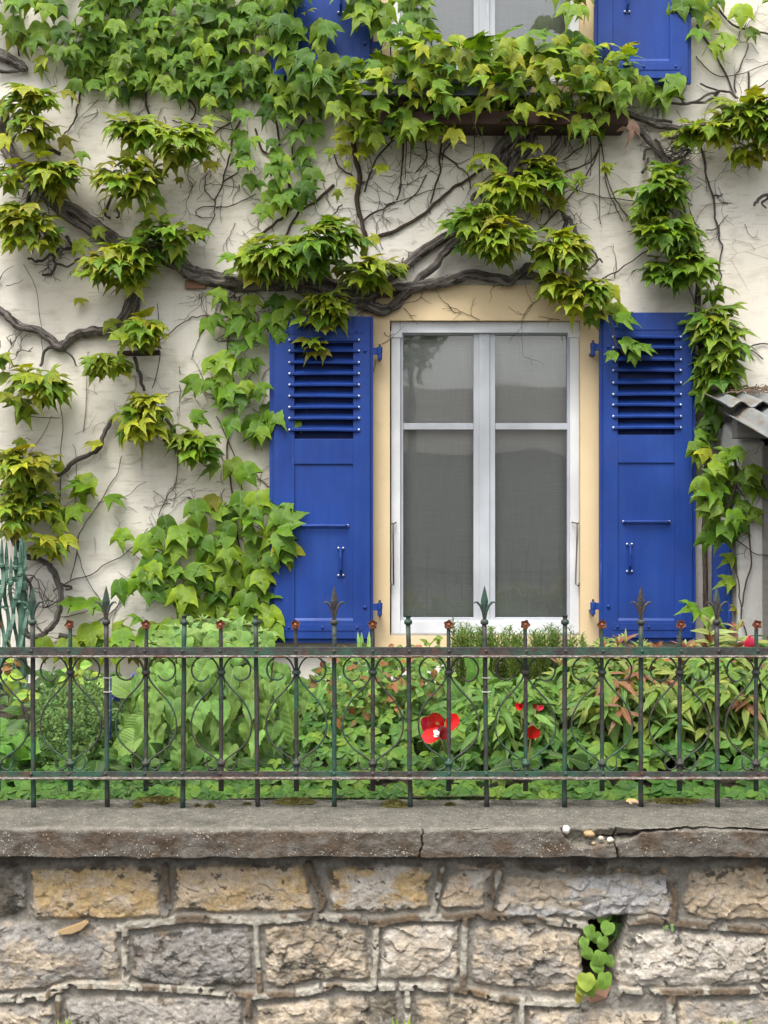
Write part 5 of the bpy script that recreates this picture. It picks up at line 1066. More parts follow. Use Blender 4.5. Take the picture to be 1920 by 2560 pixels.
# soot and grime right under the coping
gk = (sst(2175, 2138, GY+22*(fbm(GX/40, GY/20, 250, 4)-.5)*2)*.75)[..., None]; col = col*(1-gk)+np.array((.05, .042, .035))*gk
hd = sdpoly(GX+4*(fbm(GX/12, GY/12, 12, 3)-.5)*2, GY+4*(fbm(GX/12, GY/12, 13, 3)-.5)*2, HOLE); hk = sst(-1, 5, hd)
H = H*(1-hk)-.26*hk; col = col*(1-hk[..., None])+np.array((.06, .05, .04))*hk[..., None]
V = np.stack([(GX-960)*YM/F, YM-H, CZ-(GY-1280)*YM/F], -1)
C4 = np.concatenate([np.clip(col, 0, 1), np.ones(GX.shape+(1,))], -1)
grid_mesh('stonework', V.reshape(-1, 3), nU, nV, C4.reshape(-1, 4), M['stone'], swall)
mb = MB(); mb.box(-2.06, 2.06, YM+.28, YM+.34, 0, .56); mb.box(-2.09, -2.061, YM-.02, YM+.34, 0, .56); mb.box(2.061, 2.09, YM-.02, YM+.34, 0, .56); obj('rear_face', mb, M['plaster_rough'], swall)
mb = MB(); mb.add([P(1385, 2450, 4.13)+Vector((.06, 0, .015)), P(1475, 2510, 4.09), P(1530, 2462, 4.12), P(1515, 2495, 4.08), P(1490, 2462, 4.2), P(1480, 2480, 4.085)], [(1, 3, 5), (3, 2, 5), (5, 2, 4), (0, 1, 5), (0, 5, 4)])
obj('wedge_stone', mb, M['brick'], swall)
mb = MB()
fl = [(250, 705), (262, 722), (310, 718), (352, 700), (385, 668), (372, 658), (340, 672), (290, 690)]
pts = [P(x/1.728, 1920+y/1.728, YM-.045) for x, y in fl]; pb = [P(x/1.728+1, 1920+y/1.728-3, YM-.01) for x, y in fl]; k = len(fl)
mb.add(pts+pb, [tuple(range(k))]+[(i, i+k, (i+1) % k+k, (i+1) % k) for i in range(k)])
mt_ = m_simple('ochre_flake', (.32, .19, .08), (.5, .36, .2), 40, .9); obj('stone_flake', mb, mt_, swall, bevel=.002)

# coping: profile swept along x with chips and cracks
cx = np.arange(-760, 2681, 2.6); prof = []
YB_, YFc, ZT, ZBt = 4.40, 3.985, .642, .553
for t in np.linspace(0, 1, 34): prof.append((YB_+(YFc+.012-YB_)*t, ZT+.004*math.sin(t*3), 0, -1, t))       # top, going to the viewer
for t in np.linspace(.1, 1, 7): a = t*math.pi/2; prof.append((YFc+.012-.012*math.sin(a), ZT-.012+.012*math.cos(a), math.sin(a), 1, 1+t*.1))
for t in np.linspace(.04, 1, 26): prof.append((YFc+.004*t, ZT-.012+(ZBt-ZT+.012)*t, 1, 1, 1.1+t))
for t in np.linspace(.15, 1, 8): prof.append((YFc+.006+t*.14, ZBt-.003-.004*math.sin(t*3), 0, 1, 2.1+t))
nP = len(prof); CX = np.tile(cx, (nP, 1)); PY_ = np.array([p[0] for p in prof])[:, None]+0*CX; PZ_ = np.array([p[1] for p in prof])[:, None]+0*CX; T = np.array([p[4] for p in prof])[:, None]+0*CX
Vx = (CX-960)*4.0/F
_s = [0.0]
for a_, b_ in zip(prof[:-1], prof[1:]): _s.append(_s[-1]+math.hypot(a_[0]-b_[0], a_[1]-b_[1])*822)
S_ = np.array(_s)[:, None]+0*CX
n_a = fbm(CX/60, S_/45, 301, 4, .5)-.5; n_b = fbm(CX/9, S_/9, 302, 3, .55)-.5; n_c = fbm(CX/160, S_/160, 303, 2)-.5
frontness = sst(.9, 1.15, T)
disp_y = (.010*n_a+.0035*n_b+.014*n_c)*frontness+.0*T
disp_z = (.008*n_a+.003*n_b)*(1-sst(1.1, 1.3, T))+.014*n_a*sst(1.9, 2.2, T)
# photo y of each point, used to place the damage at its real height on the face
PYP = 1280+(CZ-PZ_)*F/PY_
def c8x(x): return 960+x/1.728
def c8y(y): return 1920+y/1.728
chip = sdpoly(CX+6*(fbm(CX/12, S_/12, 310, 3)-.5), PYP+4*(fbm(CX/10, S_/10, 311, 3)-.5), [(c8x(760), c8y(262)), (c8x(860), c8y(250)), (c8x(1000), c8y(258)), (c8x(1120), c8y(268)), (c8x(1060), c8y(312)), (c8x(1000), c8y(330)), (c8x(900), c8y(340)), (c8x(820), c8y(348)), (c8x(790), c8y(318))])
ck = sst(-3, 7, chip)
slit = sdline(CX, PYP+5*(fbm(CX/22, CX*0, 312, 4)-.5), [(c8x(930), c8y(282)), (c8x(1000), c8y(290)), (c8x(1060), c8y(275)), (c8x(1250), c8y(268)), (c8x(1420), c8y(262)), (c8x(1659), c8y(268)), (2240, c8y(270))])
sk = sst(5.0, 1.5, slit-2*(fbm(CX/30, T, 313, 2)-.5)*2)
small = sdline(CX, PYP+4*(fbm(CX/18, CX*0, 314, 4)-.5), [(c8x(-160), c8y(262)), (c8x(-60), c8y(255)), (c8x(60), c8y(264)), (c8x(180), c8y(262)), (c8x(300), c8y(265)), (c8x(520), c8y(262))]); sk2 = sst(2.6, .8, small)*sst(.42, .55, fbm(CX/40, CX*0, 315, 2))
vc = sdline(CX+5*(fbm(PYP/14, CX*0, 316, 3)-.5)*2, PYP, [(c8x(172), c8y(255)), (c8x(165), c8y(320)), (c8x(148), c8y(392))]); vk = sst(2.4, .8, vc)
vc2 = sdline(CX+4*(fbm(PYP/14, CX*0, 317, 3)-.5)*2, PYP, [(c8x(1000), c8y(240)), (c8x(996), c8y(300)), (c8x(1002), c8y(345)), (c8x(1010), c8y(392))]); vk2 = sst(3.2, 1, vc2)
disp_y = disp_y+.045*ck*sst(.93, 1.1, T)+.02*ck*(fbm(CX/8, S_/8, 318, 3)-.5)+.045*sk*frontness+.012*sk2*frontness+.02*vk*frontness+.03*vk2*frontness
disp_z = disp_z-.02*ck*(1-sst(1.1, 1.5, T))
Vc = np.stack([Vx, PY_+disp_y, PZ_+disp_z], -1)
b1 = fbm(CX/70, S_/70, 320, 4)[..., None]; fr = sst(1.02, 1.12, T)[..., None]
top = np.array((.125, .117, .097))*(1-b1)+np.array((.215, .203, .17))*b1; top = top*(.7+.6*fbm(CX/12, S_/12, 324, 4)[..., None])
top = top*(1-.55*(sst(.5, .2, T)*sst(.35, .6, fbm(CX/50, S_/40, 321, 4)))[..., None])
b2_ = sst(.42, .68, fbm(CX/60, S_/32, 322, 5, .6))[..., None]
fac = np.array((.175, .157, .133))*(1-b2_*.8)+np.array((.115, .078, .05))*b2_*.8; fac = fac*(.75+.5*fbm(CX/14, S_/14, 323, 4)[..., None])
cl = top*(1-fr)+fac*fr; cw = np.exp(-((T-1.04)/.06)**2)[..., None]; cl = cl*(1-cw*.5)+np.array((.30, .28, .235))*cw*.5
cl = cl*(1-ck[..., None]*.8)+np.array((.42, .385, .32))*ck[..., None]*.8
dk = np.clip(sk*.8+sk2*.7+vk*.8+vk2*.9, 0, 1)[..., None]*fr; cl = cl*(1-dk)+np.array((.05, .042, .035))*dk
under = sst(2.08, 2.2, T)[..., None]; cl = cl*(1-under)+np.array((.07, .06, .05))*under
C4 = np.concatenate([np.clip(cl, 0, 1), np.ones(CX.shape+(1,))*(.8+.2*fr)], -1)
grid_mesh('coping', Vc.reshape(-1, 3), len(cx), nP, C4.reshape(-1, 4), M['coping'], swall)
# loose pebbles in the broken edge, moss cushions, fallen petal
def blob(mb, c, rx, ry, rz, seed, n=12, rough=.12):
    vs = []; m = 8
    for i in range(m+1):
        ph = math.pi*i/m
        for k in range(n):
            th = 2*math.pi*k/n; f = 1+rough*(float(vn(k*.8+seed, i*.9, seed))-.5)*2
            vs.append((c[0]+rx*f*math.sin(ph)*math.cos(th), c[1]+ry*f*math.sin(ph)*math.sin(th), c[2]+rz*f*math.cos(ph)))
    mb.add(vs, [(i*n+k, i*n+(k+1) % n, (i+1)*n+(k+1) % n, (i+1)*n+k) for i in range(m) for k in range(n)])
for i, (x, y, rx, rz, c, lab) in enumerate(((1415, 2074, .014, .013, (.78, .72, .68), 'white rounded pebble, leftmost on the broken coping edge'), (1473, 2085, .018, .011, (.40, .26, .13), 'tan egg-shaped pebble in the middle of the coping chip'), (1526, 2100, .012, .009, (.62, .55, .46), 'cream pebble at the lower right end of the coping chip'),
        (1502, 2096, .011, .008, (.45, .40, .34), 'small greyish pebble beside the cream one in the coping chip'), (1692, 2079, .010, .007, (.5, .44, .36), 'small beige pebble in the long crack right of the chip'), (1850, 2080, .012, .008, (.6, .55, .48), 'pale pebble in the long crack near the right edge'), (1484, 2108, .008, .006, (.42, .32, .2), 'tiny brown pebble low in the coping chip'), (1580+175, 2038, .004, .004, (.85, .84, .82), 'tiny white grain lying on top of the coping'))):
    mb = MB(); c_ = P(x, y, 4.0 if y > 2060 else 4.17); blob(mb, c_, rx*.9, rx*.7, rz*.9, i+3, 14, .28); m_ = m_simple('pebble_stone', tuple(v*.85 for v in c), tuple(min(1, v*1.12) for v in c), 90, .7)
    o = obj('pebble', mb, m_, None, smooth=True); tag(o, lab, 'pebble', group='pebbles in the broken coping')
for i, (x, y, wpx, hpx, lab) in enumerate(((345, 2016, 14, 7, 'round moss cushion left of the others by the second spear bar'), (405, 2010, 16, 6, 'moss cushion just left of the thick bar under the strip of moss'), (395, 1999, 62, 7, 'long flat moss strip along the back of the coping'), (494, 2016, 7, 4, 'tiny moss dot right of the third main bar'), (525, 2017, 13, 7, 'small dark moss cushion between the third and fourth main bars'),
        (617, 2012, 12, 3, 'thin moss patch beside the fourth main bar'), (735, 2004, 56, 10, 'widest brown moss mound on the coping'), (985, 2010, 34, 12, 'rounded olive moss mound left of the cup topped bar'), (1125, 2012, 14, 4, 'faint moss patch beside the middle spear bar'), (1690, 2003, 78, 6, 'long low moss strip near the right spear bar'))):
    Yc = (CZ-.642)*F/(y+hpx*.6-1280); Yc = min(Yc, 4.39); c_ = P(x, y+hpx*.5, Yc); c_.z = .642; mb = MB(); sc = Yc/F
    blob(mb, c_, wpx*sc, min(.035, wpx*sc*.7), hpx*sc*1.15, i, 18, .25)
    for k in range(int(70+wpx*9)):
        a = rnd.uniform(0, 6.28); ph = rnd.uniform(0, 1.3); d = Vector((math.sin(ph)*math.cos(a), math.sin(ph)*math.sin(a), math.cos(ph)))
        q = c_+Vector((d.x*wpx*sc, d.y*min(.035, wpx*sc*.7), d.z*hpx*sc*1.15))*1.0; e = q+(d+Vector((rnd.uniform(-.5, .5), rnd.uniform(-.5, .5), .3)))*.006; s_ = Vector((.0012, 0, 0))
        mb.add([q-s_, q+s_, e], [(0, 1, 2)])
    o = obj('moss_cushion', mb, M['moss'], None, smooth=False, fix=False); tag(o, lab, 'moss', group='moss cushions on the coping')
o = leaf_obj('fallen_petal', 'ovate', [(P(1565, 2004, 4.33), (1, -.1, .25), (0, -.4, 1), .045, (.62, .45, .12)), (P(1572, 2005, 4.32), (.8, -.2, -.1), (0, -1, .8), .04, (.7, .5, .4)), (P(1592, 2002, 4.32), (.6, 0, -.3), (0, -1, .5), .03, (.75, .5, .45))], M['petal']); tag(o, 'yellow and pink fallen petal lying on the coping beside a bar', 'petal')

# plant growing out of the gap in the stonework
gp = thing('gap_plant', P(1500, 2470, 4.1), 'small round-leaved green plant hanging out of the gap in the stones', 'plant')
L = []
for x, y, s, Yd, c in ((1500, 2297, .034, 4.1, 1), (1516, 2295, .03, 4.12, 1), (1524, 2318, .044, 4.08, 1), (1470, 2328, .046, 4.07, 1), (1462, 2356, .038, 4.06, 1), (1486, 2346, .036, 4.08, 1), (1506, 2354, .044, 4.05, 1), (1462, 2384, .040, 4.05, 1), (1504, 2392, .052, 4.04, 1), (1520, 2400, .04, 4.07, 1), (1486, 2412, .05, 4.05, 1), (1464, 2446, .056, 4.03, 2), (1512, 2444, .056, 4.03, 1.3), (1470, 2472, .045, 4.04, 1.3), (1490, 2462, .034, 4.05, 1.6), (1447, 2474, .038, 4.04, 2.2), (1446, 2494, .034, 4.04, 3), (1545, 2320, .05, 4.16, .4), (1555, 2345, .05, 4.18, .4), (1540, 2300, .045, 4.2, .35), (1530, 2350, .05, 4.2, .3)):
    g_ = (.19*c**.7, .36*min(c, 1.25)**.6, .06) if c < 2.5 else (.42, .38, .07)
    L.append((P(x, y-12, Yd), (rnd.uniform(-.6, .6), -.35, -1), (rnd.uniform(-.5, .5), -1, rnd.uniform(.1, .9)), s, tuple(v*.8 for v in g_)))
leaf_obj('leaves', 'round', L, M['soft'], gp)
mb = MB(); mb.tube([P(1515, 2290, 4.2), P(1518, 2330, 4.12), P(1500, 2390, 4.1), P(1484, 2440, 4.08)], .0018, 5); mb.tube([P(1560, 2330, 4.22), P(1530, 2352, 4.12), P(1512, 2372, 4.1)], .0018, 5); obj('stems', mb, M['petiole'], gp, smooth=True)
for i, (x, y, lab) in enumerate(((190, 2562, 'wispy grass tuft at the wall foot, far left'), (1010, 2562, 'wispy grass tuft at the wall foot near the centre'), (1845, 2562, 'wispy grass tuft at the wall foot, far right'))):
    L = []; c_ = P(x, y, 3.98)
    for k in range(16): L.append(((c_.x+rnd.uniform(-.05, .05), c_.y+rnd.uniform(-.02, .02), 0), (rnd.uniform(-.7, .7), rnd.uniform(-.3, .1), 1), (rnd.uniform(-.4, .4), -1, .2), rnd.uniform(.03, .07), pick((0, 2, 4, 2, 1))))
    o = leaf_obj('grass_tuft', 'needle', L, M['herb']); tag(o, lab, 'grass', group='grass tufts at the foot of the wall')
L = []
for x, y in ((1667, 2318), (1680, 2315), (1681, 2324), (1662, 2322)): L.append((P(x, y-4, 4.07), (0, -.3, -1), (0, -1, .3), .012, (.2, .33, .12)))
o = leaf_obj('tiny_seedling', 'heart', L, M['soft']); tag(o, 'tiny pale seedling rooted in the mortar joint right of the gap', 'plant')

# ------------------------------------------------------------------ wrought iron fence
YFN = 4.26
fence = thing('iron_fence', (0, YFN, .64), 'weathered green wrought iron fence with scrolls, spears and rusty rosettes on the coping', 'fence')
fx = lambda x: PX(x, YFN); fz = lambda y: PZ(y, YFN)
XL, XR = fx(-640), fx(2530); bent = lambda x: 0
for (t, b) in ((1616, 1641), (1925, 1943)):
    mb = MB(); mb.box(XL, XR, 4.236, 4.241, fz(b-2), fz(t)); rl = obj('rail', mb, M['iron'], fence, bevel=.001)
    nu = 620; V = []; prof_ = [(4.236, 0), (4.214, .0005), (4.2125, -.0025), (4.2145, -.0055), (4.236, -.0055)]
    z0 = fz(b)+.006
    for (yy, zz) in prof_:
        for i in range(nu):
            x = XL+(XR-XL)*i/(nu-1); e = .0022*(float(fbm(x*60, zz*900+3, 7, 3))-.5)*2; V.append((x, yy+(e if yy < 4.22 else 0), z0+zz+.5*e))
    fo = grid_mesh('flange', np.array(V), nu, 5, None, M['rail'], rl)
    fo.matrix_parent_inverse = Matrix.Identity(4)
def sub(o, parent):
    o.parent = parent; o.matrix_parent_inverse = parent.matrix_parent_inverse.inverted() @ parent.matrix_parent_inverse; return o
def lean(): return rnd.uniform(-.0015, .0015)
TB = [-98, -5, 176, 365, 553, 741, 932, 1122, 1314, 1505, 1699, 1890, 2078]; TB = [-569, -381, -193]+TB[1:]+[2266, 2454]
MBR = [(84, 's'), (268, 's'), (457, 'c'), (645, 'c'), (836, 's'), (1026, 'c'), (1217, 's'), (1411, 'c'), (1602, 's'), (1794, 's'), (1985, 'c'), (2172, 's'), (2360, 'c'), (-475, 's'), (-287, 'c'), (-99, 's')]
for i, (x, kind) in enumerate(MBR):
    X = fx(x); mb = MB(); l = lean()
    ys = [2024, 1990, 1943, 1925, 1850, 1780, 1700, 1640, 1600, 1560]
    mb.tube([(X+l*k*.6+.0006*math.sin(k*2+i), YFN, fz(y)) for k, y in enumerate(ys)], [.0077 if y < 1950 else .0084 for y in ys], 10, .06, seed=i)
    bo = obj('bar', mb, M['iron'], fence, smooth=True); Xt = X+l*5.4
    mb = MB(); mb.lathe((Xt, YFN, fz(1555)), [(.008, -.009), (.0125, -.006), (.0135, 0), (.0125, .005), (.008, .008)], 14); c_ = obj('collar', mb, M['iron'], bo, smooth=True); c_.matrix_parent_inverse = Matrix.Identity(4)
    mb = MB()
    if kind == 's':
        zz = lambda y: fz(y)
        mb.tube([(Xt, YFN, zz(1556)), (Xt, YFN, zz(1545)), (Xt, YFN, zz(1530)), (Xt, YFN, zz(1515)), (Xt, YFN, zz(1503)), (Xt, YFN, zz(1485)), (Xt, YFN, zz(1464))], [.006, .0062, .0072, .0095, .0125, .0075, .0004], 4, sx=.5, sy=1)
        for s in (-1, 1):
            mb.tube([(Xt+s*.003, YFN-.003, zz(1548)), (Xt+s*.006, YFN-.004, zz(1530)), (Xt+s*.013, YFN-.005, zz(1514)), (Xt+s*.023, YFN-.006, zz(1506)), (Xt+s*.031, YFN-.007, zz(1504.5)), (Xt+s*.036, YFN-.009, zz(1510))], [.0035, .0052, .006, .0055, .0035, .0006], 6, sx=.7, sy=.8)
        f_ = obj('spear_finial', mb, M['iron'], bo)
    else:
        mb.lathe((Xt, YFN, fz(1555)), [(.0075, .006), (.007, .012), (.0095, .0195), (.0115, .0215), (.0085, .0215), (.006, .016)], 12); f_ = obj('cup_finial', mb, M['iron'], bo)
    f_.matrix_parent_inverse = Matrix.Identity(4)
    for y in (1626, 1931):
        mb = MB(); mb.lathe((X+l*3, 4.236, fz(y)), [(.0058, 0), (.0055, .0025), (.003, .0045), (.0005, .005)], 10, 'y'); r_ = obj('rivet', mb, M['iron'], bo, smooth=True); r_.matrix_parent_inverse = Matrix.Identity(4)
def rosette(mb, c, r, seed):
    rot = rnd.uniform(0, 1.2)
    for (R0, dy, off, am) in ((1.0, 0, rot, .13), (.68, .004, rot+.6, .10)):
        rings = [(.0, .002), (.35, .0025), (.6, .0), (.85, .003), (1.0, .0065), (1.0, .0045), (.8, -.002), (.3, -.003)]; n = 30; vs = []
        for (q, h) in rings:
            for k in range(n):
                a = 2*math.pi*k/n; rr = r*R0*q*(1+am*math.cos(5*(a-off))*q); vs.append((c[0]+rr*math.cos(a), c[1]-dy-h*(1+.3*math.cos(5*(a-off))), c[2]+rr*math.sin(a)))
        mb.add(vs, [(i*n+k, i*n+(k+1) % n, (i+1)*n+(k+1) % n, (i+1)*n+k) for i in range(len(rings)-1) for k in range(n)])
    mb.lathe((c[0], c[1]-.005, c[2]), [(.0052, 0), (.0055, .004), (.0035, .0068), (.0004, .0075)], 12, 'y')
for i, x in enumerate(TB):
    X = fx(x); mb = MB(); l = rnd.uniform(-.0015, .0015)
    mb.tube([(X, YFN, fz(1977)), (X, YFN, fz(1940)), (X, YFN, fz(1915)), (X, YFN, fz(1895))], [.0085, .0085, .008, .006], 8, .05, seed=i)
    pts = [(X, YFN, fz(1897-k*6.7)) for k in range(32)]
    vs = []; uv = []; n = len(pts)
    for k, p in enumerate(pts):
        t = k/(n-1); tw = 4.5*sst(.12, .82, t)*math.pi/2*2.2; hw = .0066*(.82+.22*math.sin(math.pi*t))
        for q in range(12):
            a = 2*math.pi*q/12; rr = hw/max(abs(math.cos(((a+math.pi/4) % (math.pi/2))-math.pi/4)), .75)
            vs.append((p[0]+rr*math.cos(a+tw), p[1]+rr*math.sin(a+tw), p[2])); uv.append((0, 0))
    mb.add(vs, [(k*12+q, k*12+(q+1) % 12, (k+1)*12+(q+1) % 12, (k+1)*12+q) for k in range(n-1) for q in range(12)])
    mb.tube([(X, YFN, fz(1692)), (X, YFN, fz(1672)), (X+l, YFN, fz(1640)), (X+l, YFN, fz(1610)), (X+l*2, YFN, fz(1572)), (X+l*2, YFN+.002, fz(1561))], [.006, .0058, .0068, .0065, .0062, .004], 8, .06, seed=i+50)
    bo = obj('twisted_bar', mb, M['iron'], fence, smooth=True)
    mb = MB(); rosette(mb, (X+l*2, YFN-.004, fz(1561)), .0148, i); r_ = obj('rosette', mb, M['rust'], bo, smooth=True); r_.matrix_parent_inverse = Matrix.Identity(4)
    for y in (1681, 1908):
        mb = MB(); mb.lathe((X, YFN, fz(y)), [(.008, -.0075), (.0125, -.006), (.0145, -.002), (.0145, .002), (.0125, .006), (.008, .0075)], 14); c_ = obj('collar', mb, M['iron'], bo, smooth=True); c_.matrix_parent_inverse = Matrix.Identity(4)
    for y in (1626, 1931):
        mb = MB(); mb.lathe((X, 4.236, fz(y)), [(.0052, 0), (.005, .0025), (.0028, .004), (.0005, .0045)], 10, 'y'); r_ = obj('rivet', mb, M['iron'], bo, smooth=True); r_.matrix_parent_inverse = Matrix.Identity(4)
def spl(pts, sub_=7):
    out = []; n = len(pts)
    for i in range(n-1):
        a = pts[max(i-1, 0)]; b = pts[i]; c = pts[i+1]; d = pts[min(i+2, n-1)]
        for k in range(sub_):
            t = k/sub_; out.append(tuple(0.5*((2*b[j])+(-a[j]+c[j])*t+(2*a[j]-5*b[j]+4*c[j]-d[j])*t*t+(-a[j]+3*b[j]-3*c[j]+d[j])*t**3) for j in (0, 1)))
    out.append(pts[-1]); return out
SC = .92
for i, x in enumerate(TB):
    for s in (-1, 1):
        jx = rnd.uniform(-1.5, 1.5); jy = rnd.uniform(-2, 2)
        up = [(5, 1692), (6, 1676), (12, 1660), (24, 1646), (42, 1640), (60, 1644), (74, 1656), (80, 1672+jy), (76, 1689), (64, 1699+jy), (50, 1701+jy), (39, 1695), (33+jx, 1686)]
        mb = MB(); P_ = spl([(x+s*a*SC, y) for a, y in up]); n = len(P_); mb.tube([(fx(a), YFN-.004, fz(y)) for a, y in P_], [.0030 if k < n-12 else .0030-.0017*(k-n+12)/12 for k in range(n)], 7, .05, sx=1.25, seed=i); obj('upper_scroll', mb, M['iron'], fence, smooth=True)
        lo = [(5, 1672), (6, 1690), (14, 1706), (34, 1728), (58, 1752), (74, 1778), (82, 1805+jy), (80, 1832), (70, 1853), (52, 1872), (28, 1888), (12, 1900), (5, 1912)]
        mb = MB(); mb.tube([(fx(x+s*a*SC), YFN+.003, fz(y)) for a, y in spl(lo)], .0030, 7, .05, sx=1.25, seed=i+9); obj('side_scroll', mb, M['iron'], fence, smooth=True)
        sm = [(5, 1905), (8, 1914), (16, 1921), (27, 1924), (36, 1918), (40+jx, 1906), (38+jx, 1892)]
        mb = MB(); P_ = spl([(x+s*a*SC, y) for a, y in sm]); n = len(P_); mb.tube([(fx(a), YFN-.003, fz(y)) for a, y in P_], [.0029-.0015*max(0, k-n+12)/12 for k in range(n)], 7, .05, sx=1.2, seed=i+20); obj('small_scroll', mb, M['iron'], fence, smooth=True)
for x, lab in ((268, 'blue plant stick tied behind the second spear bar from the left'), (1217, 'blue plant stick tied behind the middle spear bar')):
    d = 9 if x < 500 else -6
    mb = MB(); mb.tube([P(x+d, 1690, 4.27), P(x+d+1, 1780, 4.275), P(x+d, 1850, 4.28)], .0028, 6); o = obj('plant_stick', mb, M['bluestick'], None, smooth=True); tag(o, lab, 'plant stick', group='blue sticks tied to the fence')
    for y in (1694, 1729):
        mb = MB(); mb.tube([(fx(x)+.0125*math.cos(a)+d*.0002, YFN+.012*math.sin(a), fz(y)) for a in np.linspace(0, 6.28, 17)], .0014, 5, sx=2); o = obj('wire_tie', mb, M['tie'], None); tag(o, ('upper' if y < 1700 else 'lower')+' pale tie round the '+('second spear bar from the left' if x < 500 else 'middle spear bar'), 'tie', group='pale ties round the fence bars')

# ------------------------------------------------------------------ garden
mb = MB(); nx, ny = 60, 24; V = []
for j in range(ny):
    for i in range(nx):
        x = -3.5+7*i/(nx-1); y = 4.375+(6.995-4.375)*j/(ny-1); V.append((x, y, .60+.06*float(vn(x*3, y*3, 3))+.05*min(1, (y-4.375)/.6)))
tag(grid_mesh('garden_soil', np.array(V), nx, ny, None, M['soil']), kind='structure')
def edged(x, y, poly):
    d = 1e9; j = len(poly)-1
    for i in range(len(poly)):
        ax, ay = poly[j]; bx, by = poly[i]; ex, ey = bx-ax, by-ay; t = max(0, min(1, ((x-ax)*ex+(y-ay)*ey)/(ex*ex+ey*ey+1e-9))); d = min(d, math.hypot(x-ax-t*ex, y-ay-t*ey)); j = i
    return d
def bush_pts(poly, Yn, Yf, sp, E=90, layers=((0, 1),)):
    out = []
    for (dy, k) in layers:
        for (x, y) in scatter(poly, sp/k**.5):
            e = min(1, edged(x, y, poly)/E); Yd = Yf-(Yf-Yn)*math.sqrt(e)+dy*(Yf-Yn)+rnd.uniform(-.09, .09); out.append((x, y, Yd))
    return out
def gcol(base, v=.2): f = rnd.uniform(1-v, 1+v); g = rnd.uniform(-.12, .12); return (base[0]*f*(1+g), base[1]*f, base[2]*f*(1-g))
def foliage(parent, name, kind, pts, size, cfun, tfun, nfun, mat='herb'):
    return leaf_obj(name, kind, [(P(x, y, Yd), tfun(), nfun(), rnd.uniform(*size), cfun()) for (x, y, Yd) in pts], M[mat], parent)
def stems(parent, pts, r=.004, mat='petiole', top=.12):
    mb = MB()
    for (xb, xt, yt, Yd) in pts:
        a = P(xb, 1960, Yd+.05); a.z = .58; b = P(xt, yt, Yd); mb.tube([a, (a+b)/2+Vector((rnd.uniform(-.02, .02), .01, .02)), b], [r, r*.9, r*.5], 6, cap=False)
    obj('stems', mb, M[mat], parent, smooth=True, fix=False)
down = lambda: (rnd.gauss(0, .35), -rnd.uniform(.25, .6), -1); fac = lambda: (rnd.uniform(-.6, .6), -1, rnd.uniform(.2, 1.3))
anyt = lambda: (rnd.gauss(0, .8), -rnd.uniform(.1, .8), rnd.gauss(-.2, .6)); upn = lambda: (rnd.uniform(-.5, .5), -rnd.uniform(.4, 1), rnd.uniform(.5, 1.2))
# heart-leaved bush
b1 = thing('heart_leaved_bush', P(520, 2000, 5.1), 'tall light green bush with large toothed heart-shaped leaves left of the window', 'bush')
poly = [(330, 1665), (345, 1640), (420, 1605), (400, 1570), (460, 1555), (520, 1560), (600, 1555), (680, 1590), (700, 1640), (745, 1680), (768, 1740), (760, 1830), (735, 1900), (690, 1990), (300, 1995), (310, 1900), (285, 1850), (310, 1780), (300, 1700)]
HG = (.128, .24, .05)
foliage(b1, 'leaves', 'heart', bush_pts(poly, 4.72, 5.25, 33, 80), (.046, .082), lambda: gcol(HG, .27), down, fac, 'soft')
foliage(b1, 'inner_leaves', 'heart', bush_pts(poly, 5.12, 5.6, 36, 80), (.05, .075), lambda: gcol((.045, .10, .02), .25), down, fac, 'soft')  # inner layer painted darker, shade inside the bush put into leaf colour
top = [(345, 1640), (380, 1610), (400, 1570), (440, 1552), (500, 1548), (560, 1552), (610, 1555), (660, 1575), (695, 1610), (690, 1640), (540, 1650), (400, 1650)]
foliage(b1, 'shoot_tips', 'heart', bush_pts(top, 4.95, 5.2, 22, 50), (.032, .055), lambda: gcol((.17, .29, .085), .2), lambda: (rnd.gauss(0, .8), -.5, rnd.gauss(.1, .5)), upn, 'soft')
L = []
for x, y in ((508, 1542), (470, 1552), (560, 1548), (615, 1556), (440, 1562), (655, 1572), (380, 1600), (722, 1622)):
    for k in range(7): a = k/7*6.28; L.append((P(x, y+10, 5.05), (math.cos(a)*.8, math.sin(a)*.5-.2, .9), (-math.cos(a), -math.sin(a)-.3, .6), .03, gcol((.21, .32, .11), .15)))
leaf_obj('bud_leaves', 'lance', L, M['soft'], b1)
stems(b1, [(480+i*14, 350+i*26, 1640+rnd.uniform(-40, 30), 5.15) for i in range(14)], .006)
# fine grey-green shrub
b2 = thing('fine_leaved_shrub', P(180, 2000, 5.0), 'rounded dense shrub with tiny dark green leaves behind the first bars', 'bush')
poly = [(85, 1760), (110, 1725), (170, 1722), (225, 1700), (262, 1725), (300, 1770), (310, 1830), (300, 1900), (285, 1990), (100, 1995), (70, 1900), (68, 1820)]
pts = bush_pts(poly, 4.75, 5.15, 9.5, 100); L = []; mb = MB()
for (x, y, Yd) in pts:
    c0 = P(x, y, Yd); d = Vector((rnd.gauss(0, .5), -.5+rnd.gauss(0, .3), rnd.uniform(.0, 1))).normalized(); sh_ = rnd.random()
    for k in range(7):
        q = c0+d*(k*.0045); a = rnd.uniform(0, 6.28); L.append((q, (d.x+math.cos(a)*.9, d.y+.3*math.sin(a), d.z+math.sin(a)*.7), (rnd.uniform(-1, 1), -1, .6), rnd.uniform(.012, .021), gcol(lerp3((.07, .16, .045), (.17, .28, .09), sh_), .2)))
leaf_obj('leaves', 'tiny', L, M['soft'], b2)
poly_d = [(100, 1760), (260, 1740), (295, 1830), (280, 1980), (110, 1985), (80, 1860)]
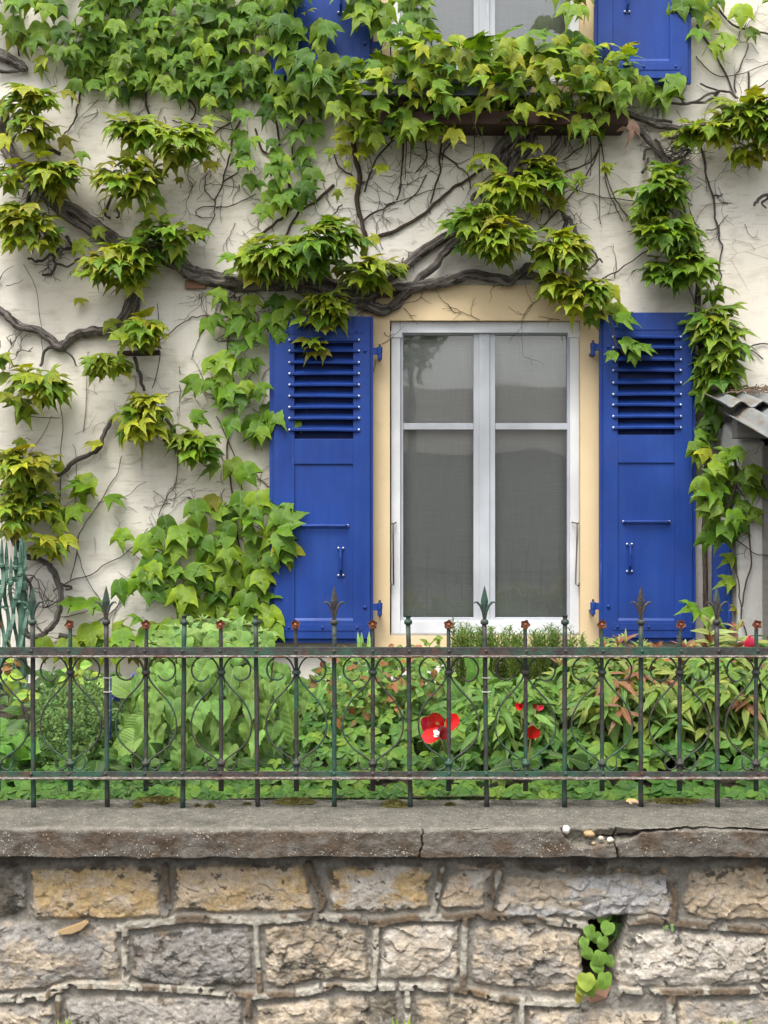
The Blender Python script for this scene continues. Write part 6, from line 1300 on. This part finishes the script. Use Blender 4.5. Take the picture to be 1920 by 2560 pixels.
foliage(b2, 'inner_leaves', 'tiny', bush_pts(poly_d, 4.9, 5.2, 9, 100), (.02, .03), lambda: gcol((.03, .065, .02), .3), anyt, upn, 'soft')  # shade in the shrub's depth painted as darker leaf colour
for i in range(16):
    a = P(rnd.uniform(150, 240), 1990, 5.05); a.z = .6; b = P(rnd.uniform(100, 290), rnd.uniform(1740, 1900), rnd.uniform(4.85, 5.1)); mb.tube([a, (a+b)/2+Vector((rnd.uniform(-.03, .03), 0, .02)), b], [.006, .004, .0015], 5)
obj('twigs', mb, M['twig'], b2, smooth=True, fix=False)
b2b = thing('creeping_shrub', P(230, 2000, 4.45), 'low feathery grey-green sprigs spilling towards the coping', 'plant')
L = []
for (x, y, Yd) in bush_pts([(110, 1965), (150, 1968), (190, 1985), (240, 1975), (275, 1965), (340, 1965), (370, 1985), (420, 1998), (380, 2003), (120, 2003)], 4.42, 4.55, 9, 30):
    c0 = P(x, y, Yd); d = Vector((rnd.gauss(0, .6), -.4, rnd.uniform(0, 1))).normalized()
    for k in range(7): a = rnd.uniform(0, 6.28); L.append((c0+d*(k*.004), (d.x+math.cos(a), d.y, d.z+math.sin(a)*.6), (rnd.uniform(-1, 1), -1, .6), .012, gcol((.15, .25, .10), .2)))
leaf_obj('leaves', 'tiny', L, M['soft'], b2b)
# long grey-green leaves between the shrub and the heart-leaved bush
b3 = thing('broad_leaved_plant', P(310, 2000, 5.0), 'clump of long pointed leaves between the fine shrub and the heart-leaved bush', 'plant')
L = [(P(x, y, Yd), t, (rnd.uniform(-.3, .3), -1, .7), s, gcol((.12, .22, .055), .15)) for x, y, Yd, t, s in ((400, 1785, 4.85, (-1, -.2, -.45), .15), (375, 1790, 4.85, (-.9, -.2, -.7), .16), (360, 1840, 4.8, (-1, -.2, -.3), .15), (330, 1740, 4.9, (-.6, -.2, .6), .12), (350, 1880, 4.8, (-1, -.2, -.1), .13), (300, 1780, 5, (-.8, -.1, .3), .12), (320, 1700, 5.0, (-1, -.2, -.3), .1), (290, 1900, 4.8, (-1, -.2, .2), .11), (310, 1930, 4.8, (-1, -.3, -.1), .1))]
leaf_obj('leaves', 'ovate', L, M['soft'], b3)
foliage(b3, 'small_leaves', 'lance', bush_pts([(250, 1760), (330, 1740), (340, 1850), (330, 1960), (290, 1990), (280, 1880)], 4.9, 5.1, 15, 50), (.03, .06), lambda: gcol((.10, .20, .04), .2), anyt, upn)
stems(b3, [(320, 300+i*20, 1800, 5.0) for i in range(5)], .004)
# bright leaves far left
b4 = thing('lobed_leaf_plant', P(30, 2000, 4.8), 'bright green lobed leaves low at the left edge behind the fence', 'plant')
foliage(b4, 'leaves', 'ovate', bush_pts([(-60, 1790), (20, 1800), (80, 1830), (100, 1900), (110, 1990), (-60, 1995)], 4.6, 5.0, 19, 60), (.045, .08), lambda: gcol((.09, .23, .03), .2), anyt, upn)
stems(b4, [(-40+i*25, -40+i*25, 1860, 4.9) for i in range(6)], .003)
b5 = thing('young_rose_shoots', P(200, 1800, 5.6), 'thin reddish stems with pale yellow-green leaflets near the wall, left', 'plant')
L = []; mb = MB()
for (x0, y0, x1, y1) in ((58, 1760, 22, 1600), (195, 1760, 195, 1650), (235, 1760, 225, 1660), (75, 1760, 70, 1725), (170, 1720, 165, 1690), (22, 1700, 35, 1650)):
    mb.tube(wig([(x0, y0+120), (x0, y0), ((x0+x1)/2+5, (y0+y1)/2), (x1, y1)], 5.6, 3, 4, x0), .003, 5)
    for k in range(8):
        t = rnd.random(); x = x0+(x1-x0)*t; y = y0+(y1-y0)*t; s = rnd.choice((-1, 1)); red = rnd.random() < .2
        L.append((P(x, y, 5.58), (s, -.3, rnd.uniform(-.5, .3)), (0, -1, .8), rnd.uniform(.03, .05), gcol((.25, .12, .04) if red else (.28, .40, .05), .15)))
L += [(P(x, y, 5.55), t, (0, -1, .7), .055, gcol((.26, .42, .06), .12)) for x, y, t in ((15, 1690, (-1, -.3, -.2)), (18, 1695, (1, -.2, .1)), (20, 1700, (.1, -.3, -1)), (190, 1675, (-1, -.3, .3)), (200, 1665, (1, -.3, .2)), (205, 1690, (.9, -.3, -.4)), (225, 1700, (-.9, -.3, .1)), (235, 1705, (1, -.2, -.2)), (68, 1740, (-.8, -.3, 0)), (72, 1740, (.9, -.3, 0)))]
leaf_obj('leaflets', 'ovate', L, M['herb'], b5); obj('canes', mb, M['petiole'], b5, smooth=True)
# rose bush
b6 = thing('rose_bush', P(900, 1900, 5.4), 'loose rose bush with small glossy leaves and reddish shoots between bush and tulip', 'bush')
poly = [(745, 1740), (770, 1690), (800, 1690), (830, 1645), (900, 1625), (960, 1640), (990, 1618), (1060, 1612), (1120, 1640), (1140, 1720), (1130, 1800), (1110, 1870), (900, 1900), (770, 1890), (740, 1820)]
rc = lambda: gcol((.27, .12, .045) if rnd.random() < .13 else rnd.choice(((.08, .18, .03), (.13, .245, .038), (.18, .28, .05))), .18)
foliage(b6, 'leaves', 'ovate', bush_pts(poly, 4.95, 5.5, 13, 70), (.026, .046), rc, anyt, upn)
foliage(b6, 'inner_leaves', 'ovate', bush_pts(poly, 5.3, 5.8, 16, 70), (.03, .05), lambda: gcol((.07, .16, .03), .3), anyt, upn)  # leaf colour lowered here to paint in the shade behind the outer leaves
L = []; mb = MB()
for (x, y) in ((1082, 1600), (1068, 1608), (1090, 1592), (1060, 1612), (1095, 1612), (985, 1612), (1000, 1614), (790, 1680), (845, 1680), (860, 1640)):
    L.append((P(x, y, 5.3), (rnd.uniform(-1, 1), -.3, rnd.uniform(-.5, .5)), (0, -1, .8), .03, rc()))
leaf_obj('tip_leaves', 'ovate', L, M['herb'], b6)
for i in range(12):
    x = 780+i*28; mb.tube(wig([(900+i*6, 1960), (x, 1800), (x+rnd.uniform(-20, 20), 1640+rnd.uniform(0, 50))], 5.3, 5, 5, i), .0028, 5)
mb.tube(wig([(1060, 1640), (1075, 1612), (1090, 1596)], 5.3, 2, 4, 4), .002, 5); obj('canes', mb, m_simple('reddish_cane', (.12, .05, .03), (.16, .16, .05), 30), b6, smooth=True)
# rosemary
b7 = thing('rosemary_shrub', P(1300, 1800, 6.3), 'upright rosemary with dark needle leaves under the window sill', 'bush')
L = []; mb = MB()
for i in range(230):
    xb = rnd.uniform(1140, 1490); t_ = (xb-1140)/350; yt = 1556+25*abs(math.sin(t_*9))+rnd.uniform(-6, 50)
    if xb < 1240: yt -= 12*math.sin((xb-1140)/100*3.1)
    if 1240 < xb < 1300: yt += 12
    if xb > 1420: yt += 10
    Yd = rnd.uniform(5.95, 6.5); a = P(xb+rnd.uniform(-20, 20), 1790, Yd); b = P(xb+rnd.gauss(0, 9), yt, Yd); m_ = (a+b)/2+Vector((rnd.uniform(-.02, .02), 0, 0)); mb.tube([a, m_, b], [.003, .0022, .0012], 5, cap=False)
    n = int((b-a).length/.0042)
    for k in range(n):
        t = k/n; q = a*(1-t)**2+m_*2*t*(1-t)+b*t*t; ag = k*2.4; L.append((q, (math.cos(ag)*.9, math.sin(ag)*.9, .8), (-math.cos(ag), -math.sin(ag), .6), rnd.uniform(.028, .042), gcol((.055, .14, .025) if rnd.random() < .4 else (.12, .235, .045), .2)))
leaf_obj('needles', 'needle', L, M['herb'], b7); obj('stems', mb, M['petiole'], b7, smooth=True, fix=False)
# lance-leaved bush on the right
b8 = thing('lance_leaved_bush', P(1680, 1990, 5.2), 'large spreading bush of narrow yellow-green leaves with red shoot tips at the right', 'bush')
def whorls(poly, Yn, Yf, sp, E, size, cf, nl=7, red=.08):
    L = []
    for (x, y, Yd) in bush_pts(poly, Yn, Yf, sp, E):
        c0 = P(x, y, Yd); rd = rnd.random() < red; ph = rnd.uniform(0, 6.28); ax = rnd.gauss(0, .3)
        for k in range(nl):
            a = ph+k*6.283/nl; up = rnd.uniform(-.75, .25); L.append((c0+Vector((0, 0, rnd.uniform(-.03, .02))), (math.cos(a)+ax, math.sin(a)*.8-.15, up), (-math.cos(a)*.3, -.5, 1), rnd.uniform(*size), gcol((.24, .10, .06), .2) if rd and rnd.random() < .8 else cf()))
    return L
poly = [(1375, 1690), (1400, 1650), (1450, 1640), (1500, 1600), (1560, 1625), (1620, 1600), (1690, 1650), (1740, 1610), (1800, 1615), (1850, 1600), (1940, 1600), (2000, 1620), (2000, 1900), (1900, 1920), (1700, 1920), (1560, 1900), (1450, 1900), (1400, 1850), (1380, 1780)]
yg = lambda: gcol(rnd.choice(((.16, .24, .042), (.11, .21, .035), (.21, .25, .055), (.075, .165, .028))), .2)
leaf_obj('leaves', 'lance', whorls(poly, 4.75, 5.4, 29, 100, (.06, .088), yg), M['herb'], b8)
leaf_obj('inner_leaves', 'lance', whorls(poly, 5.1, 5.7, 33, 100, (.06, .09), lambda: gcol((.045, .10, .02), .25), 7, 0), M['herb'], b8)  # dark leaf colour stands in for shade between the outer whorls
L = []; mb = MB()
for i, (x, y0, y1, rd) in enumerate(((1505, 1690, 1608, .6), (1545, 1690, 1598, .8), (1562, 1690, 1590, .3), (1600, 1690, 1610, .7), (1640, 1690, 1612, .8), (1712, 1700, 1608, .8), (1722, 1700, 1612, .7), (1776, 1700, 1545, .5), (1772, 1680, 1590, .6), (1790, 1690, 1610, .5), (1842, 1680, 1560, .6), (1850, 1700, 1625, .3), (1470, 1700, 1625, .6), (1530, 1760, 1690, .5), (1555, 1740, 1665, .6), (1900, 1680, 1620, .5), (1400, 1700, 1650, .6), (1738, 1830, 1760, .7), (1520, 1830, 1785, .4))):
    Yd = rnd.uniform(5.0, 5.3); mb.tube([P(x+rnd.uniform(-8, 8), y0, Yd), P(x, y1+15, Yd)], [.0028, .0015], 5)
    nn = max(2, int((y0-y1)/26))
    for w in range(nn):
        yy = y1+18+w*24; r0 = rd*(1 if w == 0 else .35); ph = rnd.uniform(0, 6.28)
        for k in range(6):
            a = ph+k*1.05; up = 1.1 if w == 0 else .45; L.append((P(x, yy, Yd), (math.cos(a)*(.55 if w == 0 else 1), math.sin(a)*.5-.15, up), (-math.cos(a), -.6, .6), rnd.uniform(.04, .055) if w == 0 else rnd.uniform(.055, .08), gcol((.27, .085, .055), .2) if rnd.random() < r0 else gcol((.27, .33, .11), .15)))
leaf_obj('red_shoots', 'lance', L, M['herb'], b8); obj('stems', mb, M['petiole'], b8, smooth=True)
stems(b8, [(1500+i*25, 1420+i*36, 1720+rnd.uniform(-20, 40), 5.3) for i in range(16)], .004)
# mid border herbs
b9 = thing('green_herb_clump', P(1270, 1950, 5.0), 'bushy clump of pale narrow herb leaves between the tulip and the right bush', 'plant')
poly = [(1110, 1800), (1150, 1740), (1170, 1700), (1240, 1690), (1300, 1700), (1380, 1700), (1420, 1740), (1430, 1840), (1440, 1900), (1300, 1920), (1130, 1900)]
leaf_obj('leaves', 'lance', whorls(poly, 4.7, 5.3, 26, 80, (.05, .085), lambda: gcol(rnd.choice(((.10, .21, .035), (.155, .27, .055), (.07, .165, .028))), .18), 6, .0), M['herb'], b9)
leaf_obj('inner_leaves', 'lance', whorls(poly, 5.0, 5.6, 30, 80, (.05, .085), lambda: gcol((.06, .15, .025), .2), 6, .0), M['herb'], b9)  # darker leaf colour carries the clump's inner shade
foliage(b9, 'broad_leaves', 'ovate', [(1175, 1700, 5.3), (1195, 1690, 5.3), (1190, 1735, 5.2), (1215, 1745, 5.2), (1150, 1760, 5.1), (1230, 1720, 5.2), (1130, 1790, 5), (1160, 1800, 5)], (.09, .13), lambda: gcol((.095, .21, .04), .15), lambda: (rnd.gauss(0, .5), -.2, rnd.uniform(.3, 1)), fac)
stems(b9, [(1260+i*8, 1150+i*28, 1730, 5.2) for i in range(10)], .0035)
# tulip blades
b10 = thing('tulip_foliage', P(1170, 1900, 5.2), 'long smooth upright blades rising among the herbs', 'plant')
LN = [(P(x, y, Yd), (tx, -.15, 1), (rnd.uniform(-.4, .4), -1, .1), s, gcol((.12, .24, .06), .12)) for x, y, Yd, tx, s in ((1540, 1880, 4.7, -.12, .33), (1570, 1900, 4.7, -.02, .22))]
leaf_obj('narrow_blades', 'needle', LN, M['soft'], b10)
L = [(P(x, y, Yd), (tx, -.15, 1), (rnd.uniform(-.4, .4), -1, .1), s, gcol((.11, .23, .05), .12)) for x, y, Yd, tx, s in ((1190, 1800, 5.4, .2, .16), (1220, 1790, 5.4, -.2, .15), (1285, 1790, 5.4, .15, .16), (1250, 1800, 5.4, 0, .14), (770, 1860, 4.9, .2, .22), (745, 1880, 4.85, -.25, .24), (760, 1800, 5, .5, .14), (772, 1870, 4.9, 0, .1))]
L2 = [(P(x, 1640, 6.5), (d, 0, 1), (0, -1, .1), .12, gcol((.16, .33, .09), .12)) for x, d in ((905, -.02), (921, .03), (900, -.1))]
leaf_obj('grass_blades', 'needle', L2, M['soft'], b10)
leaf_obj('blades', 'lance', L, M['soft'], b10)
# ground cover
L = []
for i in range(1750):
    t = rnd.random()**.8; Yd = 4.41+t*.75; x = rnd.uniform(-480, 2420) if i % 4 == 0 else rnd.uniform(-120, 2040); z = .635+(.19 if x > 760 else .05)*min(1, (Yd-4.38)/.5)+rnd.uniform(-.04, .03); X = PX(x, Yd)
    z += .05*float(fbm(X*5, Yd*5, 5, 2))
    if i > 950: Yd = rnd.uniform(4.385, 4.46); X = PX(x, Yd); z = .635+rnd.uniform(-.01, .035)
    zone = x < 310 or 350 < x < 760; k = 3 if rnd.random() < .8 else 5
    cb = rnd.choice(((.045, .125, .018), (.11, .23, .03), (.07, .17, .026), (.14, .25, .03))) if not (1650 < x or x < 420) else rnd.choice(((.05, .15, .022), (.095, .22, .035)))
    ph = rnd.uniform(-.6, .6); tl = rnd.uniform(.1, .6)
    s = rnd.uniform(.028, .052)*(1.15 if x > 1450 else 1)
    for q in range(k):
        a = -math.pi/2+ph+(q-(k-1)/2)*(1.45 if k == 3 else 1.2); L.append(((X, Yd, z), (math.cos(a), math.sin(a)*.55, math.sin(a)*.5*1-tl*.3), (rnd.uniform(-.15, .15), -.75, 1), s, gcol(cb, .12)))
o = leaf_obj('ground_cover', 'ovate', L, M['herb']); tag(o, 'bright green three-leaflet ground cover filling the border behind the coping', 'ground cover', kind='stuff')
L = []
for i in range(1900):
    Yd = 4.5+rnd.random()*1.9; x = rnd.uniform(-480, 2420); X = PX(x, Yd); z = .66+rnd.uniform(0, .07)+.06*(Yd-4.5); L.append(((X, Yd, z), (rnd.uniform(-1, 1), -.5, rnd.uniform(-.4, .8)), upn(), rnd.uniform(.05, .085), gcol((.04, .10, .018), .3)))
o = leaf_obj('undergrowth', 'ovate', L, M['herb']); tag(o, 'dark leafy undergrowth covering the soil of the garden bed', 'undergrowth', kind='stuff')
L = []
for (x, y) in scatter([(430, 1900), (560, 1890), (680, 1910), (700, 1995), (400, 2000)], 26): L.append((P(x, y, 4.5+.3*(2000-y)/110), (rnd.gauss(0, .5), -.3, -1), fac(), rnd.uniform(.05, .08), gcol((.15, .28, .045), .15)))
hl = thing('round_leaf_seedlings', P(560, 2000, 4.5), 'yellowish round young leaves at the foot of the heart-leaved bush', 'plant'); leaf_obj('leaves', 'heart', L, M['soft'], hl)
# flowers
RED, CRIM, WHT = (.62, .012, .012), (.36, .008, .03), (.85, .80, .76)
def flower(name, loc, lab, cat, petals, stem, kind='petal'):
    t = thing(name, loc, lab, cat); leaf_obj('petals', kind, petals, M['petal'], t)
    if stem: mb = MB(); mb.tube(stem, .0035, 6); obj('stem', mb, M['petiole'], t, smooth=True)
    return t
Yt = 4.62; q = lambda x, y, d=0: P(x, y, Yt+d)
flower('tulip', q(1090, 1950), 'wide open red tulip with white centre drooping behind the fence', 'tulip', [
    (q(1097, 1840), (-.25, -.2, 1), (0, -1, .1), .098, RED), (q(1084, 1836, .01), (-.75, -.1, .9), (.5, -1, .2), .075, CRIM), (q(1103, 1848, -.02), (.35, -.5, .8), (-.3, -1, .3), .068, CRIM), (q(1118, 1828, .03), (.5, .1, .75), (-.3, -1, .3), .068, RED), (q(1100, 1820, -.01), (-.8, -.4, -.75), (-.2, -1, .5), .082, RED),
    (q(1084, 1826, -.025), (.7, -.4, -.5), (0, -1, .5), .026, WHT), (q(1098, 1836, -.03), (-.8, -.4, -.3), (0, -1, .6), .024, WHT), (q(1112, 1838, -.01), (.7, -.3, .1), (0, -1, .5), .022, WHT), (q(1092, 1812, -.03), (.2, -.5, .6), (0, -1, .3), .02, (.7, .6, .2))],
    [q(1100, 1836, .02), q(1108, 1870, .02), q(1118, 1905, .03), q(1125, 1960, .05)])
Yt = 4.52
flower('tulip', q(1330, 1950), 'half hidden red tulip with wet petals behind a twisted bar', 'tulip', [(q(1326, 1848), (.1, -.3, 1), (0, -1, .2), .06, RED), (q(1320, 1846), (-.3, -.4, .9), (.2, -1, .2), .05, RED), (q(1332, 1846, -.01), (.5, -.3, .8), (-.2, -1, .2), .045, RED), (q(1328, 1815, -.02), (.1, -.3, .6), (0, -1, .3), .02, WHT)], [q(1326, 1848), q(1322, 1900), q(1320, 1960)])
Yt = 4.66
flower('tulip', q(1300, 1900), 'red tulip mostly covered by herb leaves left of the twisted bar', 'tulip', [(q(1305, 1772), (-.7, -.3, .3), (0, -1, .6), .038, RED), (q(1300, 1772), (.2, -.3, .5), (0, -1, .6), .03, CRIM)], [q(1303, 1772), q(1305, 1850)])
flower('tulip', q(1345, 1900), 'small dark red tulip petals right of the twisted bar among herbs', 'tulip', [(q(1335, 1772), (.2, -.3, .6), (0, -1, .6), .026, CRIM), (q(1342, 1774), (.8, -.3, .3), (0, -1, .6), .03, CRIM)], [q(1338, 1772), q(1335, 1850)])
for (x, y, lab, s) in ((1875, 1610, 'round crimson peony bud standing above the top rail', 1), (1886, 1712, 'crimson peony bud just under the top rail at the right edge', .8)):
    t = thing('peony_bud', P(x, y+150, 4.9), lab, 'flower bud', 'peony buds at the right'); c_ = P(x, y, 4.95); L = []
    for k in range(9): a = k*2.4; L.append((c_+Vector((math.cos(a)*.008, math.sin(a)*.008, -.022)), (math.cos(a)*.45, math.sin(a)*.45, 1), (math.cos(a), math.sin(a)-.2, .2), .046*s, gcol((.45, .012, .04), .15)))
    leaf_obj('petals', 'ovate', L, M['petal'], t); mb = MB(); blob(mb, c_, .017*s, .017*s, .02*s, 3); obj('bud_heart', mb, m_simple('crimson', (.28, .008, .03), (.4, .015, .05)), t, smooth=True)
    mb = MB(); mb.tube([c_+Vector((0, 0, -.018)), c_+Vector((.004, .01, -.12)), c_+Vector((-.004, .02, -.3))], .003, 6); obj('stem', mb, M['petiole'], t, smooth=True)
for (x, y, lab) in ((292, 1736, 'blue cornflower beside the second spear bar'), (318, 1718, 'blue cornflower half hidden, further right and higher'), (334, 1690, 'tiny blue cornflower just below the top rail')):
    t = thing('cornflower', P(x, y+120, 4.95), lab, 'flower', 'blue cornflowers by the bush'); c_ = P(x, y, 4.95); L = []; s = 1 if x < 300 else .7 if x < 330 else .4
    for k in range(16): a = k*2.4; L.append((c_, (math.cos(a), -.45, math.sin(a)), (0, -1, .2), .03*s*rnd.uniform(.7, 1.1), gcol((.09, .09, .55), .25)))
    leaf_obj('petals', 'lance', L, M['petal'], t); mb = MB(); mb.tube([c_+Vector((0, .01, 0)), c_+Vector((.01, .02, -.12)), c_+Vector((.01, .03, -.3))], .0022, 5); obj('stem', mb, M['petiole'], t, smooth=True)
o = leaf_obj('fallen_petal', 'ovate', [(P(1510, 1690, 4.9), (1, -.2, -.05), (0, -.8, 1), .03, WHT)], M['petal']); tag(o, 'white petal caught on a leaf right of the twisted bar', 'petal')
